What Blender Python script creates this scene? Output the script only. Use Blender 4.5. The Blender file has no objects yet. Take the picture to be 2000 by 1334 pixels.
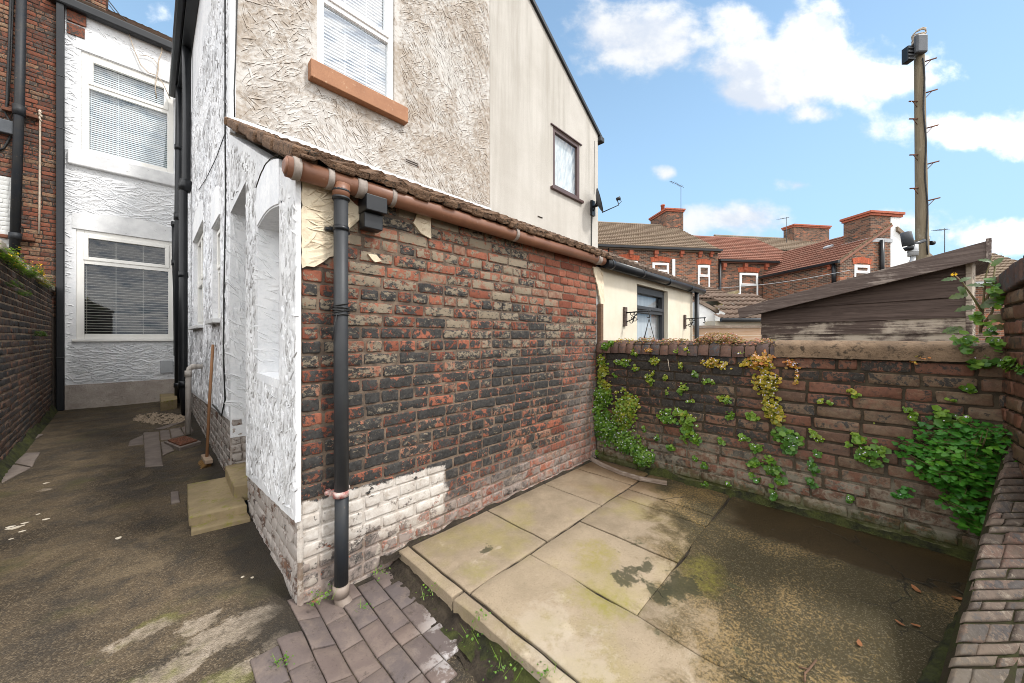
import bpy, math, random
from mathutils import Vector, Matrix, noise as mnoise
rad = math.radians
S = bpy.context.scene
COL = S.collection
V = Vector
# ---------------------------------------------------------------- camera
CAMZ = 1.40
FPX = 685.0                       # focal length in photo pixels (2000 wide)
YAW = rad(-45.83)
FW = V((-math.sin(YAW), math.cos(YAW), 0)); RT = V((math.cos(YAW), math.sin(YAW), 0))
CAM = V((0, 0, CAMZ))
cd = bpy.data.cameras.new('camera'); cd.sensor_width = 36; cd.lens = FPX / 2000 * 36
cd.shift_y = -7 / 2000; cd.clip_start = 0.03; cd.clip_end = 3000
cam = bpy.data.objects.new('camera', cd); COL.objects.link(cam)
cam.location = CAM; cam.rotation_euler = (rad(90), 0, YAW); S.camera = cam
# ---------------------------------------------------------------- exposure
S.view_settings.view_transform = 'Standard'; S.view_settings.look = 'None'
S.view_settings.gamma = 1; S.view_settings.exposure = 1.42
S.cycles.max_bounces = 8; S.cycles.diffuse_bounces = 4; S.cycles.glossy_bounces = 3
S.cycles.transparent_max_bounces = 10
S.cycles.use_denoising = True; S.cycles.pixel_filter_type = 'BLACKMAN_HARRIS'; S.cycles.filter_width = 0.95
S.cycles.use_adaptive_sampling = True; S.cycles.adaptive_threshold = 0.01
# ---------------------------------------------------------------- node helper
class NT:
    def __init__(s, tree): s.t = tree; s.N = tree.nodes; s.L = tree.links
    def put(s, sock, v):
        if v is None: return
        if isinstance(v, bpy.types.NodeSocket): s.L.new(v, sock)
        else:
            if hasattr(sock, 'default_value'):
                dv = sock.default_value
                if hasattr(dv, '__len__') and not hasattr(v, '__len__'): v = (v,) * len(dv)
                elif hasattr(dv, '__len__') and len(dv) == 4 and len(v) == 3: v = (*v, 1)
                sock.default_value = v
    def node(s, t, **p):
        n = s.N.new(t)
        for k, v in p.items(): setattr(n, k, v)
        return n
    def m(s, op, a, b=None, c=None, clamp=False):
        n = s.node('ShaderNodeMath', operation=op, use_clamp=clamp)
        s.put(n.inputs[0], a); s.put(n.inputs[1], b); s.put(n.inputs[2], c)
        return n.outputs[0]
    def vm(s, op, a, b=None):
        n = s.node('ShaderNodeVectorMath', operation=op); s.put(n.inputs[0], a); s.put(n.inputs[1], b)
        return n.outputs[1] if op in ('DOT_PRODUCT', 'LENGTH', 'DISTANCE') else n.outputs[0]
    def mix(s, f, a, b, mode='MIX'):
        n = s.node('ShaderNodeMix', data_type='RGBA', blend_type=mode, clamp_factor=True)
        s.put(n.inputs[0], f); s.put(n.inputs[6], a); s.put(n.inputs[7], b); return n.outputs[2]
    def ss(s, v, lo, hi, a=0.0, b=1.0):
        n = s.node('ShaderNodeMapRange', interpolation_type='SMOOTHSTEP')
        s.put(n.inputs[0], v); s.put(n.inputs[1], lo); s.put(n.inputs[2], hi); s.put(n.inputs[3], a); s.put(n.inputs[4], b)
        return n.outputs[0]
    def noise(s, vec, scale, detail=4, rough=.6, dist=0, col=False):
        n = s.node('ShaderNodeTexNoise'); s.put(n.inputs['Vector'], vec); s.put(n.inputs['Scale'], scale)
        s.put(n.inputs['Detail'], detail); s.put(n.inputs['Roughness'], rough); s.put(n.inputs['Distortion'], dist)
        return n.outputs['Color' if col else 'Fac']
    def vor(s, vec, scale, feature='F1', out='Distance', rnd=1):
        n = s.node('ShaderNodeTexVoronoi', feature=feature); s.put(n.inputs['Vector'], vec); s.put(n.inputs['Scale'], scale)
        s.put(n.inputs['Randomness'], rnd); return n.outputs[out]
    def obj(s): return s.node('ShaderNodeTexCoord').outputs['Object']
    def attr(s, name, out='Color'): return s.node('ShaderNodeAttribute', attribute_name=name).outputs[out]
    def sep(s, v):
        n = s.node('ShaderNodeSeparateXYZ'); s.put(n.inputs[0], v); return n.outputs
    def comb(s, x, y, z):
        n = s.node('ShaderNodeCombineXYZ'); s.put(n.inputs[0], x); s.put(n.inputs[1], y); s.put(n.inputs[2], z); return n.outputs[0]
    def bump(s, h, strength=.5, dist=.01, nrm=None):
        n = s.node('ShaderNodeBump'); s.put(n.inputs['Height'], h); s.put(n.inputs['Strength'], strength)
        s.put(n.inputs['Distance'], dist); s.put(n.inputs['Normal'], nrm); return n.outputs[0]
# ---------------------------------------------------------------- sky, sun
SUN_EL, SUN_AZ = rad(52), math.atan2(-0.93, 0.36)     # direction TO the sun (math azimuth from +X)
sd = V((math.cos(SUN_EL) * math.cos(SUN_AZ), math.cos(SUN_EL) * math.sin(SUN_AZ), math.sin(SUN_EL)))
W = bpy.data.worlds.new('World'); S.world = W; W.use_nodes = True
def dir_azel(px, py):
    d = RT * ((px - 1000) / FPX) + FW + V((0, 0, (660 - py) / FPX))
    d.normalize(); return math.atan2(d.y, d.x), math.asin(d.z)
def build_world():
    n = NT(W.node_tree); n.N.clear()
    sky = n.node('ShaderNodeTexSky', sky_type='NISHITA', sun_disc=False)
    sky.sun_elevation = SUN_EL; sky.sun_rotation = math.pi / 2 - SUN_AZ
    sky.air_density = 1.0; sky.dust_density = 0.6; sky.ozone_density = 1.6; sky.altitude = 10
    d = n.node('ShaderNodeTexCoord').outputs['Generated']
    x, y, z = n.sep(d); el = n.m('ARCSINE', z)
    # directions laid out on a sky plane ahead of the yard (world-fixed)
    fw = n.m('MAXIMUM', n.vm('DOT_PRODUCT', d, tuple(FW)), .12); sx = n.m('DIVIDE', n.vm('DOT_PRODUCT', d, tuple(RT)), fw); sy = n.m('DIVIDE', z, fw)
    cv = n.comb(sx, n.m('MULTIPLY', sy, 1.25), 0)
    nz = n.noise(cv, 4.6, 10, .58, .1); nz2 = n.noise(cv, 1.9, 3, .5); nzs = n.noise(n.vm('ADD', cv, (.02, .06, 0)), 4.6, 10, .58, .1)
    clouds = [(1240, 72, 175, 92, 1), (1445, 40, 90, 70, .9), (1590, 140, 270, 95, 1.15), (1590, 70, 110, 80, 1), (1470, 180, 125, 58, 1), (1760, 150, 130, 60, .8),
              (1595, 222, 72, 26, .9), (1850, 252, 190, 55, .95), (1985, 255, 110, 60, 1), (1420, 430, 150, 48, .85), (1560, 362, 55, 22, .7),
              (1960, 462, 150, 48, 1), (1300, 340, 35, 22, .55), (1760, 430, 90, 36, .6), (1120, 440, 70, 30, .5), (300, 20, 60, 30, .3)]
    tot = None; low = None
    for (px, py, rx, ry, w) in clouds:
        da = n.m('DIVIDE', n.m('SUBTRACT', sx, (px - 1000) / FPX), rx / FPX); de = n.m('DIVIDE', n.m('SUBTRACT', sy, (660 - py) / FPX), ry / FPX)
        r2 = n.m('ADD', n.m('MULTIPLY', da, da), n.m('MULTIPLY', de, de))
        mk = n.m('MULTIPLY', n.m('SUBTRACT', 1.0, n.m('SQRT', r2)), w)
        tot = mk if tot is None else n.m('SMOOTH_MAX', tot, mk, .22)
    # a generic broken cloud cover all round, kept out of the sector the photo shows
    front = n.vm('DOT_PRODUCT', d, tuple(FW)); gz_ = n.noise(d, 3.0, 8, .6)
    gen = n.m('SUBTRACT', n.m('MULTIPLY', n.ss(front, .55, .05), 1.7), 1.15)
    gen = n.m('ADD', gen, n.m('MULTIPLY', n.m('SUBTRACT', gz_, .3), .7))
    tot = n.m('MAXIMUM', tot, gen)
    dens = n.m('ADD', tot, n.m('MULTIPLY', n.m('SUBTRACT', nz, .572), 2.1))
    msk = n.m('MULTIPLY', n.ss(dens, -.04, .46), n.ss(el, -.02, .03))
    skyc = n.mix(1.0, sky.outputs[0], (1.08, 1.2, 1.2), 'MULTIPLY')
    skyc = n.mix(n.ss(el, .95, .05, .25, .85), skyc, (3.3, 5.2, 7.2))
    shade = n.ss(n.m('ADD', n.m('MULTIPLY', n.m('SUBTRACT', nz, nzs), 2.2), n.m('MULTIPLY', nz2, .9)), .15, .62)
    fr_ = n.ss(front, .25, .75); cc = n.mix(fr_, n.mix(shade, (11, 11.6, 12.6), (19, 18.6, 18)), n.mix(shade, (4.6, 5.0, 5.7), (6.0, 6.1, 6.2)))  # unseen clouds outside the view made brighter, adding fill light to shaded walls
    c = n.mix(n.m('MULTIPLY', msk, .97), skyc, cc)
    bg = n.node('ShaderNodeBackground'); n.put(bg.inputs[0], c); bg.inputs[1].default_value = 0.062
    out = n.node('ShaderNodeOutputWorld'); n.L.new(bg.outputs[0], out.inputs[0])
build_world()
ld = bpy.data.lights.new('sun', 'SUN'); ld.energy = 1.2; ld.angle = rad(7); ld.color = (1, .975, .94)
sun = bpy.data.objects.new('sun', ld); COL.objects.link(sun)
sun.rotation_euler = (-sd).to_track_quat('-Z', 'Y').to_euler(); sun.location = (0, -5, 20)
# ---------------------------------------------------------------- frames and mesh builder
class Fr:
    """a flat frame: a along ux, b along uy, c outwards"""
    def __init__(s, o, ux, uy=(0, 0, 1)):
        s.o = V(o); s.u = V(ux).normalized(); s.v = V(uy).normalized(); s.n = s.u.cross(s.v)
    def p(s, a, b, c=0): return s.o + s.u * a + s.v * b + s.n * c
    def hit(s, px, py, c=0):
        d = RT * ((px - 1000) / FPX) + FW + V((0, 0, (660 - py) / FPX))
        t = (s.o + s.n * c - CAM).dot(s.n) / d.dot(s.n); q = CAM + d * t - s.o
        return q.dot(s.u), q.dot(s.v)
GF = Fr((0, 0, 0), (1, 0, 0), (0, 1, 0))               # the ground plane
def gz(px, py, z=0): a, b = Fr((0, 0, z), (1, 0, 0), (0, 1, 0)).hit(px, py); return V((a, b, z))
def at(px, py, t):                                        # a point seen at a photo pixel, t metres ahead
    return CAM + (RT * ((px - 1000) / FPX) + FW + V((0, 0, (660 - py) / FPX))) * t
class MB:
    def __init__(s): s.v = []; s.f = []; s.mi = []; s.c = []; s.l = []; s.sm = []
    def vert(s, p, col=(.5, .5, .5, 0), loc=None):
        s.v.append(tuple(p)); s.c.append(col); s.l.append(tuple(loc) if loc is not None else tuple(p)); return len(s.v) - 1
    def face(s, idx, mi=0, smooth=False): s.f.append(tuple(idx)); s.mi.append(mi); s.sm.append(smooth)
    def poly(s, pts, mi=0, col=(.5, .5, .5, 0), locs=None):
        s.face([s.vert(p, col, None if locs is None else locs[i]) for i, p in enumerate(pts)], mi)
    def box(s, fr, a0, a1, b0, b1, c0, c1, mi=0, col=(.5, .5, .5, 0)):
        k = [s.vert(fr.p(a, b, c), col, (a, b, c)) for c in (c0, c1) for b in (b0, b1) for a in (a0, a1)]
        for q in ((0, 2, 3, 1), (4, 5, 7, 6), (0, 1, 5, 4), (2, 6, 7, 3), (0, 4, 6, 2), (1, 3, 7, 5)): s.face([k[i] for i in q], mi)
    def prism(s, fr, poly, c0, c1, mi=0, col=(.5, .5, .5, 0)):
        n = len(poly); ar = sum(poly[i][0] * poly[(i + 1) % n][1] - poly[(i + 1) % n][0] * poly[i][1] for i in range(n))
        if ar < 0: poly = poly[::-1]
        lo = [s.vert(fr.p(a, b, c0), col, (a, b, c0)) for a, b in poly]; hi = [s.vert(fr.p(a, b, c1), col, (a, b, c1)) for a, b in poly]
        s.face(hi, mi); s.face(lo[::-1], mi)
        for i in range(n): j = (i + 1) % n; s.face((lo[i], lo[j], hi[j], hi[i]), mi)
    def grid(s, fn, nu, nv, mi=0, smooth=True, col=(.5, .5, .5, 0)):
        b = len(s.v)
        for j in range(nv + 1):
            for i in range(nu + 1):
                p, l = fn(i / nu, j / nv); s.vert(p, col, l)
        for j in range(nv):
            for i in range(nu):
                k = b + j * (nu + 1) + i; s.face((k, k + 1, k + nu + 2, k + nu + 1), mi, smooth)
    def tube(s, pts, r, seg=10, mi=0, caps=True, col=(.5, .5, .5, 0), smooth=True, half=None):
        pts = [V(p) for p in pts]; n = len(pts); rs = r if hasattr(r, '__len__') else [r] * n
        t0 = (pts[1] - pts[0]).normalized(); up = V((0, 0, 1)) if abs(t0.z) < .9 else V((1, 0, 0))
        x = t0.cross(up).normalized(); rings = []
        for i in range(n):
            t = ((pts[min(i + 1, n - 1)] - pts[i]).normalized() + (pts[i] - pts[max(i - 1, 0)]).normalized())
            t = t.normalized() if t.length > 1e-6 else t0
            x = (x - t * x.dot(t)).normalized(); y = t.cross(x)
            rings.append([s.vert(pts[i] + (x * math.cos(2 * math.pi * k / seg) + y * math.sin(2 * math.pi * k / seg)) * rs[i], col) for k in range(seg)])
        for i in range(n - 1):
            for k in range(seg): l = (k + 1) % seg; s.face((rings[i][k], rings[i][l], rings[i + 1][l], rings[i + 1][k]), mi, smooth)
        if caps: s.face(rings[0][::-1], mi); s.face(rings[-1], mi)
    def build(s, name, mats, parent=None, bevel=0, seg=2, kind=None):
        me = bpy.data.meshes.new(name); me.from_pydata(s.v, [], s.f)
        for m_ in (mats if isinstance(mats, (list, tuple)) else [mats]): me.materials.append(m_)
        me.polygons.foreach_set('material_index', s.mi); me.polygons.foreach_set('use_smooth', s.sm)
        ca = me.attributes.new('rnd', 'FLOAT_COLOR', 'POINT'); ca.data.foreach_set('color', [x for c in s.c for x in c])
        la = me.attributes.new('loc', 'FLOAT_VECTOR', 'POINT'); la.data.foreach_set('vector', [x for c in s.l for x in c])
        me.update(); o = bpy.data.objects.new(name, me); COL.objects.link(o)
        if parent is not None:
            o.parent = parent
            w = V(parent.location) if parent.parent is None else V((0, 0, 0))
            o.matrix_parent_inverse = Matrix.Translation(-w)
        if bevel:
            b = o.modifiers.new('bevel', 'BEVEL'); b.width = bevel; b.segments = seg; b.limit_method = 'ANGLE'; b.angle_limit = rad(40)
        if kind: o['kind'] = kind
        return o
def tag(o, label, cat, group=None):
    o['label'] = label; o['category'] = cat
    if group: o['group'] = group
    return o
def thing(name, label, cat, loc, group=None):
    o = bpy.data.objects.new(name, None); COL.objects.link(o); o.location = loc; o.empty_display_size = .1
    return tag(o, label, cat, group)
def fnoise(p, sc=1.0): return mnoise.noise(V(p) * sc)
R_ = random.Random(7)
# bricks laid one by one ------------------------------------------------------
def brick(mb, fr, a0, a1, b0, b1, relief, jit, rng, mi=0):
    col = (rng.random(), rng.random(), rng.random())
    w, h = a1 - a0, b1 - b0; e = .0035 * rng.uniform(.7, 1.5); e2 = min(.009, w * .2); out = rng.uniform(-.5, .35) * jit * 2
    tl = rng.uniform(-1, 1) * jit * .7; tr = rng.uniform(-1, 1) * jit * .7
    As = [a0, a0 + e, a0 + e2, a0 + w * .35, a0 + w * .66, a1 - e2, a1 - e, a1]; Bs = [b0, b0 + e, b0 + e2, b0 + h * .5, b1 - e2, b1 - e, b1]
    base = len(mb.v); nA, nB = 8, 7
    for j, b in enumerate(Bs):
        for i, a in enumerate(As):
            edge = i in (0, 7) or j in (0, 6); near = i in (1, 6) or j in (1, 5)
            cor = i < 2 and j < 2 or i < 2 and j > 4 or i > 5 and j < 2 or i > 5 and j > 4
            aa, bb = a, b
            q = fr.p(a, b)
            if cor: k = .0015 + .004 * abs(fnoise(q, 40)); aa += k * (1 if i < 4 else -1); bb += k * (1 if j < 3 else -1)
            aa += fnoise(q, 34) * jit * (1.2 if edge or near else .6); bb += fnoise(q + V((7, 3, 1)), 34) * jit * (1.2 if edge or near else .6)
            chip = max(0, fnoise(q + V((2, 2, 2)), 26) - .18) * jit * 6 if near else 0
            c = -relief if edge else out + fnoise(q, 17) * jit + fnoise(q, 60) * jit * .6 + tl * (i - 3.5) / 3.5 + tr * (j - 3) / 3 - (.0006 if near else 0) - chip
            mb.vert(fr.p(aa, bb, c), (*col, 1.0 if edge else (.6 if near else (.15 if i in (2, 5) or j in (2, 4) else 0.0))), (a, b, c))
    for j in range(nB - 1):
        for i in range(nA - 1):
            k = base + j * nA + i; mb.face((k, k + 1, k + nA + 1, k + nA), mi, True)
def bricks(mb, fr, a0, a1, b0, b1, course=.081, bl=.232, joint=.010, relief=.010, jit=.0025, seed=1, hdr=4, keep=None, wob=.004, mi=0):
    rng = random.Random(seed); n = max(1, round((b1 - b0) / course)); ch = (b1 - b0) / n
    for r in range(n):
        L = bl if not (hdr and r % hdr == 2) else bl / 2
        a = a0 - (L / 2 if r % 2 else 0) - rng.uniform(0, .03)
        while a < a1 - .02:
            l = L * rng.uniform(.93, 1.07)
            if L == bl and rng.random() < .07: l *= .5
            x0, x1 = max(a, a0), min(a + l, a1); a += l
            if a1 - x1 < .04: x1 = a1; a = a1
            if x1 - x0 < .035: continue
            am = (x0 + x1) / 2; bm = b0 + (r + .5) * ch
            if keep and not keep(am, bm): continue
            w = fnoise((am * 1.3, r * 1.7, seed), 1) * wob
            j = joint * rng.uniform(.7, 1.25) / 2
            brick(mb, fr, x0 + j, x1 - j, b0 + r * ch + j + w, b0 + (r + 1) * ch - j + w, relief, jit, rng, mi)
def mortar(mb, fr, a0, a1, b0, b1, c, amp=.003, res=.035, mi=0):
    nu, nv = max(2, int((a1 - a0) / res)), max(2, int((b1 - b0) / res))
    def fn(u, v):
        a = a0 + (a1 - a0) * u; b = b0 + (b1 - b0) * v; q = fr.p(a, b); return fr.p(a, b, c + fnoise(q, 22) * amp), (a, b, c)
    mb.grid(fn, nu, nv, mi)
# trowelled plaster strokes ---------------------------------------------------
def strokes(mb, fr, a0, a1, b0, b1, n, L, Wd, H, angs, seed=1, ok=None, mi=0, c0=0, spread=14, sw=2.5):
    rng = random.Random(seed)
    for _ in range(n):
        a, b = rng.uniform(a0, a1), rng.uniform(b0, b1)
        if ok and not ok(a, b): continue
        l = rng.uniform(*L); w = rng.uniform(*Wd); h = rng.uniform(*H)
        k = 0 if mnoise.noise(V((a * sw, b * sw, seed))) + rng.uniform(-.35, .35) > 0 else 1
        th = rad(angs[k] + rng.gauss(0, spread)); ca, sa = math.cos(th), math.sin(th)
        if ok and not (ok(a + ca * l / 2, b + sa * l / 2) and ok(a - ca * l / 2, b - sa * l / 2)): continue
        ph = rng.choice((1, -1)); bend = rng.uniform(-.12, .12) * l
        d = rng.random()
        def P(x, y, z):
            y = y * ph + bend * (1 - (2 * x / l) ** 2) - bend
            return fr.p(a + x * ca - y * sa, b + x * sa + y * ca, c0 + z)
        rows = []
        for x, s in ((-l / 2, .15), (-l * .22, .9), (l * .2, 1.0), (l / 2, .2)):
            hh = h * s * rng.uniform(.85, 1.1); ww = w * (.45 + .55 * s)
            rows.append([mb.vert(P(x, -ww / 2, -.001), (d, 0, 0, 0)), mb.vert(P(x, ww * .10, hh * .85), (d, .1, 0, 0)),
                         mb.vert(P(x, ww * .27, hh), (d, .3, 0, .15)), mb.vert(P(x, ww * .5, -.001), (d, 1, 0, 1))])
        for i in range(3):
            for j in range(3):
                q = (rows[i][j], rows[i + 1][j], rows[i + 1][j + 1], rows[i][j + 1])
                mb.face(q if ph > 0 else q[::-1], mi, j < 1)
def ragged(poly, step=.03, amp=.012, seed=1):
    rng = random.Random(seed); out = []
    for i in range(len(poly)):
        p, q = poly[i], poly[(i + 1) % len(poly)]; d = math.hypot(q[0] - p[0], q[1] - p[1]); n = max(1, int(d / step))
        for k in range(n):
            t = k / n; out.append((p[0] + (q[0] - p[0]) * t + rng.uniform(-amp, amp), p[1] + (q[1] - p[1]) * t + rng.uniform(-amp, amp)))
    return out
# roof tiles: courses of waved, overlapping tiles -------------------------------
def tiles(mb, fr, a0, a1, b0, b1, course=.30, tw=.30, amp=.018, lift=.03, seed=1, mi=0, prof='roman', sub=6, c0=0, keep=None, thick=.014):
    rng = random.Random(seed); n = max(1, round((b1 - b0) / course)); ch = (b1 - b0) / n; nt = max(1, round((a1 - a0) / tw)); w = (a1 - a0) / nt
    def pf(u):
        if prof == 'flat': return -.012 if (u < .03 or u > .97) else 0
        if prof == 'roman': x = (u * 2) % 1; return amp * (max(0, math.sin(math.pi * min(1, x / .45))) if x < .45 else -.15)
        return amp * math.sin(2 * math.pi * u)
    for r in range(n):
        for t in range(nt):
            if keep and not keep(a0 + (t + .5) * w, b0 + (r + .5) * ch): continue
            j = rng.uniform(-.004, .006); dl = rng.uniform(-.006, .006); col = (rng.random(), rng.random(), rng.random(), 0); ra = []
            for k in range(sub + 1):
                u = k / sub; a = a0 + (t + u) * w; c = pf(u) + c0
                ra.append([mb.vert(fr.p(a, b0 + r * ch + dl, c - thick + lift * .2), col, (a, b0 + r * ch, c)),
                           mb.vert(fr.p(a, b0 + r * ch + dl, c + lift + j), col, (a, b0 + r * ch, c)),
                           mb.vert(fr.p(a, b0 + (r + 1) * ch + .02, c + j * .3), col, (a, b0 + (r + 1) * ch, c))])
            for k in range(sub):
                mb.face((ra[k][0], ra[k + 1][0], ra[k + 1][1], ra[k][1]), mi, False)
                mb.face((ra[k][1], ra[k + 1][1], ra[k + 1][2], ra[k][2]), mi, prof != 'flat')
# ================================================================ materials
def new_mat(name):
    m = bpy.data.materials.new(name); m.use_nodes = True; n = NT(m.node_tree); n.N.clear()
    b = n.node('ShaderNodeBsdfPrincipled'); o = n.node('ShaderNodeOutputMaterial'); n.L.new(b.outputs[0], o.inputs[0])
    return m, n, b
def fin(n, b, col, rough=.8, nrm=None, spec=.3, metal=0):
    n.put(b.inputs['Base Color'], col); n.put(b.inputs['Roughness'], rough); n.put(b.inputs['Specular IOR Level'], spec)
    n.put(b.inputs['Metallic'], metal)
    if nrm is not None: n.put(b.inputs['Normal'], nrm)
def weathered(name, c1, c2, scale=3, rough=.75, bs=60, bst=.3, bd=.004, spots=None, spot_amt=.6, metal=0, spec=.3, stretch=(1, 1, 1), streak=0):
    """two tones mixed by patchy noise, optional stains, fine bump"""
    m, n, b = new_mat(name); P = n.vm('MULTIPLY', n.obj(), stretch)
    f = n.ss(n.noise(P, scale, 8, .65), .32, .68); c = n.mix(f, c1, c2)
    if streak:
        st = n.noise(n.vm('MULTIPLY', n.obj(), (6, 6, .35)), 1.4, 5, .6); c = n.mix(n.ss(st, .48, .75, 0, streak), c, tuple(x * .45 for x in c1))
    if spots:
        g = n.ss(n.noise(P, scale * 3.7, 7, .7), spot_amt, spot_amt + .12); c = n.mix(g, c, spots)
    h = n.noise(n.obj(), bs, 5, .6)
    fin(n, b, c, rough, n.bump(h, bst, bd), spec, metal); return m
def brick_mat(name, pal, soot=.0, pale=None, tan=None, tanz=(0, 1), white=None, edge=None, dark=(.018, .017, .016), fade=None, bump=.35, moss=None, wet=None, soot_fn=None):
    """weathered brick: per-brick tone, soot crust, worn arrises, optional limewash zone. pal: list of 3 colours"""
    m, n, b = new_mat(name); P = n.obj(); A = n.attr('rnd'); r = n.node('ShaderNodeSeparateColor'); n.put(r.inputs[0], A)
    R, G, B_ = r.outputs; E = n.attr('rnd', 'Alpha')
    Pq = n.vm('ADD', P, n.vm('MULTIPLY', A, (9, 9, 9)))
    n1 = n.noise(Pq, 15, 9, .72, .5); n2 = n.noise(Pq, 34, 6, .7); n3 = n.noise(P, 1.6, 4, .55); n4 = n.noise(P, 120, 4, .7)
    c = n.mix(n.ss(R, .15, .6), pal[0], pal[1]); c = n.mix(n.m('MULTIPLY', n.ss(G, .55, .9), n.ss(n1, .3, .6)), c, pal[2])
    c = n.mix(n.ss(n2, .35, .75, 0, .55), c, tuple(x * .45 for x in pal[0]))
    c = n.mix(n.ss(n4, .5, .8, 0, .35), c, tuple(min(1, x * 1.6) for x in pal[1]))
    if pale: c = n.mix(n.m('MULTIPLY', n.ss(n.noise(Pq, 19, 9, .82, .5), .52, .68), .6), c, pale); c = n.mix(n.m('MULTIPLY', n.ss(n.noise(Pq, 45, 8, .8), .56, .7), .7), c, tuple(x * .3 for x in pal[0]))
    if soot:
        base = n.m('MULTIPLY', n.m('SUBTRACT', B_, .5), .34); base = n.m('ADD', base, n.m('MULTIPLY', n.m('SUBTRACT', n3, .5), .9))
        k = n.m('ADD', n.m('ADD', n.m('MULTIPLY', n.m('SUBTRACT', n1, .5), 1.9), n.m('MULTIPLY', n.m('SUBTRACT', n2, .5), 1.3)), base)
        k = n.m('SUBTRACT', n.m('ADD', k, soot), n.m('MULTIPLY', E, .30))
        if soot_fn: k = n.m('ADD', k, soot_fn(n, P))
        sm = n.ss(k, .46, .60); sc = n.mix(n.ss(n2, .3, .7), dark, tuple(x * 2.6 for x in dark)); sc = n.mix(n.m('MULTIPLY', n.ss(n.noise(Pq, 62, 6, .8), .55, .68), .55), sc, (.17, .14, .11))
        if tan:
            z = n.sep(P)[2]; zt = n.ss(z, *tanz)
            tk = n.m('ADD', n.m('MULTIPLY', n.m('SUBTRACT', n.noise(n.vm('MULTIPLY', Pq, (1, 1, 1.7)), 21, 9, .8), .5), 2.4), n.m('MULTIPLY', n.m('SUBTRACT', G, .5), .42))
            tk = n.m('ADD', tk, n.m('ADD', n.m('MULTIPLY', zt, .50), -.23)); tk = n.m('SUBTRACT', tk, n.m('MULTIPLY', E, .35))
            sc = n.mix(n.ss(tk, .02, .16), sc, n.mix(n2, tan, tuple(x * .62 for x in tan)))
        c = n.mix(sm, c, sc)
    if fade: c = n.mix(n.ss(n3, .4, .7, 0, .5), c, fade)
    if white: c = white(n, P, c, n1, n2)
    if moss: c = moss(n, P, c, n1, n2, n3)
    c = n.mix(n.m('MULTIPLY', n.ss(E, .85, 1), .7), c, n.mix(.5, c, (.16, .12, .09)))
    h = n.m('ADD', n.m('MULTIPLY', n2, .7), n.m('MULTIPLY', n4, .3))
    fin(n, b, c, .86 if not wet else n.ss(n3, .3, .7, .55, .85), n.bump(h, bump, .006), .25); return m
def mortar_mat(name, c1, c2, white=None, moss=None):
    m, n, b = new_mat(name); P = n.obj(); n1 = n.noise(P, 7, 8, .7); n2 = n.noise(P, 40, 6, .7); n3 = n.noise(P, 1.6, 4, .55)
    c = n.mix(n.ss(n1, .35, .65), c1, c2); c = n.mix(n.ss(n2, .5, .75, 0, .6), c, tuple(x * .35 for x in c1))
    if white: c = white(n, P, c, n1, n2)
    if moss: c = moss(n, P, c, n1, n2, n3)
    fin(n, b, c, .95, n.bump(n2, .7, .008), .1); return m
# limewash band at the foot of the outhouse wall: a painted area with its own torn outline
def wash(n, P, c, n1, n2):
    x, y, z = n.sep(P); w = n.m('SUBTRACT', n.noise(P, 5, 6, .7), .5)
    top = n.m('ADD', n.m('MULTIPLY', n.m('SUBTRACT', x, .53), -.03), .50)
    k = n.ss(n.m('ADD', n.m('SUBTRACT', top, z), n.m('MULTIPLY', w, .17)), -.006, .010)
    kx = n.ss(n.m('ADD', n.m('SUBTRACT', 1.50, x), n.m('MULTIPLY', w, .25)), -.01, .03)
    chip = n.ss(n.m('ADD', n.noise(P, 11, 8, .75), n.ss(z, .30, .02, 0, .18)), 0.635, .575)
    k = n.m('MULTIPLY', n.m('MULTIPLY', k, kx), chip)
    wc = n.mix(n.ss(n1, .3, .7), (.56, .525, .48), (.38, .33, .285)); wc = n.mix(n.ss(n2, .5, .72, 0, .75), wc, (.30, .25, .2))
    wc = n.mix(n.ss(n.m('ADD', z, n.m('MULTIPLY', w, .35)), .30, .08, 0, .75), wc, (.30, .25, .205))
    c = n.mix(k, c, wc)
    # salts along the foot of the wall and up its far end
    s = n.m('MULTIPLY', n.ss(n.m('ADD', z, n.m('MULTIPLY', w, .5)), .42, .10), .70)
    s2 = n.m('MULTIPLY', n.m('MULTIPLY', n.ss(n.m('ADD', x, n.m('MULTIPLY', w, 1.2)), 2.75, 3.3), n.ss(z, 1.6, .5)), .45)
    s = n.m('MULTIPLY', n.m('MAXIMUM', s, s2), n.ss(n1, .36, .60))
    s = n.m('MULTIPLY', s, n.m('SUBTRACT', 1.0, k))
    return n.mix(s, c, (.36, .29, .25))
def side_wash(n, P, c, n1, n2):
    k = n.ss(n.m('ADD', n.noise(P, 7, 8, .75), n.m('MULTIPLY', n2, .15)), .47, .56)
    return n.mix(n.m('MULTIPLY', k, .92), c, n.mix(n1, (.42, .39, .36), (.27, .23, .2)))
def back_moss(n, P, c, n1, n2, n3):
    x, y, z = n.sep(P); w = n.m('SUBTRACT', n.noise(P, 3.1, 6, .7), .5); w2 = n.m('SUBTRACT', n.noise(P, 13, 6, .7), .5)
    # lime bloom low down, moss at the very foot
    s = n.m('MULTIPLY', n.ss(n.m('ADD', z, n.m('MULTIPLY', w, .55)), .58, .22), n.ss(n.m('ADD', n1, n.m('MULTIPLY', w2, .5)), .40, .58))
    c = n.mix(n.m('MULTIPLY', s, .62), c, n.mix(n2, (.30, .25, .20), (.20, .19, .13)))
    g = n.ss(n.m('ADD', z, n.m('MULTIPLY', w2, .22)), .17, .03)
    c = n.mix(n.m('MULTIPLY', g, .85), c, n.mix(n1, (.020, .024, .008), (.075, .085, .018)))
    return c
def back_soot(n, P):      # the coping sheds soot down the left half of this wall
    x, y, z = n.sep(P); return n.m('MULTIPLY', n.m('MULTIPLY', n.ss(y, .35, 1.0), n.ss(z, .45, .8)), .42)
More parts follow.
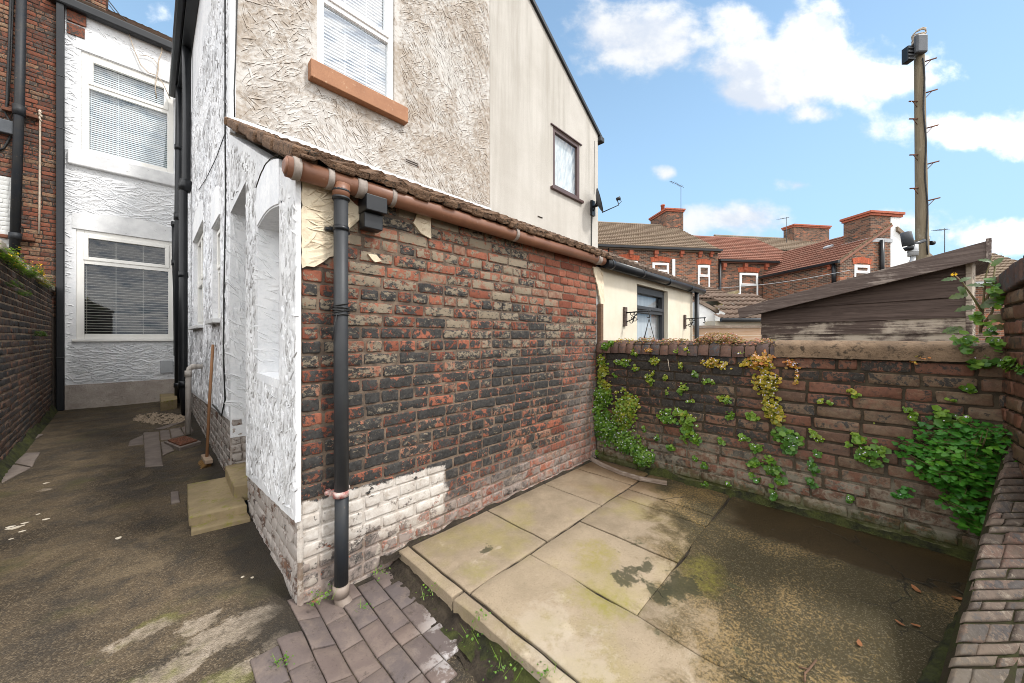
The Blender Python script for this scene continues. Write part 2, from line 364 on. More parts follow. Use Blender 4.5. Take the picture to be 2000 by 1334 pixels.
def main_soot(n, P):
    x, y, z = n.sep(P); a = n.m('MULTIPLY', n.m('MULTIPLY', n.ss(x, 2.3, 3.0), n.ss(z, 1.55, 1.85)), -.55)
    return n.m('ADD', a, n.m('MULTIPLY', n.m('MULTIPLY', n.ss(z, .95, .6), n.ss(x, 1.7, 2.6)), -.10))
M = {}
M['brick_main'] = brick_mat('sooty_brick', [(.15, .045, .026), (.265, .092, .054), (.24, .16, .11)], soot=.74, tan=(.255, .205, .145), tanz=(.7, 2.1), white=wash, soot_fn=main_soot)
M['mortar_main'] = mortar_mat('sooty_mortar', (.185, .135, .098), (.075, .058, .046), white=wash)
M['brick_side'] = brick_mat('limewashed_brick', [(.10, .06, .045), (.16, .09, .06), (.03, .03, .03)], soot=.42, white=side_wash)
M['mortar_side'] = mortar_mat('limewashed_mortar', (.34, .30, .27), (.22, .18, .15))
M['brick_back'] = brick_mat('yard_wall_brick', [(.095, .055, .036), (.145, .064, .040), (.145, .105, .066)], soot=.46, pale=(.22, .155, .095), dark=(.016, .014, .012), moss=back_moss, soot_fn=back_soot, wet=True)
M['mortar_back'] = mortar_mat('yard_wall_mortar', (.068, .053, .036), (.028, .022, .016), moss=back_moss)
M['brick_alley'] = brick_mat('alley_wall_brick', [(.060, .034, .024), (.10, .05, .032), (.085, .06, .045)], soot=.62, dark=(.016, .015, .015))
M['mortar_alley'] = mortar_mat('alley_wall_mortar', (.38, .30, .22), (.25, .19, .14))
M['brick_house'] = brick_mat('red_house_brick', [(.11, .045, .03), (.21, .07, .04), (.26, .18, .11)], soot=.46, pale=(.25, .17, .105), dark=(.03, .025, .022))
M['mortar_house'] = mortar_mat('dark_house_mortar', (.06, .048, .04), (.035, .03, .026))
M['brick_top'] = brick_mat('wall_top_brick', [(.062, .046, .036), (.105, .078, .06), (.10, .055, .04)], soot=.46, pale=(.27, .23, .18), dark=(.024, .021, .020), fade=(.14, .112, .08), bump=.7)
M['mortar_top'] = mortar_mat('wall_top_mortar', (.035, .028, .018), (.03, .034, .012))
M['brick_cope'] = brick_mat('coping_brick', [(.085, .05, .04), (.13, .075, .055), (.06, .055, .055)], soot=.35, dark=(.03, .028, .028))
M['brick_red'] = brick_mat('terracotta_brick', [(.36, .085, .04), (.50, .12, .055), (.42, .16, .09)], soot=.12)
def paint_wash(n, P, c, n1, n2): return n.mix(n.ss(n2, .8, .5, .5, 1), c, n.mix(n1, (.62, .62, .60), (.5, .5, .48)))
M['brick_white'] = brick_mat('white_painted_brick', [(.3, .2, .15)] * 3, white=paint_wash)
def plaster(name, c1, c2, dirt_shade, sc=2.2, dk=.5, edge=.8, rough=.9, bst=.35, low=None, fine=26):
    m, n, b = new_mat(name); P = n.obj(); A = n.node('ShaderNodeSeparateColor'); n.put(A.inputs[0], n.attr('rnd')); E = n.attr('rnd', 'Alpha')
    n1 = n.noise(P, sc, 8, .68, .4); n2 = n.noise(P, fine, 6, .7, .8); n3 = n.noise(P, 110, 4, .65)
    f = n.ss(n.m('ADD', n1, n.m('MULTIPLY', n.m('SUBTRACT', n2, .5), .8)), .36, .66)
    c = n.mix(f, c1, c2)
    c = n.mix(n.m('MULTIPLY', n.ss(n2, .52, .74), dk), c, dirt_shade)
    c = n.mix(n.m('MULTIPLY', n.m('MULTIPLY', n.ss(E, .1, .8), n.ss(n2, .30, .52)), edge, None, True), c, dirt_shade)  # darkens stroke edges: dirt plus the shade beside each ridge, put into colour
    stk = n.noise(n.vm('MULTIPLY', P, (5, 5, .45)), 1.6, 6, .65); c = n.mix(n.ss(stk, .52, .74, 0, .30), c, tuple(.5 * x + .5 * y for x, y in zip(c2, dirt_shade)))
    if low: c = n.mix(n.m('MULTIPLY', n.ss(n.sep(P)[2], low[1], low[0]), n.ss(n1, .35, .6, .2, .8)), c, low[2])
    v = n.vor(n.vm('ADD', P, n.vm('MULTIPLY', n.noise(P, 9, 3, .5, 0, True), (.25, .25, .25))), 15, 'SMOOTH_F1')
    h = n.m('ADD', n.m('MULTIPLY', n2, .6), n.m('ADD', n.m('MULTIPLY', n3, .3), n.m('MULTIPLY', v, .22)))
    fin(n, b, c, rough, n.bump(h, bst, .009), .12); return m
M['white'] = plaster('white_textured_render', (.74, .74, .74), (.66, .67, .68), (.33, .32, .31), 1.6, .14, .5)
M['white_side'] = plaster('white_trowelled_render', (.69, .69, .69), (.60, .605, .615), (.27, .26, .25), 1.6, .20, .8)  # toned-down white render, the strokes' shading painted by stronger dark edges
M['white_grey'] = plaster('grimy_white_render', (.74, .74, .75), (.60, .61, .63), (.30, .29, .29), 1.6, .28, .6)
M['white_smooth'] = plaster('smooth_white_paint', (.80, .80, .80), (.70, .71, .73), (.45, .43, .41), 2.5, .15, 0, bst=.12)
M['tan'] = plaster('worn_cream_render', (.535, .51, .475), (.355, .30, .245), (.095, .068, .05), 1.1, .42, 1.15, fine=17)
M['cream_patch'] = plaster('old_cream_render', (.68, .59, .44), (.57, .47, .34), (.27, .2, .13), 3, .2, .6)
def smooth_render():
    m, n, b = new_mat('grey_cream_roughcast'); P = n.obj(); x, y, z = n.sep(P)
    n1 = n.noise(P, 1.2, 6, .6); n2 = n.noise(P, 55, 5, .75); st = n.noise(n.vm('MULTIPLY', P, (2.4, 2.4, .16)), 1.3, 6, .65)
    c = n.mix(n.ss(n1, .35, .65), (.50, .47, .425), (.45, .42, .375))
    top = n.ss(n.m('ADD', z, n.m('MULTIPLY', x, .62)), 6.6, 10.2)          # grime below the verge
    c = n.mix(n.m('MULTIPLY', n.ss(st, .44, .72), n.ss(top, 0, 1, .18, .55)), c, (.27, .245, .205))
    ed = n.m('MULTIPLY', n.ss(x, 4.9, 3.95), n.ss(st, .38, .62)); c = n.mix(n.m('MULTIPLY', ed, .32), c, (.29, .26, .22))
    c = n.mix(n.ss(n2, .58, .8, 0, .55), c, (.2, .17, .13))
    fin(n, b, c, .9, n.bump(n2, .6, .008), .15); return m
M['roughcast'] = smooth_render()
M['cream'] = weathered('cream_masonry_paint', (.66, .595, .48), (.60, .53, .41), 2, .8, 90, .3, streak=.12)
M['white_wall'] = weathered('white_masonry_paint', (.78, .78, .77), (.66, .66, .64), 2, .8, 60, .25, streak=.12)
def asphalt():
    m, n, b = new_mat('old_asphalt'); P = n.obj(); x, y, z = n.sep(P)
    P2 = n.vm('MULTIPLY', P, (1, 1, 0))
    big = n.noise(P2, 1.1, 6, .62, .5); mid = n.noise(P2, 4.5, 7, .7, .4); v = n.vor(P2, 150, 'F1', 'Color'); vd = n.vor(P2, 150)
    fine = n.noise(P2, 160, 4, .7); r = n.node('ShaderNodeSeparateColor'); n.put(r.inputs[0], v)
    c = n.mix(n.ss(big, .36, .64), (.040, .029, .018), (.112, .080, .046))
    c = n.mix(n.ss(mid, .42, .68, 0, .75), c, (.030, .026, .021))
    c = n.mix(n.m('MULTIPLY', n.ss(r.outputs[0], .66, .9), n.ss(mid, .75, .35, .10, .45)), c, (.24, .185, .12))
    c = n.mix(n.m('MULTIPLY', n.ss(n.noise(n.vm('ADD', P2, (1, 7, 0)), 2.6, 8, .72, .6), .52, .68), .55), c, (.155, .115, .068))
    c = n.mix(n.m('MULTIPLY', n.ss(r.outputs[1], .8, .95), .5), c, (.02, .018, .016)); c = n.mix(n.ss(fine, .55, .72, 0, .5), c, (.20, .16, .11)); c = n.mix(n.ss(fine, .45, .30, 0, .6), c, (.018, .015, .011))
    # worn, pale concrete showing through near the outhouse corner
    def patch(cx, cy, rx, ry):
        a = n.m('DIVIDE', n.m('SUBTRACT', x, cx), rx); d = n.m('DIVIDE', n.m('SUBTRACT', y, cy), ry)
        return n.m('SUBTRACT', 1.0, n.m('SQRT', n.m('ADD', n.m('MULTIPLY', a, a), n.m('MULTIPLY', d, d))))
    pk = None
    for (px, py, rx, ry, w) in ((440, 1235, .20, .16, 0), (520, 1195, .14, .10, .0), (395, 1215, .13, .10, .05), (545, 1250, .12, .10, .1), (270, 1240, .22, .10, .2), (330, 1310, .30, .12, .15), (470, 1310, .2, .1, .2), (90, 955, .10, .10, .3)):
        q = gz(px, py); v_ = n.m('SUBTRACT', patch(q.x, q.y, rx, ry), w); pk = v_ if pk is None else n.m('MAXIMUM', pk, v_)
    pk = n.m('ADD', pk, n.m('MULTIPLY', n.m('SUBTRACT', n.noise(P2, 7, 9, .76), .5), 2.4))
    pm = n.ss(pk, .22, .42)
    c = n.mix(n.m('MULTIPLY', pm, n.ss(n.noise(P2, 30, 8, .8), .35, .6, .25, .75)), c, n.mix(n.ss(mid, .35, .65), (.36, .30, .235), (.24, .19, .135)))
    g = n.m('MULTIPLY', n.ss(n.m('ADD', pk, .25), .0, .4), n.ss(n.noise(P2, 3.1, 5, .6), .52, .70))
    c = n.mix(n.m('MULTIPLY', g, .7), c, (.135, .135, .030))
    c = n.mix(n.m('MULTIPLY', n.ss(n.noise(n.vm('ADD', P2, (5, 2, 0)), 1.7, 6, .65), .54, .70), .42), c, (.085, .078, .024))
    # soil and damp along the foot of the outhouse
    w = n.m('ADD', n.m('SUBTRACT', x, .53), n.m('MULTIPLY', n.m('SUBTRACT', mid, .5), .5))
    sk = n.m('MULTIPLY', n.ss(w, -.30, -.06), n.ss(y, 1.6, 2.0)); c = n.mix(n.m('MULTIPLY', sk, .8), c, (.022, .018, .013))
    h = n.m('ADD', n.m('MULTIPLY', n.m('SUBTRACT', 1.0, vd), .8), n.m('MULTIPLY', fine, .5))
    fin(n, b, c, n.ss(mid, .3, .7, .95, .7), n.bump(h, .8, .006, n.bump(mid, .5, .03)), .3); return m
M['asphalt'] = asphalt()
def concrete():
    m, n, b = new_mat('stained_concrete'); P = n.obj(); x, y, z = n.sep(P)
    A = n.node('ShaderNodeSeparateColor'); n.put(A.inputs[0], n.attr('rnd'))
    big = n.noise(P, 1.3, 6, .6, .4); mid = n.noise(P, 5, 8, .7, .3); fine = n.noise(n.obj(), 75, 5, .75); v = n.vor(P, 230, 'F1', 'Color')
    r = n.node('ShaderNodeSeparateColor'); n.put(r.inputs[0], v)
    c = n.mix(n.ss(mid, .32, .7), (.268, .208, .142), (.190, .147, .098))
    c = n.mix(n.ss(A.outputs[0], .3, 1, 0, .35), c, (.36, .285, .19))
    # algae: yellow-green film; brown damp towards the far corner
    c = n.mix(n.m('MULTIPLY', n.ss(n.noise(n.vm('ADD', P, (3.3, 1, 0)), 1.9, 5, .6), .49, .70), .55), c, (.225, .192, .048))
    wr = n.ss(n.m('ADD', n.m('ADD', x, n.m('MULTIPLY', y, .10)), n.m('MULTIPLY', n.m('SUBTRACT', big, .5), 1.3)), 2.75, 3.5)
    c = n.mix(n.m('MULTIPLY', wr, .85), c, n.mix(mid, (.13, .070, .030), (.085, .05, .022)))
    # the worn right-hand half: open, gritty, blackened by algae
    ro = n.m('ADD', n.m('ADD', n.m('MULTIPLY', n.m('SUBTRACT', .86, y), 1.5), n.m('MULTIPLY', n.m('SUBTRACT', x, 1.75), .75)), n.m('MULTIPLY', n.m('SUBTRACT', mid, .5), 1.8))
    rm = n.ss(ro, .15, .8)
    gr = n.noise(P, 64, 8, .8, .2)
    blk = n.m('MULTIPLY', rm, n.ss(n.m('ADD', gr, n.m('MULTIPLY', n.m('SUBTRACT', big, .5), .8)), .37, .50))
    c = n.mix(n.m('MULTIPLY', rm, .8), c, n.mix(mid, (.225, .148, .046), (.155, .098, .032))); c = n.mix(n.m('MULTIPLY', blk, .92), c, (.026, .022, .009))
    st = n.m('MULTIPLY', n.ss(n.noise(n.vm('ADD', P, (9, 4, 0)), 2.6, 8, .75), .60, .66), n.ss(y, 1.6, 1.1)); c = n.mix(n.m('MULTIPLY', st, .75), c, (.05, .05, .022))
    lt = n.m('MULTIPLY', n.ss(n.noise(n.vm('ADD', P, (2, 8, 0)), 2.4, 7, .7), .56, .70), n.ss(x, 2.0, 1.5)); c = n.mix(n.m('MULTIPLY', lt, .65), c, (.47, .40, .30))
    c = n.mix(n.m('MULTIPLY', n.ss(r.outputs[0], .80, .97), .22), c, (.40, .33, .23)); c = n.mix(n.m('MULTIPLY', n.ss(r.outputs[1], .8, .97), .3), c, (.10, .075, .045))
    def blot(cx, cy, rx, ry, sc=6, k=1.6):
        a = n.m('DIVIDE', n.m('SUBTRACT', x, cx), rx); d = n.m('DIVIDE', n.m('SUBTRACT', y, cy), ry)
        e = n.m('SUBTRACT', 1.0, n.m('SQRT', n.m('ADD', n.m('MULTIPLY', a, a), n.m('MULTIPLY', d, d)))); return n.m('ADD', e, n.m('MULTIPLY', n.m('SUBTRACT', n.noise(P, sc, 8, .74), .5), k))
    for px, py, rx, ry, col, am in ((1160, 1085, .26, .22, (.22, .185, .035), .55), (1190, 1185, .26, .20, (.20, .18, .03), .6), (930, 1120, .16, .16, (.20, .18, .04), .4), (1130, 1165, .2, .16, (.22, .19, .04), .4), (1380, 1130, .3, .22, (.19, .165, .03), .6)):
        q = gz(px, py); c = n.mix(n.m('MULTIPLY', n.ss(blot(q.x, q.y, rx, ry, 5, 2.2), .1, .9), n.ss(n.noise(P, 26, 9, .82), .36, .62, .1, am * 1.3)), c, col)
    for px, py, rx, ry in ((1225, 1130, .16, .10), (1262, 1112, .13, .06), (1330, 1150, .24, .14), (1285, 1165, .14, .10), (950, 1078, .10, .05)):
        q = gz(px, py); c = n.mix(n.m('MULTIPLY', n.ss(blot(q.x, q.y, rx, ry, 12, 3.2), .30, .55), .85), c, (.040, .038, .018))
    for px, py, rx, ry in ((1060, 1235, .26, .22), (1110, 1300, .34, .24), (975, 1075, .06, .03)):
        q = gz(px, py); c = n.mix(n.m('MULTIPLY', n.ss(blot(q.x, q.y, rx, ry, 9, 3.0), .25, .75), .6), c, (.36, .30, .225))
    # wet gutter strip along the back wall
    ws = n.m('MULTIPLY', n.ss(n.m('ADD', x, n.m('MULTIPLY', n.m('SUBTRACT', mid, .5), .25)), 2.93, 3.03), n.ss(n.m('ADD', y, n.m('MULTIPLY', n.m('SUBTRACT', mid, .5), .4)), .85, .55))
    c = n.mix(n.m('MULTIPLY', ws, .85), c, n.mix(mid, (.016, .010, .005), (.042, .026, .010)))
    # cracks
    wv = n.vm('ADD', P, n.vm('MULTIPLY', n.noise(P, 3, 6, .6, 0, True), (.35, .35, 0)))
    cr = n.vor(wv, 1.15, 'DISTANCE_TO_EDGE'); cm = n.m('MULTIPLY', n.m('MULTIPLY', n.ss(cr, .007, .002), n.ss(n.noise(P, 1.1, 3, .5), .50, .56)), n.ss(rm, .0, .5))
    c = n.mix(n.m('MULTIPLY', cm, .85), c, (.015, .013, .008))
    h = n.m('SUBTRACT', n.m('ADD', n.m('MULTIPLY', fine, .5), n.m('MULTIPLY', n.m('MULTIPLY', gr, rm), 1.4)), n.m('MULTIPLY', cm, 2.5))
    fin(n, b, c, n.m('SUBTRACT', .9, n.m('MULTIPLY', ws, .45)), n.bump(h, .55, .006), .3); return m
M['concrete'] = concrete()
def pavers_m():
    m, n, b = new_mat('clay_pavers'); P = n.obj(); A = n.node('ShaderNodeSeparateColor'); n.put(A.inputs[0], n.attr('rnd')); x, y, z = n.sep(P)
    n1 = n.noise(P, 8, 7, .7, .4); n2 = n.noise(P, 60, 5, .7)
    c = n.mix(A.outputs[0], (.128, .094, .080), (.092, .075, .072)); c = n.mix(n.ss(n1, .4, .7, 0, .6), c, (.19, .145, .115)); c = n.mix(n.m('MULTIPLY', n.ss(n.noise(P, 14, 8, .8, .4), .55, .66), .7), c, (.05, .038, .03))
    c = n.mix(n.m('MULTIPLY', n.ss(n2, .55, .75), .5), c, (.06, .045, .04))
    k = n.m('MULTIPLY', n.ss(n.m('ADD', n1, n.m('MULTIPLY', n2, .3)), .62, .72), n.ss(n.m('SUBTRACT', x, n.m('MULTIPLY', y, .55)), .02, .30))
    c = n.mix(n.m('MULTIPLY', k, .75), c, (.46, .44, .43))
    fin(n, b, c, .8, n.bump(n2, .4, .005), .3); return m
M['pavers'] = pavers_m()
M['soil'] = weathered('dark_soil', (.022, .016, .011), (.05, .038, .025), 9, .95, 70, 1.0, .02, spots=(.045, .048, .014), spot_amt=.58)
M['moss'] = weathered('moss', (.014, .014, .007), (.050, .056, .012), 9, .95, 90, 1.0, .015)
M['gravel'] = weathered('pale_gravel', (.36, .28, .2), (.22, .17, .12), 30, .9, 90, .5)
M['step'] = weathered('yellow_sandstone', (.30, .23, .130), (.195, .148, .082), 4, .85, 90, .5, .006, spots=(.20, .18, .045), spot_amt=.53)
M['slate'] = weathered('grey_brown_flag', (.185, .15, .125), (.13, .105, .092), 6, .85, 60, .5, .006)
M['pale_coping'] = weathered('pale_coping_stone', (.38, .34, .28), (.28, .24, .19), 8, .9, 60, .6, .008, spots=(.09, .09, .04), spot_amt=.58)
M['stone'] = weathered('pale_pebble', (.62, .56, .46), (.45, .38, .28), 20, .8)
M['cope_stone'] = weathered('sandstone_coping', (.215, .145, .09), (.12, .08, .05), 4, .9, 70, .9, .01, spots=(.05, .035, .022), spot_amt=.52)
M['plinth_white'] = weathered('dirty_limewash', (.46, .40, .35), (.33, .28, .24), 3, .9, 30, .7, .015, spots=(.12, .09, .07), spot_amt=.60)
M['soffit'] = weathered('stained_soffit', (.48, .44, .40), (.36, .32, .29), 5, .9, 30, .6, .01)
M['upvc'] = weathered('white_upvc', (.80, .78, .73), (.76, .74, .69), 2, .35, 20, .03, .001, spec=.5)
M['upvc_w'] = weathered('bright_white_upvc', (.84, .84, .83), (.80, .80, .79), 2, .35, 20, .03, .001, spec=.5)
M['pvc_brown'] = weathered('brown_pvc', (.085, .045, .040), (.065, .035, .032), 4, .45, 20, .05, .001, spec=.5)
M['pvc_black'] = weathered('black_pvc', (.009, .010, .012), (.014, .015, .017), 4, .35, 40, .08, .001, spec=.35, spots=(.10, .10, .10), spot_amt=.70)
M['pvc_grey'] = weathered('dark_grey_pipe', (.034, .036, .038), (.026, .027, .029), 5, .5, 40, .08, .001, spec=.35, spots=(.13, .13, .13), spot_amt=.72)
M['frame_grey'] = weathered('anthracite_frame', (.038, .040, .043), (.03, .032, .035), 4, .5, 20, .05, .001)
M['iron'] = weathered('blued_cast_iron', (.013, .016, .021), (.022, .022, .022), 5, .55, 50, .3, .003, spots=(.16, .10, .06), spot_amt=.62)
M['gutter'] = weathered('brown_painted_gutter', (.215, .095, .052), (.165, .072, .040), 5, .45, 40, .25, .003, spots=(.40, .30, .23), spot_amt=.63, spec=.45)
M['clip'] = weathered('grey_pipe_clip', (.32, .27, .235), (.24, .2, .17), 20, .6)
M['shoe'] = weathered('taupe_plastic', (.25, .20, .165), (.2, .16, .13), 9, .5)
M['red_clip'] = weathered('flaking_red_paint', (.26, .045, .035), (.5, .42, .38), 28, .6)
M['sill_brown'] = weathered('brown_painted_sill', (.34, .165, .085), (.29, .135, .07), 5, .7, 40, .3, .004, spots=(.50, .32, .20), spot_amt=.60)
M['stone_sill'] = weathered('white_painted_stone', (.72, .72, .71), (.58, .58, .58), 4, .8, 50, .3, .004, spots=(.3, .29, .28), spot_amt=.62)
M['tile_old'] = weathered('mossy_brown_tile', (.115, .068, .042), (.20, .12, .072), 11, .95, 60, 1.0, .02, spots=(.035, .03, .022), spot_amt=.52)
M['lead'] = weathered('pale_flashing', (.66, .66, .66), (.50, .50, .50), 6, .6, 30, .4, .004)
M['lead_d'] = weathered('grey_lead', (.30, .31, .32), (.42, .43, .44), 5, .6, 30, .4, .004)
M['cable'] = weathered('black_cable', (.018, .018, .018), (.03, .03, .03), 20, .6)
M['cable_w'] = weathered('cream_cable', (.50, .42, .33), (.38, .31, .24), 20, .7)
M['grey_box'] = weathered('grey_plastic', (.060, .066, .074), (.085, .09, .10), 4, .5)
M['pale_box'] = weathered('pale_grey_plastic', (.42, .43, .44), (.36, .37, .38), 4, .5)
M['white_pipe'] = weathered('dirty_white_pipe', (.50, .46, .42), (.40, .36, .32), 6, .5)
M['rust'] = weathered('rusty_iron', (.17, .062, .032), (.10, .045, .028), 9, .85, 60, .8, .006)
M['broom_wood'] = weathered('broom_wood', (.30, .155, .075), (.23, .115, .055), 4, .7, 50, .3, .003, stretch=(6, 6, .6))
M['broom_head'] = weathered('broom_head_wood', (.36, .27, .19), (.28, .2, .14), 6, .8)
M['bristle'] = weathered('straw_bristle', (.34, .19, .06), (.22, .12, .04), 30, .9, 200, .5, .004)
def wood(name, c1, c2, c3, axis, wear=.55, light=None, lz=None):
    m, n, b = new_mat(name); P = n.attr('loc', 'Vector')
    st = (1.3, 26, 26) if axis == 0 else ((26, 26, 1.0) if axis == 2 else (26, 1.3, 26))
    A = n.node('ShaderNodeSeparateColor'); n.put(A.inputs[0], n.attr('rnd'))
    Q = n.vm('ADD', P, n.vm('MULTIPLY', n.attr('rnd'), (5, 5, 5)))
    g = n.noise(n.vm('MULTIPLY', Q, st), 1.6, 8, .72, .9); k = n.noise(Q, 2.5, 6, .7)
    c = n.mix(n.ss(g, .32, .68), c1, c2); t = n.m('ADD', n.m('MULTIPLY', k, .7), n.m('MULTIPLY', g, .5))
    wm = n.ss(t, wear, wear + .10)
    if light is not None:
        wm = n.ss(n.m('ADD', t, n.m('MULTIPLY', A.outputs[0], light)), wear, wear + .12)
    c = n.mix(wm, c, c3)
    fin(n, b, c, .85, n.bump(g, .7, .006), .2); return m
M['wood_dark'] = wood('dark_weathered_board', (.055, .039, .033), (.125, .092, .078), (.40, .34, .27), 0, .84, .30)
M['wood_fascia'] = wood('weathered_fascia_board', (.075, .055, .048), (.155, .122, .108), (.28, .235, .205), 0, .64)
M['wood_fence'] = wood('pale_fence_board', (.36, .22, .12), (.42, .30, .22), (.30, .24, .2), 0, .7)
M['wood_pole'] = wood('weathered_pole', (.23, .19, .13), (.145, .115, .075), (.30, .26, .20), 2, .66)
M['wood_grey'] = wood('grey_weathered_plank', (.26, .20, .155), (.13, .095, .07), (.33, .27, .22), 0, .62)
M['wood_post'] = wood('old_brown_post', (.17, .10, .06), (.1, .06, .04), (.26, .2, .15), 2, .66)
def roof_m(name, c1, c2, c3, sc=2.0):
    m, n, b = new_mat(name); P = n.obj(); A = n.node('ShaderNodeSeparateColor'); n.put(A.inputs[0], n.attr('rnd'))
    n1 = n.noise(P, sc, 6, .65); n2 = n.noise(P, 40, 5, .7)
    c = n.mix(A.outputs[0], c1, c2); c = n.mix(n.ss(n1, .45, .7, 0, .6), c, c3); c = n.mix(n.ss(n2, .5, .75, 0, .4), c, tuple(x * .4 for x in c1))
    fin(n, b, c, .9, n.bump(n2, .5, .01), .2); return m
M['tile_grey'] = roof_m('grey_brown_roof_tile', (.20, .15, .11), (.235, .18, .13), (.17, .135, .095))
M['tile_red'] = roof_m('red_brown_roof_tile', (.22, .105, .075), (.27, .13, .092), (.19, .115, .085))
M['tile_dark'] = roof_m('dark_brown_roof_tile', (.125, .088, .066), (.16, .112, .085), (.09, .07, .05))
def far_brick(name, pal, dark, orange, mort):
    m, n, b = new_mat(name); L = n.sep(n.attr('loc', 'Vector')); P = n.comb(n.m('ADD', L[0], L[2]), L[1], 0); t = n.node('ShaderNodeTexBrick')
    n.put(t.inputs['Vector'], P); t.inputs['Scale'].default_value = 1; t.inputs['Brick Width'].default_value = .235; t.inputs['Row Height'].default_value = .081
    t.inputs['Mortar Size'].default_value = .009; t.inputs['Mortar Smooth'].default_value = .3; t.inputs['Bias'].default_value = 0
    n.put(t.inputs['Color1'], (0, 0, 0)); n.put(t.inputs['Color2'], (1, 1, 1)); n.put(t.inputs['Mortar'], (.5, .5, .5))
    f = n.node('ShaderNodeSeparateColor'); n.put(f.inputs[0], t.outputs['Color']); v = f.outputs[0]; n1 = n.noise(P, 1.1, 5, .6); n2 = n.noise(P, 30, 5, .7); n3 = n.noise(P, 3.7, 4, .6)
    c = n.mix(n.ss(n.m('ADD', v, n.m('MULTIPLY', n.m('SUBTRACT', n3, .5), 1.2)), .2, .75), dark, pal); c = n.mix(n.m('MULTIPLY', n.ss(v, .72, .9), n.ss(n1, .45, .6)), c, orange)
    c = n.mix(n.ss(n2, .45, .75, 0, .5), c, tuple(x * .5 for x in pal)); c = n.mix(t.outputs['Fac'], c, mort)
    fin(n, b, c, .9, n.bump(n.m('SUBTRACT', n2, n.m('MULTIPLY', t.outputs['Fac'], 1.5)), .5, .012), .15); return m
M['far_brick'] = far_brick('mixed_stock_brick', (.20, .10, .065), (.075, .052, .042), (.36, .125, .065), (.21, .16, .12))
M['far_brick_o'] = far_brick('orange_stock_brick', (.24, .105, .062), (.085, .058, .046), (.42, .14, .068), (.27, .22, .17))
M['arch_red'] = far_brick('red_arch_brick', (.46, .115, .055), (.36, .09, .045), (.52, .14, .07), (.38, .12, .07))
M['terracotta'] = weathered('terracotta', (.40, .115, .062), (.30, .09, .05), 6, .8, 40, .4, .006)
M['room'] = weathered('dim_room', (.03, .03, .032), (.05, .05, .05), 1, .9)
M['curtain'] = weathered('net_curtain', (.52, .53, .54), (.42, .43, .45), 1.2, .9, stretch=(12, 12, .4))
M['blind'] = weathered('white_slat', (.74, .76, .78), (.70, .72, .75), 3, .5, spec=.4)
M['blind_low'] = weathered('cream_slat', (.60, .58, .52), (.50, .48, .43), 3, .5, spec=.4)
M['yellow_box'] = weathered('pale_yellow_card', (.62, .55, .30), (.5, .45, .25), 3, .8)
def glass_m(name, tint=(1, 1, 1), refl=1.0):
    m = bpy.data.materials.new(name); m.use_nodes = True; n = NT(m.node_tree); n.N.clear()
    tr = n.node('ShaderNodeBsdfTransparent'); n.put(tr.inputs[0], tint); gl = n.node('ShaderNodeBsdfGlossy'); gl.inputs['Roughness'].default_value = .015
    n.put(gl.inputs['Color'], (.95, .97, 1)); lw = n.node('ShaderNodeFresnel'); lw.inputs['IOR'].default_value = 1.55
    f = n.m('ADD', n.m('MULTIPLY', lw.outputs[0], 1.5 * refl), .02 * refl, None, True)
    f = n.m('MULTIPLY', f, n.m('SUBTRACT', 1.0, n.node('ShaderNodeNewGeometry').outputs['Backfacing']))
    mx = n.node('ShaderNodeMixShader'); n.put(mx.inputs[0], f); n.L.new(tr.outputs[0], mx.inputs[1]); n.L.new(gl.outputs[0], mx.inputs[2])
    o = n.node('ShaderNodeOutputMaterial'); n.L.new(mx.outputs[0], o.inputs[0]); return m
M['glass_soft'] = glass_m('dull_glass', (.9, .92, .92), .55)
M['glass_mirror'] = glass_m('sky_reflecting_glass', (.8, .84, .86), 5)
M['glass'] = glass_m('window_glass', (.86, .9, .9)); M['glass_sky'] = glass_m('reflective_glass', (.82, .86, .88), 2.6)
def leaf_m(name, cols, flower=None, gloss=.45):
    """leaf colour runs along cols by the per-leaf value in rnd.r"""
    m, n, b = new_mat(name); A = n.node('ShaderNodeSeparateColor'); n.put(A.inputs[0], n.attr('rnd')); R, G, B_ = A.outputs
    c = n.mix(n.ss(R, 0, .5), cols[0], cols[1]); c = n.mix(n.ss(R, .5, 1), c, cols[2])
    c = n.mix(n.ss(G, .3, 1, 0, .5), c, tuple(x * .5 for x in cols[0]))
    fin(n, b, c, gloss, n.bump(n.noise(n.obj(), 90, 3, .6), .3, .003), .4)
    tl = n.node('ShaderNodeBsdfTranslucent'); n.put(tl.inputs[0], n.mix(.5, c, (.28, .48, .04))); mx = n.node('ShaderNodeMixShader'); mx.inputs[0].default_value = .28
    o = [x for x in n.N if x.type == 'OUTPUT_MATERIAL'][0]; n.L.new(b.outputs[0], mx.inputs[1]); n.L.new(tl.outputs[0], mx.inputs[2]); n.L.new(mx.outputs[0], o.inputs[0]); return m
M['leaf'] = leaf_m('creeper_leaf', [(.055, .15, .020), (.15, .26, .024), (.36, .32, .030)])
M['leaf_o'] = leaf_m('autumnal_creeper_leaf', [(.20, .23, .022), (.44, .31, .028), (.48, .17, .045)])
M['leaf_cel'] = leaf_m('lobed_green_leaf', [(.024, .12, .014), (.050, .20, .018), (.12, .30, .024)])
M['leaf_pur'] = leaf_m('purplish_leaf', [(.045, .09, .03), (.085, .115, .05), (.17, .10, .075)])
M['sedum'] = leaf_m('reddish_stonecrop', [(.17, .17, .035), (.33, .16, .06), (.36, .115, .09)])
M['lilac'] = weathered('lilac_petal', (.62, .55, .70), (.7, .65, .75), 30, .7)
M['yellow'] = weathered('yellow_petal', (.80, .50, .02), (.7, .4, .02), 30, .7)
M['stem'] = weathered('green_stem', (.09, .10, .03), (.14, .09, .05), 12, .7)
M['dead_leaf'] = weathered('orange_dead_leaf', (.27, .11, .04), (.17, .07, .03), 30, .7)
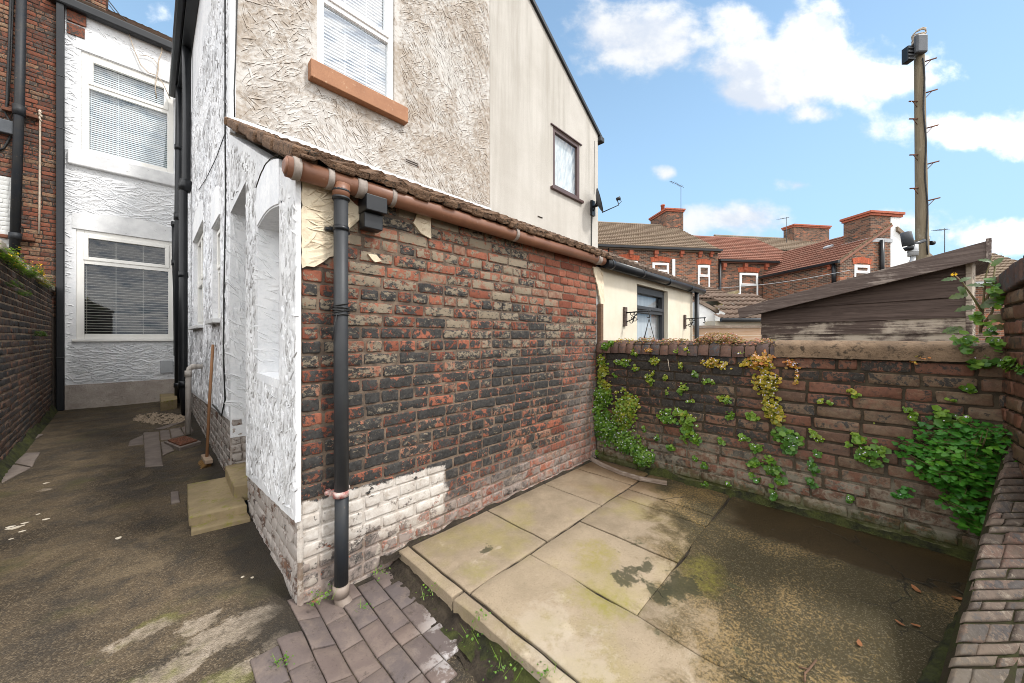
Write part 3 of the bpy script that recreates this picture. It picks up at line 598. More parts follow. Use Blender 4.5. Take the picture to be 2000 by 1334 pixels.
# ================================================================ ground, patio
XS, YM, YG, YR, XB = .531, 2.126, 4.30, 11.0, 3.59
def sst(x, a, b):
    t = max(0, min(1, (x - a) / (b - a))); return t * t * (3 - 2 * t)
def dip(x, y): return -(.062 + .022 * sst(2.1 - y, 0, .5)) * sst(x, .42, .64) * sst(2.4 - y, 0, .1) - .03 * sst(2.0 - y, 0, .5) * sst(x, .1, .45) * (1 - sst(x, .42, .64))
def ground_z(x, y):
    z = dip(x, y)
    z += (.010 * fnoise((x, y, 0), 1.1) + .004 * fnoise((x, y, 5), 6)) * (1 - .8 * sst(x, .1, .4))
    return z - .004
def build_ground():
    mb = MB()
    x0, x1, y0, y1 = -3.2, 1.16, -2.0, 11.6
    mb.grid(lambda u, v: ((lambda x, y: ((x, y, ground_z(x, y)), (x, y, 0)))(x0 + (x1 - x0) * u, y0 + (y1 - y0) * v)), 96, 270)
    mb.build('ground', M['asphalt'], kind='structure')
    far = MB(); far.poly([(-900, -900, -.35), (900, -900, -.35), (900, 900, -.35), (-900, 900, -.35)])
    far.build('terrain', M['asphalt'], kind='structure')
build_ground()
PZ = .018
def slab(mb, pts, z0, z1, col, step=.12, wob=.005, ws=9, zf=None):
    """a flag: top with slight unevenness and a tight worn arris, and sides"""
    a, b, c, d = [V(p) for p in pts]; W_, H_ = (b - a).length, (d - a).length; e = .007
    us = [0, e / W_] + [i / max(2, int(W_ / step)) for i in range(1, max(2, int(W_ / step)))] + [1 - e / W_, 1]
    vs = [0, e / H_] + [i / max(2, int(H_ / step)) for i in range(1, max(2, int(H_ / step)))] + [1 - e / H_, 1]
    n, m = len(us) - 1, len(vs) - 1; base = len(mb.v); tilt = R_.uniform(-.003, .003); dz = R_.uniform(-.002, .004)
    for j in range(m + 1):
        for i in range(n + 1):
            u, v = us[i], vs[j]; p = (a * (1 - u) + b * u) * (1 - v) + (d * (1 - u) + c * u) * v
            ed = i in (0, n) or j in (0, m); nr = ed or i in (1, n - 1) or j in (1, m - 1); q = V((p.x, p.y, 0))
            off = V((fnoise(q, ws), fnoise(q + V((5, 5, 5)), ws), 0)) * (wob if nr else 0)
            mb.vert((p.x + off.x, p.y + off.y, (zf(p.x, p.y) if zf else z1) + dz + tilt * (u - .5) - (.005 if ed else 0) - (max(0, fnoise(q, 40)) * .004 if nr else 0) + fnoise(q, 3) * .003), col)
    for j in range(m):
        for i in range(n): k = base + j * (n + 1) + i; mb.face((k, k + 1, k + n + 2, k + n + 1), 0, True)
    per = [base + i for i in range(n + 1)] + [base + j * (n + 1) + n for j in range(1, m + 1)] + [base + m * (n + 1) + i for i in range(n - 1, -1, -1)] + [base + j * (n + 1) for j in range(m - 1, 0, -1)]
    lo = [mb.vert((mb.v[k][0], mb.v[k][1], z0), col) for k in per]
    for i in range(len(per)): j = (i + 1) % len(per); mb.face((lo[i], lo[j], per[j], per[i]))
def build_patio():
    bed = MB(); bed.grid(lambda u, v: ((lambda x, y: ((x, y, PZ - .013 + .012 * fnoise((x, y, 1), 11) + .004 * fnoise((x, y, 1), 40)), (x, y, 0)))(1.16 + 2.5 * u, -1.0 + 3.2 * v)), 160, 200)
    bed.build('soil_bed', M['soil'], kind='structure')
    mb = MB(); g = .0045
    rows = [(1.490, 2.105, [1.20, 1.878, 2.60, 3.15, 3.56]), (.770, 1.484, [1.690, 2.262, 2.843, 3.05])]
    for y0, y1, xs in rows:
        for i in range(len(xs) - 1):
            slab(mb, [(xs[i] + g, y0 + g, 0), (xs[i + 1] - g, y0 + g, 0), (xs[i + 1] - g, y1 - g, 0), (xs[i] + g, y1 - g, 0)], -.06, PZ, (R_.random(), R_.random(), R_.random(), 0))
    slab(mb, [(3.055, .770 + g, 0), (3.56, .770 + g, 0), (3.56, 1.484 - g, 0), (3.055, 1.484 - g, 0)], -.06, PZ - .004, (.1, .4, .5, 0))
    # one cast area on the right, running under the right-hand wall
    slab(mb, [(1.692, -.9, 0), (3.56, -.9, 0), (3.56, .762, 0), (1.692, .762, 0)], -.06, PZ - .002, (.25, .5, .5, 0), .06, .03, 3.1)
    slab(mb, [(1.20 + g, -.9, 0), (1.686, -.9, 0), (1.686, 1.484 - g, 0), (1.20 + g, 1.484 - g, 0)], -.06, PZ, (.8, .5, .5, 0), .06, .03, 3.1)
    mb.build('patio', M['concrete'], kind='structure')
    kb = MB()
    for y0, y1 in ((1.53, 2.11), (.60, 1.515), (-.9, .585)):
        slab(kb, [(1.115, y0, 0), (1.185, y0, 0), (1.185, y1, 0), (1.115, y1, 0)], -.12, PZ + .006, (R_.random() * .5 + .5, .5, .5, 0), .06)
    kb.build('kerb_strip', M['concrete'], kind='structure')
    # clay pavers laid in strips beside the kerb
    pv = MB(); rng = random.Random(4)
    for c in range(8):
        x = .30 + c * .108; y = .93 + rng.uniform(0, .1) + (.10 if c % 2 else 0)
        while y < 2.06:
            l = .208 * rng.uniform(.97, 1.03)
            if rng.random() < .10: l *= .5
            xm, ym = x + .05, y + l / 2
            edge = (xm > .34 + (1.9 - ym) * .02) and (xm < (1.08 if ym > 1.35 else 1.0 - (1.35 - ym) * .55)) and not (xm < .53 and ym > 1.95) and ym > 1.0
            if edge:
                zo = .005 + rng.uniform(-.003, .003); zf = lambda x_, y_: dip(x_, y_) + zo; z = zf(xm, ym)
                slab(pv, [(x, y, 0), (x + .103, y, 0), (x + .103, y + l - .005, 0), (x, y + l - .005, 0)], z - .05, z, (rng.random(), rng.random(), rng.random(), 0), .05, .002, 9, zf)
            y += l
    pv.build('brick_paving', M['pavers'], kind='structure')
    ms = MB(); rng = random.Random(8)       # soil and moss between the pavers and the kerb
    def fm(u, v):
        y = .35 + 1.76 * v; wl = 1.0 - .22 * sst(1.35 - y, 0, .5) + .03 * fnoise((y, 0, 3), 7); x = wl + (1.118 - wl) * u
        return (x, y, ground_z(x, y) + .045 * u * u + .016 * fnoise((x, y, 2), 18) + .006 * fnoise((x, y, 2), 60) + .004), (x, y, 0)
    ms.grid(fm, 24, 140); ms.build('soil_strip', M['soil'], kind='structure')
    m2 = MB()
    def fk(u, v):
        y = .2 + 1.3 * v; x = 1.02 + .094 * u + .012 * fnoise((y, 3, 0), 9) * (1 - u); z = ground_z(x, y) + .012 + .06 * u * u * sst(1.55 - y, 0, .35) + .012 * fnoise((x, y, 7), 22)
        return (x, y, z), (x, y, 0)
    m2.grid(fk, 14, 110); m2.build('moss_strip', M['moss'], kind='structure')
    # flags, slabs and patches let into the alley asphalt
    fl = MB()
    for q in ([(280, 845), (310, 843), (318, 910), (284, 912)], [(253, 862), (279, 850), (281, 868), (250, 872)], [(312, 842), (330, 840), (334, 858), (314, 860)], [(332, 839), (352, 836), (360, 850), (336, 856)],
              [(314, 864), (330, 862), (340, 880), (318, 890)], [(304, 838), (345, 824), (362, 822), (320, 838)],
              [(28, 905), (50, 885), (78, 884), (62, 912)], [(0, 932), (26, 908), (60, 914), (4, 944)], [(50, 855), (62, 848), (84, 849), (60, 862)], [(333, 962), (349, 961), (352, 980), (334, 984)],
              [(354, 836), (372, 830), (378, 842), (362, 849)]):
        pts = [gz(*p) for p in q]
        if (pts[1] - pts[0]).cross(pts[3] - pts[0]).z < 0: pts = [pts[0], pts[3], pts[2], pts[1]]
        z = max(ground_z(p.x, p.y) for p in pts) + .008; slab(fl, pts, z - .05, z, (R_.random(), R_.random(), R_.random(), 0), .1)
    fl.build('paving_flags', M['slate'], kind='structure')
build_patio()
def gravel():
    mb = MB(); rng = random.Random(3); c = gz(315, 822); 
    for _ in range(420):
        a = rng.uniform(0, 6.28); r = math.sqrt(rng.random()); p = gz(312 + math.cos(a) * r * 52, 818 + math.sin(a) * r * 11)
        z = ground_z(p.x, p.y) + .008; s = rng.uniform(.012, .026); b = len(mb.v); k = (rng.random(), rng.random(), 0, 0)
        for d in ((1, 0, 0), (0, 1, 0), (-1, 0, 0), (0, -1, 0), (0, 0, .8), (0, 0, -.8)):
            mb.vert((p.x + d[0] * s * rng.uniform(.7, 1.3), p.y + d[1] * s * rng.uniform(.7, 1.3), z + d[2] * s), k)
        for f in ((0, 1, 4), (1, 2, 4), (2, 3, 4), (3, 0, 4), (1, 0, 5), (2, 1, 5), (3, 2, 5), (0, 3, 5)): mb.face([b + i for i in f])
    o = mb.build('gravel', M['gravel'], kind='stuff'); tag(o, 'patch of pale loose gravel under the black drainpipes', 'gravel')
gravel()
# ================================================================ helpers for buildings
def wall(mb, fr, a0, a1, b0, b1, thick, holes=(), mi=0, res=None):
    """flat wall with rectangular openings and their reveals; front face at c=0"""
    As = sorted({a0, a1, *[h[0] for h in holes], *[h[1] for h in holes]}); Bs = sorted({b0, b1, *[h[2] for h in holes], *[h[3] for h in holes]})
    As = [a for a in As if a0 <= a <= a1]; Bs = [b for b in Bs if b0 <= b <= b1]
    inh = lambda a, b: any(h[0] < a < h[1] and h[2] < b < h[3] for h in holes)
    for i in range(len(As) - 1):
        for j in range(len(Bs) - 1):
            x0, x1, y0, y1 = As[i], As[i + 1], Bs[j], Bs[j + 1]
            if inh((x0 + x1) / 2, (y0 + y1) / 2): continue
            for c, fl in ((0, 0), (-thick, 1)):
                q = [(x0, y0), (x1, y0), (x1, y1), (x0, y1)]
                if fl: q = q[::-1]
                mb.poly([fr.p(a, b, c) for a, b in q], mi, (.4, .4, .4, 0), [(a, b, c) for a, b in q])
    def side(p, q): mb.poly([fr.p(*p, 0), fr.p(*q, 0), fr.p(*q, -thick), fr.p(*p, -thick)], mi, (.4, .4, .4, 0), [(*p, 0), (*q, 0), (*q, -thick), (*p, -thick)])
    def edge(b, flip, k):
        x = a0
        for h in sorted([h for h in holes if h[k] == b]) + [(a1, a1)]:
            if h[0] > x + 1e-6: side((x, b), (h[0], b)) if not flip else side((h[0], b), (x, b))
            x = h[1]
    side((a0, b0), (a0, b1)); side((a1, b1), (a1, b0)); edge(b1, False, 3); edge(b0, True, 2)
    for h in holes:
        x0, x1, y0, y1 = h[0], h[1], h[2], h[3]
        side((x0, y1), (x0, y0)); side((x1, y0), (x1, y1))
        if y1 < b1: side((x1, y1), (x0, y1))
        if y0 > b0: side((x0, y0), (x1, y0))
def window(parent, fr, a0, a1, b0, b1, c, mat, transom=None, fw=.06, glass='glass', blind=None, mull=None, backing='room', depth=.06, name='window', back=.35, sash=True):
    """frame with its panes; top light above the transom; slatted blind and a dim room behind"""
    mb = MB(); f = fw; c0, c1 = c - depth, c
    mb.box(fr, a0, a0 + f, b0, b1, c0, c1); mb.box(fr, a1 - f, a1, b0, b1, c0, c1)
    mb.box(fr, a0 + f, a1 - f, b0, b0 + f, c0, c1 - .002); mb.box(fr, a0 + f, a1 - f, b1 - f, b1, c0, c1 - .002)
    lights = [(a0 + f, a1 - f, b0 + f, b1 - f)]
    if transom:
        mb.box(fr, a0 + f, a1 - f, transom - f * .45, transom + f * .45, c0, c1 - .003)
        lights = [(a0 + f, a1 - f, b0 + f, transom - f * .45), (a0 + f, a1 - f, transom + f * .45, b1 - f)]
    if mull:
        mb.box(fr, mull - f * .4, mull + f * .4, b0 + f, b1 - f, c0, c1 - .005)
        lights = [q for l in lights for q in ((l[0], mull - f * .4, l[2], l[3]), (mull + f * .4, l[1], l[2], l[3]))]
    if sash and transom:       # the opening light stands proud
        l = lights[-1]; s = f * .55
        for q in ((l[0] - .012, l[0] + s, l[2] - .012, l[3] + .012), (l[1] - s, l[1] + .012, l[2] - .012, l[3] + .012), (l[0] + s, l[1] - s, l[2] - .012, l[2] + s), (l[0] + s, l[1] - s, l[3] - s, l[3] + .012)):
            mb.box(fr, *q, c0 + .004, c1 + .016)
    w = mb.build(name, mat, parent, bevel=.005)
    for l in lights:
        g = MB(); k = c - depth * .62; g.poly([fr.p(l[0] - .004, l[2] - .004, k), fr.p(l[1] + .004, l[2] - .004, k), fr.p(l[1] + .004, l[3] + .004, k), fr.p(l[0] - .004, l[3] + .004, k)]); g.build('pane', M[glass], w)
    if blind:
        bm, pitch, ang = blind; s = MB(); b = b0 + f; cc = c - depth - .05
        while b < b1 - f:
            h = pitch * .56; ca, sa = math.cos(ang) * h, math.sin(ang) * h
            q = [fr.p(a0 + f * .5, b - sa, cc + ca), fr.p(a1 - f * .5, b - sa, cc + ca), fr.p(a1 - f * .5, b + sa, cc - ca), fr.p(a0 + f * .5, b + sa, cc - ca)]
            s.poly(q); s.poly([p - fr.n * .0012 - V((0, 0, .001)) for p in q][::-1]); b += pitch
        for k in (.09, .37, .65, .93): x = a0 + (a1 - a0) * k; s.box(fr, x - .003, x + .003, b0 + f, b1 - f, cc + pitch * .5, cc + pitch * .5 + .002)
        s.build('blind', bm, w)
    if backing:
        k = MB(); k.box(fr, a0 + .01, a1 - .01, b0 + .01, b1 - .01, c - depth - back, c - depth - back + .01)
        for q in ((a0 + .008, a0 + .012, b0, b1), (a1 - .012, a1 - .008, b0, b1), (a0, a1, b0 + .008, b0 + .012), (a0, a1, b1 - .012, b1 - .008)): k.box(fr, *q, c - depth - back + .01, c - depth - .002)
        k.build('room_lining', M[backing], w)
    return w
def pipe_run(parent, name, pts, r, mat, joints=(), jm=None, seg=14):
    mb = MB(); mb.tube(pts, r, seg)
    for (p, q, k) in joints: mb.tube([p, q], r * k, seg)
    return mb.build(name, mat, parent)
FM = Fr((0, YM, 0), (1, 0, 0)); FG = Fr((0, YG, 0), (1, 0, 0)); FRr = Fr((0, YR, 0), (1, 0, 0)); FS = Fr((XS, 0, 0), (0, -1, 0)); FB = Fr((XB, 0, 0), (0, -1, 0))
# ================================================================ the white house: rear wall, side wing, gable
def zroof(x): return 6.9 + (x - XS) * (8.29 - 6.9) / (3.905 - XS) if x < 3.905 else 8.29 - (x - 3.905) * .621
def build_white_house():
    H = thing('white_house', 'tall white house with trowel textured render, its rear wing ending in a stained cream gable', 'house', (XS, 7.0, 0))
    # rear wall of the main house
    up, lo = (-.965, .355, 5.10, 7.12), (-1.03, .372, 1.38, 3.56)
    mb = MB(); wall(mb, FRr, -1.265, 1.2, .46, 7.9, .25, [up, lo])
    okr = lambda a, b: not any(h[0] - .06 < a < h[1] + .06 and h[2] - .1 < b < h[3] + .30 for h in (up, lo)) and -1.24 < a < .52 and .5 < b < 7.4 and not (4.7 < b < 5.2)
    strokes(mb, FRr, -1.24, .53, .48, 7.3, 2600, (.16, .34), (.03, .055), (.012, .022), (18, -20), 3, okr, spread=11)
    strokes(mb, FRr, -1.25, .54, .48, 7.7, 2800, (.05, .13), (.016, .03), (.008, .014), (24, -26), 4, lambda a, b: not any(h[0] - .02 < a < h[1] + .02 and h[2] - .03 < b < h[3] + .38 for h in (up, lo)) and -1.25 < a < .54, spread=14)
    mb.build('rear_wall', M['white'], H)
    pl = MB(); mortar(pl, FRr, -1.265, .56, -.05, .47, .02, .02, .05); pl.box(FRr, -1.265, .56, .455, .475, -.1, .012); pl.build('rear_plinth', M['plinth_white'], H)
    for (a0, a1, b0, rise) in ((-1.03, .42, 7.15, .06), (-1.08, .44, 3.58, .09)):      # flat, slightly cambered lintels
        l = MB(); n = 12; top = [(a0 + (a1 - a0) * i / n, b0 + .28 + rise * math.sin(math.pi * i / n)) for i in range(n + 1)]; bot = [(a0 + (a1 - a0) * i / n, b0 - .02) for i in range(n, -1, -1)]
        l.prism(FRr, top + bot, .0, .016); l.build('lintel', M['stone_sill'], H, .004)
    window(H, FRr, *up, -.02, M['upvc'], 6.47, .10, 'glass', (M['blind'], .042, rad(58)), name='window')
    window(H, FRr, *lo, -.02, M['upvc'], 2.93, .10, 'glass_soft', (M['blind_low'], .055, rad(12)), name='window')
    s = MB(); s.box(FRr, -1.13, .50, 4.80, 5.085, -.05, .09); s.build('sill', M['stone_sill'], H, .02)
    s = MB(); s.box(FRr, -1.08, .42, 1.325, 1.378, -.05, .05); s.build('sill', M['upvc'], H, .008)
    c = MB(); c.box(FRr, -1.14, -.92, 7.35, 7.56, -.2, .03); c.build('brick_corbel', M['brick_house'], H, .004)
    c = MB(); c.box(FRr, -1.14, -.90, 7.60, 7.84, -.2, .045); c.build('brick_corbel', M['brick_house'], H, .004)
    g = MB(); g.box(FRr, -1.36, .60, 7.80, 7.98, .01, .17); g.build('gutter', M['pvc_black'], H, .03)
    FRf = Fr((0, YR - .12, 7.98), (1, 0, 0), (0, .84, .54)); t = MB(); tiles(t, FRf, -1.25, 8.0, 0, 3.6, .30, .30, .014, .03, 2); t.build('roof', M['tile_dark'], H)
    ch = thing_part = MB(); F = Fr((0, 12.0, 0), (1, 0, 0)); bricks(ch, F, -1.62, -.70, 8.2, 11.2, hdr=3, seed=21); F2 = Fr((-.70, 0, 0), (0, 1, 0)); bricks(ch, F2, 12.0, 12.6, 8.2, 11.2, hdr=3, seed=22)
    ch.box(F, -1.61, -.71, 8.0, 11.2, -.6, -.012, 1); ch.build('chimney', [M['brick_house'], M['mortar_house']], H)
    # long side wall of the wing
    w1, w2 = (-8.42, -6.76, 1.60, 3.10), (-5.67, -4.98, 1.62, 2.74)
    mb = MB(); wall(mb, FS, -11.0, -4.302, .62, 6.9, .22, [w1, w2]); mb.prism(FS, [(-11.0, .27), (-4.302, .60), (-4.302, .62), (-11.0, .62)], -.03, 0)
    oks = lambda a, b: not any(h[0] - .03 < a < h[1] + .03 and h[2] - .04 < b < h[3] + .04 for h in (w1, w2)) and -10.9 < a < -4.33 and .62 + (-4.3 - a) * -.05 < b < 6.9
    strokes(mb, FS, -10.9, -4.33, .35, 5.6, 9500, (.08, .20), (.016, .034), (.006, .012), (62, 118), 5, oks, spread=26)
    mb.build('side_wall', M['white_grey'], H)
    pl = MB(); bricks(pl, FS, -10.9, -4.31, -.05, .60, seed=6, relief=.012, jit=.005, keep=lambda a, b: b < .60 + (-4.3 - a) * -.05); mortar(pl, FS, -11, -4.302, -.08, .62, -.009, .004, .06, 1)
    for i in range(len(pl.v)):
        x, y, z = pl.v[i]; pl.v[i] = (x + .008, y, z)
    pl.build('side_plinth', [M['brick_side'], M['mortar_side']], H)
    window(H, FS, *w1, -.05, M['upvc'], 2.32, .075, 'glass', None, mull=-7.6)
    window(H, FS, *w2, -.05, M['upvc'], 2.22, .06, 'glass', None)
    for (a0, a1, b) in ((-8.5, -6.7, 1.595), (-5.73, -4.93, 1.615)):
        s = MB(); s.box(FS, a0, a1, b - .05, b, -.12, .07); s.build('sill', M['stone_sill'], H, .006)
    for (a0, a1, b0) in ((-8.44, -6.74, 3.10), (-5.69, -4.96, 2.745)):
        l = MB(); n = 10; top = [(a0 + (a1 - a0) * i / n, b0 + .30 + .10 * math.sin(math.pi * i / n)) for i in range(n + 1)]; bot = [(a0 + (a1 - a0) * i / n, b0 + .005) for i in range(n, -1, -1)]
        l.prism(FS, top + bot, -.01, .014); l.build('lintel', M['white_smooth'], H, .004)
    # gable end above the outhouse
    gw = (1.30, 2.22, 4.44, 6.08)
    mb = MB(); wall(mb, FG, XS + .002, 3.898, 2.3, 6.9, .22, [gw]); mb.prism(FG, [(XS + .002, 6.9), (3.898, 6.9), (3.898, zroof(3.898)), ], -.22, 0)
    okg = lambda a, b: not (gw[0] - .05 < a < gw[1] + .05 and gw[2] - .05 < b < gw[3] + .1) and not (1.18 < a < 2.40 and 4.22 < b < 4.5) and .60 < a < 3.89 and b > 3.40
    strokes(mb, FG, .6, 3.9, 3.40, 7.3, 7600, (.08, .20), (.016, .036), (.0035, .008), (-58, 38), 9, okg, spread=15, sw=1.6)
    mb.build('gable_wall', M['tan'], H)
    s = MB(); s.box(FG, XS - .004, .572, 3.38, 6.9, -.1, .012); s.build('corner_bead', M['white'], H, .004)
    window(H, FG, *gw, -.03, M['upvc_w'], 5.27, .075, 'glass_sky', (M['blind'], .04, rad(62)))
    s = MB(); s.box(FG, 1.205, 2.365, 4.235, 4.432, -.06, .10)
    s.build('sill', M['sill_brown'], H, .008)
    F0 = Fr((0, YG - .012, 0), (1, 0, 0)); l = MB(); l.box(F0, 1.98, 2.28, 6.09, 6.33, -.05, .004); l.box(F0, 1.28, 1.97, 6.09, 6.33, -.05, .002); l.build('lintel', M['arch_red'], H)
    v = MB()
    a0, b0 = FG.hit(790, 310); a1, b1 = FG.hit(818, 328)
    v.box(FG, a0, a1, b1 - .005, b1 + .07, .0, .006); v.build('vent_grille', M['brick_side'], H)
    v = MB()
    for k in range(2): v.box(FG, a0 + .015, a1 - .015, b1 + .010 + .026 * k, b1 + .024 + .026 * k, .006, .008)
    v.build('vent_slot', M['soil'], H)
    FRw = Fr((XS - .12, 0, 6.86), (0, -1, 0), (.92, 0, .38)); t = MB(); t.box(FRw, -11.5, -4.22, 0, 3.75, -.07, 0); t.build('roof', M['tile_dark'], H)
    e = MB(); e.box(FS, -11.1, -4.26, 6.70, 6.87, .0, .14); e.build('fascia', M['pvc_black'], H, .004)
    g = MB(); g.box(FS, -10.9, -4.22, 6.76, 6.87, .141, .26); g.build('gutter', M['pvc_black'], H, .03)
    # rainwater and soil pipes in the inner corner, and the square downpipe on the party line
    x = .43
    pipe_run(H, 'drainpipe', [(x, 10.3, 6.85), (x - .02, 10.3, 4.2), (x - .02, 10.3, .02)], .066, M['pvc_black'], [((x - .01, 10.3, 5.4), (x - .01, 10.3, 5.5), 1.18), ((x - .02, 10.3, 3.9), (x - .02, 10.3, 4.05), 1.2), ((x - .02, 10.3, .35), (x - .02, 10.3, .45), 1.2)])
    pipe_run(H, 'drainpipe', [(.455, 8.75, 6.7), (.45, 8.75, 4.3), (.41, 8.75, 4.05), (.41, 8.75, .5), (.44, 8.72, .0)], .062, M['pvc_black'], [((.45, 8.75, 4.28), (.42, 8.75, 4.08), 1.45), ((.41, 8.75, 2.5), (.41, 8.75, 2.6), 1.15), ((.41, 8.75, .5), (.42, 8.74, .62), 1.2)])
    pipe_run(H, 'soil_pipe', [(.375, 10.75, 3.9), (.378, 10.75, 3.2), (.385, 10.8, 2.9), (.40, 10.85, 2.5), (.41, 10.85, 1.0)], .060, M['pvc_black'], [((.375, 10.75, 3.86), (.375, 10.75, 3.96), 1.2), ((.378, 10.75, 3.0), (.378, 10.75, 3.12), 1.15)])
    d = MB(); d.box(FRr, -1.262, -1.162, .0, 7.82, .02, .13)
    for z in (1.0, 3.2, 5.4, 6.4): d.box(FRr, -1.268, -1.156, z, z + .03, .012, .136)
    d.build('downpipe', M['pvc_black'], H, .02)
    w = MB(); p0 = V((.53, 6.85, .98)); w.tube([p0, (.42, 6.85, .985), (.385, 6.85, .96), (.375, 6.85, .9), (.372, 6.85, .02)], .033, 12); w.tube([(.374, 6.85, .93), (.373, 6.85, .84)], .040, 12); w.tube([(.46, 6.85, .985), (.40, 6.85, .98)], .040, 12); w.build('waste_pipe', M['white_pipe'], H)
    b = MB(); b.box(FRr, .14, .35, .62, .90, .0, .05); b.build('meter_box', M['pale_box'], H, .01)
    # loose cables
    cb = MB(); pts = [(463, -5), (461, 60), (459, 130), (457, 180), (458, 238)]
    cb.tube([FG.p(*FG.hit(x, y), .012) for x, y in pts], .006, 6); pts = [(443, -5), (443, 245), (444, 400), (441, 560), (440, 700), (443, 780), (436, 812), (428, 800), (418, 790)]
    cb.tube([FS.p(*FS.hit(x, y), .014) for x, y in pts], .007, 6); pts = [(443, 262), (425, 310), (405, 350), (390, 372)]
    cb.tube([FS.p(*FS.hit(x, y), .014) for x, y in pts], .004, 6); cb.build('cable', M['cable'], H)
    cb = MB()
    pts = [(238, 48), (250, 62), (262, 100), (275, 130), (290, 145), (306, 150), (318, 165), (332, 195)]; cb.tube([FRr.p(*FRr.hit(x, y), .06) for x, y in pts], .009, 6)
    pts = [(322, 84), (316, 92), (316, 105), (310, 120), (309, 138), (306, 152), (303, 175), (306, 195)]; cb.tube([FRr.p(*FRr.hit(x, y), .07) for x, y in pts], .011, 6)
    pts = [(272, 110), (288, 112), (300, 118), (309, 130), (306, 150)]; cb.tube([FRr.p(*FRr.hit(x, y), .06) for x, y in pts], .007, 6); cb.build('loose_cable', M['cable_w'], H)
    # reddish box standing behind the upper blind
    return H
HOUSE = build_white_house()
# ---------------------------------------------------------------- red brick neighbour at the left edge
def build_brick_house():
    H = thing('brick_house', 'old red brick house at the left edge with a stout iron soil pipe', 'house', (-2, YR, 0))
    mb = MB(); bricks(mb, FRr, -3.4, -1.270, 1.8, 8.4, seed=31, hdr=4, jit=.005, keep=lambda a, b: not (a < -1.74 and b < 4.32)); mortar(mb, FRr, -3.4, -1.270, 0, 8.4, -.008, .004, .08, 1)
    mb.box(FRr, -3.4, -1.270, -.1, 8.4, -.3, -.02, 1); mb.build('wall', [M['brick_house'], M['mortar_house']], H)
    p = MB(); bricks(p, FRr, -3.4, -1.742, 1.8, 4.32, seed=33, hdr=4, relief=.007, jit=.003); p.box(FRr, -3.4, -1.742, 1.7, 4.32, -.019, -.006); p.build('painted_panel', M['brick_white'], H)
    e = MB(); e.box(FRr, -3.6, -1.27, 8.4, 8.6, -.3, .2); e.build('fascia', M['pvc_black'], H)
    y = YR - .16
    P = lambda px, py: (lambda q: FRr.p(*q, .16))(FRr.hit(px, py, .16))
    pipe_run(H, 'soil_pipe', [P(43, -60), P(38, 200), P(28, 505)], .060, M['iron'], [(P(37.5, 206), P(37, 226), 1.22), (P(30, 455), P(29.7, 468), 1.25)], seg=18)
    for (x, yy) in ((37, 216), (30, 462)):
        b = MB(); a, z = FRr.hit(x, yy, .16); b.box(FRr, a - .2, a + .2, z - .03, z + .03, .02, .10); b.build('pipe_bracket', M['rust'], H, .01)
    g = MB(); a, z = FRr.hit(12, 250, .05); g.box(FRr, a - .3, a + .12, z - .11, z + .13, 0, .12); g.build('cable_box', M['grey_box'], H, .015)
    c = MB(); c.tube([FRr.p(*FRr.hit(x, yy), .02) for x, yy in ((22, -20), (18, 100), (14, 200), (11, 222), (24, 245), (20, 270), (8, 290), (-5, 295))], .016, 6); c.tube([FRr.p(*FRr.hit(x, yy), .02) for x, yy in ((27, -20), (22, 120), (17, 205))], .010, 6); c.build('cable', M['cable'], H)
    return H
build_brick_house()
r = MB(); r.tube([FRr.p(*FRr.hit(x, y), .03) for x, y in ((79, 216), (79, 235), (78.5, 330), (78, 400), (77, 458))], .014, 8)
for k in range(5): r.tube([FRr.p(*FRr.hit(76 + k % 3 * 2.5, 218 + k * 4), .035), FRr.p(*FRr.hit(82 - k % 2 * 4, 223 + k * 4), .035)], .016, 6)
tag(r.build('rope', M['cable_w']), 'knotted cream rope hanging down the red brick wall', 'rope')
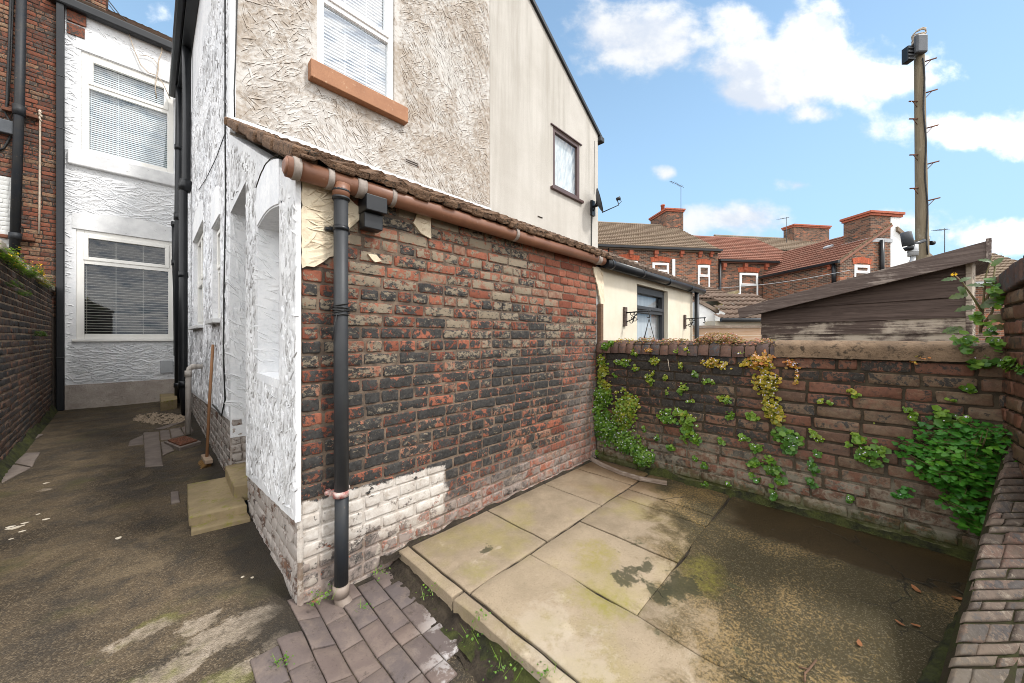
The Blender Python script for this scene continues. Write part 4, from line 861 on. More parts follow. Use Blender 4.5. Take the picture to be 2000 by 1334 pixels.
# ---------------------------------------------------------------- smooth rendered half of the gable
def build_rendered_house():
    H = thing('rendered_house', 'smooth grey cream rendered gable house with a brown framed window', 'house', (5.6, YG, 0))
    gw = (5.60, 6.55, 4.42, 5.63)
    mb = MB(); wall(mb, FG, 3.908, 7.33, 2.3, 6.17, .22, [gw]); mb.prism(FG, [(3.908, 6.17), (7.33, 6.17), (7.33, zroof(7.33)), (3.908, zroof(3.908))], -.22, 0)
    mb.box(FG, 3.898, 3.908, 2.3, 8.2, -.2, -.03); FX = Fr((7.33, 0, 0), (0, 1, 0)); mb.box(FX, YG + .225, 11, 0, 6.1, -.22, 0); mb.build('wall', M['roughcast'], H)
    w = window(H, FG, *gw, -.005, M['pvc_brown'], None, .075, 'glass', None, backing='curtain', back=.06)
    s = MB(); s.box(FG, 5.52, 6.64, 4.36, 4.415, -.05, .06); s.build('sill', M['pvc_brown'], H, .005); s = MB(); s.box(FG, 5.52, 6.62, 5.635, 5.66, -.02, .03); s.build('head_strip', M['pvc_brown'], H, .005)
    v = MB(); sl = -.621
    v.prism(FG, [(3.9, 8.29), (7.45, 8.29 - 3.545 * .621), (7.45, 8.37 - 3.545 * .621), (3.9, 8.37)], -.2, .05); v.build('verge', M['pvc_black'], H)
    FRw = Fr((7.42, 0, 6.17), (0, 1, 0), (-.85, 0, .528)); t = MB(); t.box(FRw, YG - .04, 11, -.1, 4.15, -.03, .03); t.build('roof', M['tile_dark'], H)
    g = MB(); g.box(FG, 7.33, 7.50, 6.02, 6.14, -4, .08); g.build('gutter', M['pvc_grey'], H, .02)
    c = MB(); a, b = FG.hit(1153, 430); c.tube([FG.p(a + .05, 4.5, .02), FG.p(a + .03, 4.2, .02), FG.p(a + .02, 3.4, .02), FG.p(a + .3, 3.15, .02)], .012, 6); c.tube([FG.p(*FG.hit(1161, 275), .01), FG.p(*FG.hit(1160, 330), .01), FG.p(*FG.hit(1160, 380), .01)], .004, 5); c.build('cable', M['cable'], H)
    v = MB(); a, b = FG.hit(1050, 420); v.box(FG, a, a + .14, b - .03, b - .015, 0, .012); v.build('vent_slot', M['soil'], H)
build_rendered_house()
def build_dish():
    c = FG.p(*FG.hit(1160, 405), .02); T = thing('satellite_dish', 'dark grey satellite dish on the corner of the rendered gable', 'satellite dish', c)
    m = MB(); m.box(FG, *(lambda a, b: (a - .07, a + .07, b - .20, b + .14))(*FG.hit(1156, 405)), .001, .05); p = FG.p(*FG.hit(1156, 405), .04); q = FG.p(*FG.hit(1166, 393, .2), .2); m.tube([p, p + V((.03, -.1, .02)), q], .03, 8); m.tube([p + V((0, 0, -.1)), q], .015, 8); m.build('bracket', M['pvc_black'], T)
    ax = (RT * .93 - FW * .22 + V((0, 0, .25))).normalized(); u = ax.cross(V((0, 0, 1))).normalized(); v = u.cross(ax); d = MB(); n = 6
    def fn(s, t): 
        a = 2 * math.pi * s; r = t; P = q + (u * math.cos(a) * .23 + v * math.sin(a) * .27) * r + ax * (.07 * r * r); return P, P
    d.grid(fn, 32, n); d.grid(lambda s, t: (lambda P: (P[0] - ax * .012, P[0]))(fn(s, t)), 32, n); d.build('reflector', M['grey_box'], T)
    a = MB(); e = q + ax * .42 - v * .10; a.tube([q - v * .28 + ax * .04, e - v * .14, e], .012, 8); a.build('arm', M['pvc_grey'], T)
    l = MB(); l.tube([e - ax * .02, e + ax * .07], [.03, .04], 10); l.tube([e, e + ax * .08 - v * .08, e + ax * .01 - v * .12], .006, 6); l.build('receiver', M['pvc_grey'], T)
build_dish()
# ================================================================ the brick outhouse
def build_outhouse():
    H = thing('outhouse', 'lean-to outhouse with a sooty bare brick front and a white textured side', 'outhouse', (XS, YM, 0))
    zr = lambda y: 2.245 + .505 * (y - 2.1)
    mb = MB(); bricks(mb, FM, XS + .028, XB + .01, -.12, 2.26, .0805, .235, seed=11, hdr=4, jit=.0035, relief=.012, wob=.006)
    mortar(mb, FM, XS + .026, XB + .01, -.15, 2.27, -.0065, .0045, .028, 1); mb.box(FM, XS + .03, XB, -.16, 2.26, -.20, -.03, 1)
    mb.build('front_wall', [M['brick_main'], M['mortar_main']], H)
    # crumbly return of the render at the corner
    e = MB(); e.grid(lambda u, v: ((lambda z: (lambda q: (q, q))(V((XS + (.002 if z > .42 else .012) + .03 * u + .006 * fnoise((u, z, 1), 9), YM - .012 * math.sin(u * 3) + .006 * fnoise((u * 3, z, 2), 16), z))))(-.13 + 2.28 * v)), 4, 114); e.build('corner_mortar', M['mortar_main'], H)
    def patch(pts, seed, n, L, nm='render_patch', angs=(20, -35)):
        pl = [FM.hit(x, y, .014) for x, y in pts]; pl = [(max(a, XS + .029), b) for a, b in pl]; r = [(max(a, XS + .0285), b) for a, b in ragged(pl, .03, .007, seed)]; p = MB(); p.prism(FM, r, .0, .014)
        xs = [q[0] for q in pl]; ys = [q[1] for q in pl]
        def ok(a, b):
            c = False; j = len(pl) - 1
            for i in range(len(pl)):
                if (pl[i][1] > b) != (pl[j][1] > b) and a < (pl[j][0] - pl[i][0]) * (b - pl[i][1]) / (pl[j][1] - pl[i][1]) + pl[i][0]: c = not c
                j = i
            return c
        strokes(p, FM, min(xs), max(xs), min(ys), max(ys), n, L, (.012, .03), (.004, .008), angs, seed, ok, c0=.014, spread=22)
        p.build(nm, M['cream_patch'], H)
    patch([(578, 340), (640, 352), (709, 410), (707, 425), (690, 432), (679, 450), (653, 500), (642, 503), (629, 511), (612, 522), (600, 520), (580, 524)], 1, 220, (.05, .14))
    patch([(817, 413), (842, 421), (841, 466), (824, 454), (808, 437)], 2, 14, (.03, .08)); patch([(720, 496), (736, 498), (745, 508), (735, 514)], 3, 3, (.02, .03))
    patch([(1158, 520), (1170, 522), (1178, 530), (1181, 600), (1176, 602), (1168, 560)], 4, 10, (.04, .1))
    # white side wall: pier, blind window recess, pier, doorway
    nc, dr = (-3.05, -2.444, 1.15, 2.2), (-4.28, -3.5, .44, 2.2)
    mb = MB(); wall(mb, FS, -4.299, -2.150, .44, 2.2, .13, [nc, dr]); mb.prism(FS, [(-2.149, .43), (-2.107, .425), (-2.107, zr(2.107)), (-2.149, zr(2.149))], -.026, 0)
    arch = [(-2.444 - .606 * i / 10, 2.185 + .035 * math.sin(math.pi * i / 10)) for i in range(11)]
    mb.prism(FS, [(-2.150, 2.2), (-2.150, zr(2.150)), (-4.299, zr(4.3)), (-4.299, 2.2), (-4.28, 2.2), (-4.28, 2.60), (-3.5, 2.66), (-3.5, 2.2), (-3.05, 2.2)] + arch[::-1][0:0] + [p for p in arch[::-1]], -.13, 0)
    mb.prism(FS, ragged([(-3.5, .30), (-2.150, .42), (-2.150, .439), (-3.5, .439)], .05, .003, 2), -.03, 0)
    def okw(a, b):
        if a < -3.48 and b < 2.68: return False
        if -3.07 < a < -2.425 and 1.13 < b < 2.52: return False
        return b > .30 + (a + 3.5) * .087 + .02 and b < zr(-a) - .05 and a > -4.25
    strokes(mb, FS, -4.25, -2.115, .3, 3.3, 4600, (.06, .16), (.013, .026), (.005, .010), (68, 108), 13, okw, spread=30)
    mb.build('side_wall', M['white_side'], H)
    l = MB(); l.prism(FS, [(-3.06, 2.22)] + [(-3.06 + .626 * i / 12, 2.46 + .07 * math.sin(math.pi * i / 12)) for i in range(13)] + [(-2.434, 2.22)] + [(p[0], p[1] + .01) for p in arch], -.02, .006); l.build('lintel', M['white_smooth'], H, .003)
    cr = MB(); cr.tube([FS.p(-3.06 + .64 * i / 14, 2.468 + .072 * math.sin(math.pi * i / 14) + R_.uniform(-.006, .006), .008) for i in range(15)], .0035, 5); cr.build('lintel_crack', M['soil'], H)
    b = MB(); b.box(FS, -3.06, -2.434, 1.12, 2.30, -.15, -.131); b.box(FS, -3.06, -2.434, 1.10, 1.152, -.14, .004); b.build('recess_panel', M['white_smooth'], H)
    nj = MB(); Fj = Fr((0, 3.049, 0), (1, 0, 0)); strokes(nj, Fj, XS + .005, XS + .125, 1.2, 2.18, 60, (.05, .10), (.012, .025), (.003, .007), (-20, -30), 4, None, spread=14); nj.box(Fj, XS + .001, XS + .129, 1.153, 2.185, -.01, 0); nj.build('recess_jamb', M['white'], H)
    # doorway: textured far jamb over black and white bricks, stained head, boarded door set well back
    Fd = Fr((0, 4.279, 0), (1, 0, 0)); j = MB(); j.box(Fd, XS + .002, 1.05, .62, 2.64, -.02, 0); strokes(j, Fd, XS + .01, .95, .65, 2.6, 330, (.06, .16), (.014, .03), (.004, .009), (-32, -75), 6, None, spread=12); j.build('door_jamb', M['white'], H)
    jb = MB(); bricks(jb, Fd, XS + .004, 1.05, .12, .62, .083, .20, seed=8, hdr=0, relief=.02, jit=.008); mortar(jb, Fd, XS, 1.05, .1, .62, -.014, .006, .04, 1); jb.build('jamb_foot', [M['brick_side'], M['mortar_side']], H)
    hd = MB(); hd.box(FS, -4.28, -3.5, 2.605, 2.64, -.55, -.132); hd.build('door_head', M['soffit'], H)
    d = MB()
    for k in range(6): d.box(FS, -4.27 + k * .13, -4.27 + k * .13 + .126, .2, 2.6, -.58, -.555)
    d.build('door', M['white_grey'], H, .004)
    iw = MB(); iw.box(FS, -3.5, -3.46, -.05, 2.64, -.58, -.132); iw.build('near_jamb', M['white_smooth'], H)
    pl = MB(); bricks(pl, FS, -3.5, -2.135, -.14, .43, seed=16, relief=.012, jit=.006, hdr=3, keep=lambda a, b: b < .36 + (a + 3.5) * .087); mortar(pl, FS, -3.5, -2.13, -.15, .44, -.009, .006, .04, 1)
    pl.box(FS, -3.5, -2.14, -.1, .43, -.2, -.03, 1); pl.v = [(x + .010, y, z) for x, y, z in pl.v]; pl.build('side_plinth', [M['brick_side'], M['mortar_side']], H)
    # roof
    FO = Fr((0, 2.02, 2.335), (1, 0, 0), (0, 2.28, 1.14)); t = MB(); tiles(t, FO, .56, 3.70, -.03, 2.52, .34, .33, .024, .026, 3, thick=.016); t.box(FO, .56, 3.70, .02, 2.5, -.06, -.03); rf = t.build('roof', M['tile_old'], H)
    vg = MB(); rng = random.Random(5); b = .0
    while b < 2.45:
        l = rng.uniform(.20, .30); c = rng.uniform(-.008, .012)
        vg.box(FO, .485 + rng.uniform(-.012, .012), .60 + rng.uniform(-.02, .02), b, min(b + l + .004, 2.47), -.045 + c, .030 + c, 0, (rng.random(), rng.random(), 0, 0))
        b += l
    vg.build('verge_tiles', M['tile_old'], rf, .018, 3)
    for k in range(26):
        rg = MB(); a = .55 + k * .122 + rng.uniform(-.02, .02); rg.box(FO, a, a + rng.uniform(.06, .11), -.035 + rng.uniform(-.02, .012), .12, -.02 + rng.uniform(-.01, .01), .018 + rng.uniform(-.014, .016), 0, (rng.random(), 0, 0, 0)); rg.build('broken_tile_end', M['tile_old'], rf, .012)
    f = MB(); f.grid(lambda u, v: ((lambda a: (FG.p(a, 3.40 + .135 * v * (1 + .10 * fnoise((a, 0, 0), 3)), .055 - .035 * v + .006 * fnoise((a, v, 3), 5)), (a, v, 0)))(XS + 3.37 * u)), 90, 3); f.build('flashing', M['lead'], H)
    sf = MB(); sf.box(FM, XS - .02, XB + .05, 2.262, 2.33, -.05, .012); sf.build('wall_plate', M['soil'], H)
    # gutter with clips, end cap and the downpipe dropping from its tee
    gy = 2.052; P = lambda px, z: V((FM.hit(px, 400, YM - gy)[0], gy, z)); gz0, gz1 = 2.262, 2.275
    zz = lambda x: 2.268 + .004 * (x - .5)
    g = MB(); xa, xb = .475, 3.60; g.tube([(xa, gy, zz(xa)), (1.2, gy, zz(1.2)), (2.3, gy + .004, zz(2.3) - .004), (xb, gy, zz(xb))], .052, 18)
    g.tube([(xa - .012, gy, zz(xa)), (xa + .001, gy, zz(xa))], [.03, .052], 18); gu = g.build('gutter', M['gutter'], H)
    for px, wd in ((577, .035), (642, .03), (702, .05), (764, .025), (1004, .03), (1166, .07)):
        x = FM.hit(px, 400, .075)[0]; c = MB(); c.tube([(x - wd / 2, gy, zz(x)), (x - wd * .2, gy, zz(x)), (x + wd * .2, gy, zz(x)), (x + wd / 2, gy, zz(x))], [.056, .059, .056, .059], 18); c.build('gutter_clip', M['clip'], gu)
    a, b = FM.hit(666, 400, .085); px = a; py = YM - .085
    d = MB(); d.tube([(px, py, 2.25), (px, py, 2.17)], [.05, .042], 16); d.build('gutter_outlet', M['gutter'], gu)
    zc = lambda y: FM.hit(666, y, .085)[1]
    d = MB(); d.tube([(px, py, 2.19), (px, py, zc(700)), (px + .004, py, zc(968))], .0375, 18)
    for y0, y1, k in ((368, 392, 1.14), (372, 376, 1.25), (386, 390, 1.22)): d.tube([(px, py, zc(y0)), (px, py, zc(y1))], .0375 * k, 18)
    dp = d.build('downpipe', M['pvc_grey'], H)
    d = MB(); d.tube([(px + .004, py, zc(965)), (px + .002, py, zc(1150))], .0362, 18); d.build('lower_pipe', M['iron'], dp)
    d = MB(); d.tube([(px, py, zc(1140)), (px, py, zc(1162))], .043, 18); d.tube([(px, py, zc(1158)), (px + .002, py - .005, zc(1170)), (px + .02, py - .03, zc(1182)), (px + .035, py - .055, zc(1192))], [.038, .038, .037, .037], 18, caps=False)
    d.build('shoe', M['shoe'], dp)
    k = MB(); k.tube([(px + .035, py - .054, zc(1191)), (px + .036, py - .056, zc(1192))], .034, 16); k.build('shoe_mouth', M['soil'], dp)
    for y, m, w in ((447, 'pvc_black', .012), (963, 'red_clip', .016)):
        c = MB(); z = zc(y); c.tube([(px, py, z - w), (px, py, z + w)], .042, 18); c.tube([(px - .065, YM - .03, z), (px + .065, YM - .03, z)], .012, 8); c.box(FM, px - .05, px - .03, z - .01, z + .01, 0, .06); c.box(FM, px + .03, px + .05, z - .01, z + .01, 0, .06); c.build('pipe_clip', M[m], dp)
    c = MB(); rng = random.Random(2)
    for k in range(9):
        z = zc(605) + rng.uniform(-.03, .03); t = rng.uniform(-.012, .012); r = .0405 + rng.uniform(0, .004)
        c.tube([(px + r * math.cos(i * .449), py + r * math.sin(i * .449), z + t * math.cos(i * .449)) for i in range(15)], .003, 5, caps=False)
    c.tube([(px - .03, py - .03, zc(612)), (px - .045, py - .02, zc(640)), (px - .05, py - .01, zc(665))], .003, 5); c.build('wire_tie', M['cable'], dp)
    # earth and moss along the foot of the wall
    return H
build_outhouse()
def black_lamp():
    T = thing('wall_light', 'black two-block wall light under the brown gutter beside the downpipe', 'wall light', FM.p(*FM.hit(732, 410), 0))
    for (x0, x1, y0, y1, c, n) in ((716, 757, 376, 408, .13, 'lamp_head'), (712, 748, 412, 443, .09, 'lamp_base')):
        a0, b1 = FM.hit(x0, y0, c); a1, _ = FM.hit(x1, y0, c); _, b0 = FM.hit(x0, y1, c); m = MB(); m.box(FM, a0, a1, b0, b1, .012, c); m.build(n, M['pvc_black'], T, .005)
    m = MB(); a, b = FM.hit(735, 400, .08); m.tube([FM.p(a, b - .05, .06), FM.p(a, b + .05, .06)], .025, 10); m.build('neck', M['pvc_black'], T)
black_lamp()
# ---------------------------------------------------------------- the neighbours' cream lean-to
def build_lean_to():
    H = thing('cream_lean_to', 'low cream lean-to with a dark framed window and black gutter behind the yard wall', 'lean-to', (5.4, YM, 0))
    F = Fr((0, YM + .02, 0), (1, 0, 0)); hw = (4.70, 5.83, .9, 2.15)
    mb = MB(); wall(mb, F, 3.735, 7.05, 0, 2.24, .2, [hw]); FX = Fr((7.05, 0, 0), (0, 1, 0)); mb.prism(FX, [(YM + .225, 0), (YG, 0), (YG, 3.3), (YM + .225, 2.24)], -.2, 0); mb.build('wall', M['cream'], H)
    window(H, F, *hw, -.06, M['frame_grey'], 1.795, .07, 'glass_soft', None, backing='curtain', back=.05)
    r = MB(); FO = Fr((0, 2.02, 2.32), (1, 0, 0), (0, 2.28, 1.14)); tiles(r, FO, 3.72, 7.25, -.03, 2.52, .30, .30, .022, .035, 6); r.box(FO, 3.72, 7.25, .02, 2.5, -.06, -.03); r.build('roof', M['tile_dark'], H)
    s = MB(); s.box(F, 3.70, 7.1, 2.242, 2.30, -.05, .05); s.build('soffit', M['pvc_black'], H)
    gy = 2.04; g = MB(); g.tube([(3.63, gy, 2.262), (5.4, gy, 2.272), (7.30, gy, 2.280)], .058, 16)
    for x in (3.72, 4.55, 5.5, 6.5): g.tube([(x, gy, 2.266), (x + .06, gy, 2.266)], .064, 16)
    g.build('gutter', M['pvc_black'], H); d = MB(); x = FM.hit(1361, 600, .07)[0]; d.tube([(x, YM - .07, 2.24), (x, YM - .07, .1)], .04, 14); d.build('downpipe', M['pvc_black'], H)
    p = MB(); p.box(F, 3.64, 3.70, .3, 1.80, .0, .05); p.build('timber_post', M['wood_post'], H, .006)
    e = MB(); e.box(F, 3.60, 3.735, .3, 2.24, -.15, -.012); e.build('party_strip', M['white_wall'], H)
build_lean_to()
def hook(px, y0, y1, xe, ye, name, label, chains):
    F = Fr((0, YM + .02, 0), (1, 0, 0)); a, b1 = F.hit(px, y0); _, b0 = F.hit(px, y1); T = thing(name, label, 'wall bracket', F.p(a, b0), 'black scrolled basket brackets on the cream lean-to')
    m = MB(); m.box(F, a - .035, a + .035, b0, b1, .001, .03); m.build('back_plate', M['wood_dark'], T, .004); z = (b0 + b1) / 2 + .03; o = lambda d, h: F.p(a, z + h, .03 + d)
    m = MB(); m.tube([o(0, .02), o(.32, .03)], .009, 8); m.tube([o(.30, .045), o(.30, -.01), o(.31, -.04), o(.30, -.06), o(.28, -.05)], .007, 6)
    for k, (c, r) in enumerate(((.05, .03), (.10, .026), (.06, -.03), (.04, -.07), (.09, -.045))):
        m.tube([o(.03 + c + math.cos(i * .62) * .03 * (1 - i * .05), r - .03 + math.sin(i * .62) * .03 * (1 - i * .05)) for i in range(12)], .005, 5)
    m.tube([o(0, -.10), o(.08, -.07), (o(.14, 0))], .007, 6); m.build('scroll_arm', M['pvc_black'], T)
    if chains:
        e = o(.30, -.07); c = MB()
        for d in (V((.14, -.05, -.42)), V((-.13, .05, -.40)), V((.0, .1, -.42))): c.tube([e, e + d], .004, 5)
        c.build('basket_chain', M['cable'], T); w = MB(); w.tube([e + V((-.02, 0, -.33)), e + V((-.02, 0, -.40))], [.01, .025], 8); w.build('clasp', M['rust'], T)
hook(1219, 600, 637, 1258, 612, 'basket_bracket', 'black scroll bracket with empty basket chains left of the dark lean-to window', True)
hook(1336, 615, 642, 1368, 624, 'basket_bracket', 'bare black scroll bracket between the dark lean-to window and the black downpipe', False)
# ================================================================ yard walls
def build_back_wall():
    T = thing('yard_wall', 'old sooty brick yard wall with half round coping, hung with creepers', 'wall', (XB, .7, 0))
    mb = MB(); a_in, a_out = -YM + .0, .70
    bricks(mb, FB, a_in, a_out, -.03, 1.245, .0885, .252, .013, .013, .0042, seed=41, hdr=0, wob=.009); mortar(mb, FB, a_in - .0, a_out, -.06, 1.25, -.009, .005, .028, 1)
    mb.box(FB, a_in, a_out, -.1, 1.24, -.21, -.03, 1); mb.build('brickwork', [M['brick_back'], M['mortar_back']], T)
    xa = FB.hit(1512, 675)[0]; cp = MB(); rng = random.Random(9); a = a_in + .004
    def prof(k): th = math.pi * k / 8; return (-.105 + .132 * math.cos(th), 1.262 + .112 * math.sin(th) ** .8)
    while a < xa:
        w = rng.uniform(.080, .098); b0 = len(cp.v); dz = rng.uniform(-.004, .004); dc = rng.uniform(-.005, .005); col = (rng.random(), rng.random(), rng.random())
        P = [(.027, 1.235)] + [prof(k) for k in range(9)] + [(-.237, 1.235)]
        for i, (aa, sh) in enumerate(((a + .004, .94), (a + .012, 1), (a + w * .5, 1.0), (a + w - .012, 1), (a + w - .004, .94))):
            for (c, b) in P:
                q = FB.p(aa, b); cc = (c + .105) * sh - .105 + dc + fnoise(q, 30) * .003; bb = 1.235 + (b - 1.235) * sh + dz + fnoise(q + V((0, 0, 4)), 30) * .003
                cp.vert(FB.p(aa, bb, cc), (*col, 1 if i in (0, 4) else 0), (aa, bb, cc))
        n = len(P)
        for i in range(4):
            for k in range(n - 1): cp.face((b0 + i * n + k, b0 + (i + 1) * n + k, b0 + (i + 1) * n + k + 1, b0 + i * n + k + 1), 0, True)
        cp.face([b0 + k for k in range(n)][::-1]); cp.face([b0 + 4 * n + k for k in range(n)]); a += w
    cp.box(FB, a_in, xa, 1.235, 1.335, -.2, .0, 1); cp.build('half_round_coping', [M['brick_cope'], M['mortar_back']], T)
    st = MB()
    def fs(u, v):
        a = xa + .006 + (a_out - xa) * u; k = v * 8
        if k < 1: c, b = .03, 1.245 + .05 * k
        elif k > 7: c, b = -.25, 1.30 - .05 * (k - 7)
        else: th = math.pi * (k - 1) / 6; c, b = -.11 + .14 * math.cos(th), 1.295 + .085 * math.sin(th) ** .6
        q = FB.p(a, b, c); e = .010 * fnoise(q, 6) + .005 * fnoise(q, 25); return FB.p(a, b + e * .7, c + e), (a, b, c)
    st.grid(fs, 90, 24); st.poly([fs(0, k / 24)[0] for k in range(25)]); st.build('stone_coping', M['cope_stone'], T)
    return T
build_back_wall()
# the lower wall on the right: rows of brick stepping up towards the corner, on a steep rake
def build_right_walls():
    T = thing('low_wall', 'worn raked brick wall end sloping down beside the camera', 'wall', (2.6, -.45, 0))
    N, E = V((1.979, -.243, .17)), V((3.469, -.657, .78)); e = E - N; ep = e - RT * e.dot(RT); rows = 25
    F = Fr(N, RT, ep.normalized()); hb = ep.length / rows; sa = e.dot(RT) / rows; mb = MB(); rng = random.Random(12); b = -8 * hb
    while b < ep.length + .02:
        h = hb * rng.choice((.8, 1, 1.0, 1.25, 1.5)); a0 = sa * b / hb + rng.uniform(-.008, .012); a = a0; end = a0 + .75; first = True
        while a < end:
            l = rng.choice((.205, .215, .20, .10)) * rng.uniform(.93, 1.05); br = MB
            if first: l *= rng.choice((1, .5, .75)); first = False
            col = (rng.random(), rng.random(), rng.random()); tilt = rng.uniform(-.035, .035); dz = rng.uniform(-.008, .007)
            As = [a, a + .003, a + .012, a + l * .5, a + l - .020, a + l - .010, a + l - .007]; Bs = [b + .001, b + .003, b + .010, b + h * .5, b + h - .012, b + h - .006, b + h - .004]; k0 = len(mb.v); sk = rng.uniform(-.035, .035)
            for j, bb in enumerate(Bs):
                for i, aa in enumerate(As):
                    ed = i in (0, 6) or j in (0, 6); nr = i in (1, 5) or j in (1, 5); q = F.p(aa, bb); c = dz + tilt * (i - 3) / 3 * .1 + fnoise(q, 22) * .004 + fnoise(q, 60) * .002 - (.022 if ed else (.001 + max(0, fnoise(q, 30) - .1) * .012 if nr else 0)) + (bb - b) * .12
                    mb.vert(F.p(aa + (sa / hb) * (bb - b) + fnoise(q, 18) * .004, bb + sk * (aa - a) + fnoise(q + V((3, 3, 3)), 18) * .003, c), (*col, 1 if ed else (.5 if nr else 0)), (aa, bb, c))
            for j in range(6):
                for i in range(6): k = k0 + j * 7 + i; mb.face((k, k + 1, k + 8, k + 7), 0, True)
            a += l
        b += h
    # bedding below the bricks, and the body of the wall
    k = -8; q0 = [(sa * k + .01, hb * k), (sa * k + .8, hb * k), (sa * rows + .8, ep.length), (sa * rows + .01, ep.length)]
    mb.prism(F, q0, -.06, -.013, 1)
    Fv = Fr((N.x, N.y, 0), V((N.x - E.x, N.y - E.y, 0))); L = math.hypot(E.x - N.x, E.y - N.y); s = (E.z - N.z) / L
    mb.prism(Fv, [(.0, -.1), (-L - .1, -.1), (-L - .1, E.z - .07), (0, N.z - .07)], -.12, -.03, 1); mb.prism(Fv, [(.0, -.1), (-L - .1, -.1), (-L - .1, E.z - .40), (-.5, .05)], -.5, -.12, 1)
    mb.build('brickwork', [M['brick_top'], M['mortar_top']], T)
    k = MB()
    def fk(u, v):
        a = -1.0 + 1.25 * u; th = math.pi * v; w = .048 + .006 * fnoise((a, 1, 0), 5); c = .045 + w * math.cos(th); z = .085 * math.sin(th) ** .5
        q = Fv.p(a, z, c); d = fnoise(q, 16) * .006 + fnoise(q, 50) * .005; return q + V((0, d, d)), (a, z, c)
    k.grid(fk, 120, 14); o = k.build('moss', M['moss'], kind='stuff'); tag(o, 'thick moss bank along the foot of the raked brick wall', 'moss')
    # taller wall behind it
    T2 = thing('side_wall', 'taller brick side wall with a rising coping at the right edge', 'wall', (3.3, -.65, 0)); FT = Fr((0, -.65, 0), (-1, 0, 0))
    pa, pb = FT.hit(1955, 578), FT.hit(2000, 550); sl = (pb[1] - pa[1]) / (pb[0] - pa[0]); top = lambda a: pa[1] + (a - pa[0]) * sl
    mb = MB(); a0, a1 = -3.62, -2.85; bricks(mb, FT, a0, a1, .2, top(a1) + .2, .0885, .24, .013, .013, .006, seed=51, hdr=3, keep=lambda a, b: b < top(a) - .03)
    mb.prism(FT, [(a0, -.1), (a1, -.1), (a1, top(a1)), (a0, top(a0))], -.22, -.012, 1); mb.build('brickwork', [M['brick_back'], M['mortar_back']], T2)
    ux = V((-1, 0, sl)).normalized(); FC = Fr(FT.p(a0, top(a0)), ux, V((0, 0, 1)) - ux * ux.z); cp = MB(); rng = random.Random(3); a = -.06
    while a < .95:
        w = rng.uniform(.10, .12); bricks_h = rng.uniform(.0, .012); cp.box(FC, a + .004, a + w - .006, -.01, .115 + bricks_h, -.23, .02 + rng.uniform(-.006, .006), 0, (rng.random(), rng.random(), rng.random(), 0)); a += w
    cp.build('brick_coping', M['brick_cope'], T2, .012, 3)
build_right_walls()
FA = Fr((-.825, 0, 0), (-.0442, 1, 0))
def build_alley_wall():
    T = thing('alley_wall', 'dark brick alley wall with pale coping stones and yellow flowering tufts', 'wall', (-1.1, 6.5, 0))
    mb = MB(); bricks(mb, FA, 3.0, 10.96, -.04, 2.28, .083, .235, .017, .011, .004, seed=61, hdr=2); mortar(mb, FA, 3.0, 10.96, -.06, 2.29, -.009, .005, .05, 1); mb.box(FA, 3.0, 10.96, -.1, 2.28, -.22, -.03, 1)
    mb.build('brickwork', [M['brick_alley'], M['mortar_alley']], T)
    cp = MB(); rng = random.Random(13); a = 3.0
    while a < 10.9:
        w = rng.uniform(.22, .30); h = rng.uniform(.08, .11); cp.box(FA, a + .008, a + w - .008, 2.288, 2.288 + h, -.24, .035 + rng.uniform(-.01, .015)); a += w
    cp.build('coping', M['pale_coping'], T, .014, 2)
    m = MB(); m.grid(lambda u, v: ((lambda a: (FA.p(a, .0 + .10 * v * (1 + .9 * fnoise((a, 0, 0), 2)) + ground_z(*FA.p(a, 0).xy) + .01 * fnoise((a, v, 0), 20), .07 * (1 - v) + .004 + .012 * fnoise((a, v, 3), 14)), (a, v, 0)))(3.2 + 7.7 * u)), 240, 6)
    m.build('moss', M['moss'], T)
build_alley_wall()
def curb_plank():
    mb = MB(); pts = [(1153, 893), (1175, 905), (1210, 920), (1250, 932), (1303, 941)]; P = [gz(x, y, .05) for x, y in pts]; b0 = len(mb.v)
    for i, p in enumerate(P):
        d = (P[min(i + 1, 4)] - P[max(i - 1, 0)]).normalized(); n = V((-d.y, d.x, 0)) * .018
        for q in (p - n - V((0, 0, .03)), p + n - V((0, 0, .03)), p + n * .9 + V((0, 0, .005)), p - n * .9 + V((0, 0, .005))): mb.vert(q, (.5, .5, .5, 0), (i * .15, q.z, 0))
    for i in range(4):
        for k in range(4): mb.face((b0 + i * 4 + k, b0 + i * 4 + (k + 1) % 4, b0 + i * 4 + 4 + (k + 1) % 4, b0 + i * 4 + 4 + k))
    mb.face([b0, b0 + 3, b0 + 2, b0 + 1]); mb.face([b0 + 16 + k for k in range(4)])
    tag(mb.build('plank', M['wood_grey'], bevel=.004), 'thin bowed grey plank lying along the foot of the creeper wall', 'plank')
curb_plank()
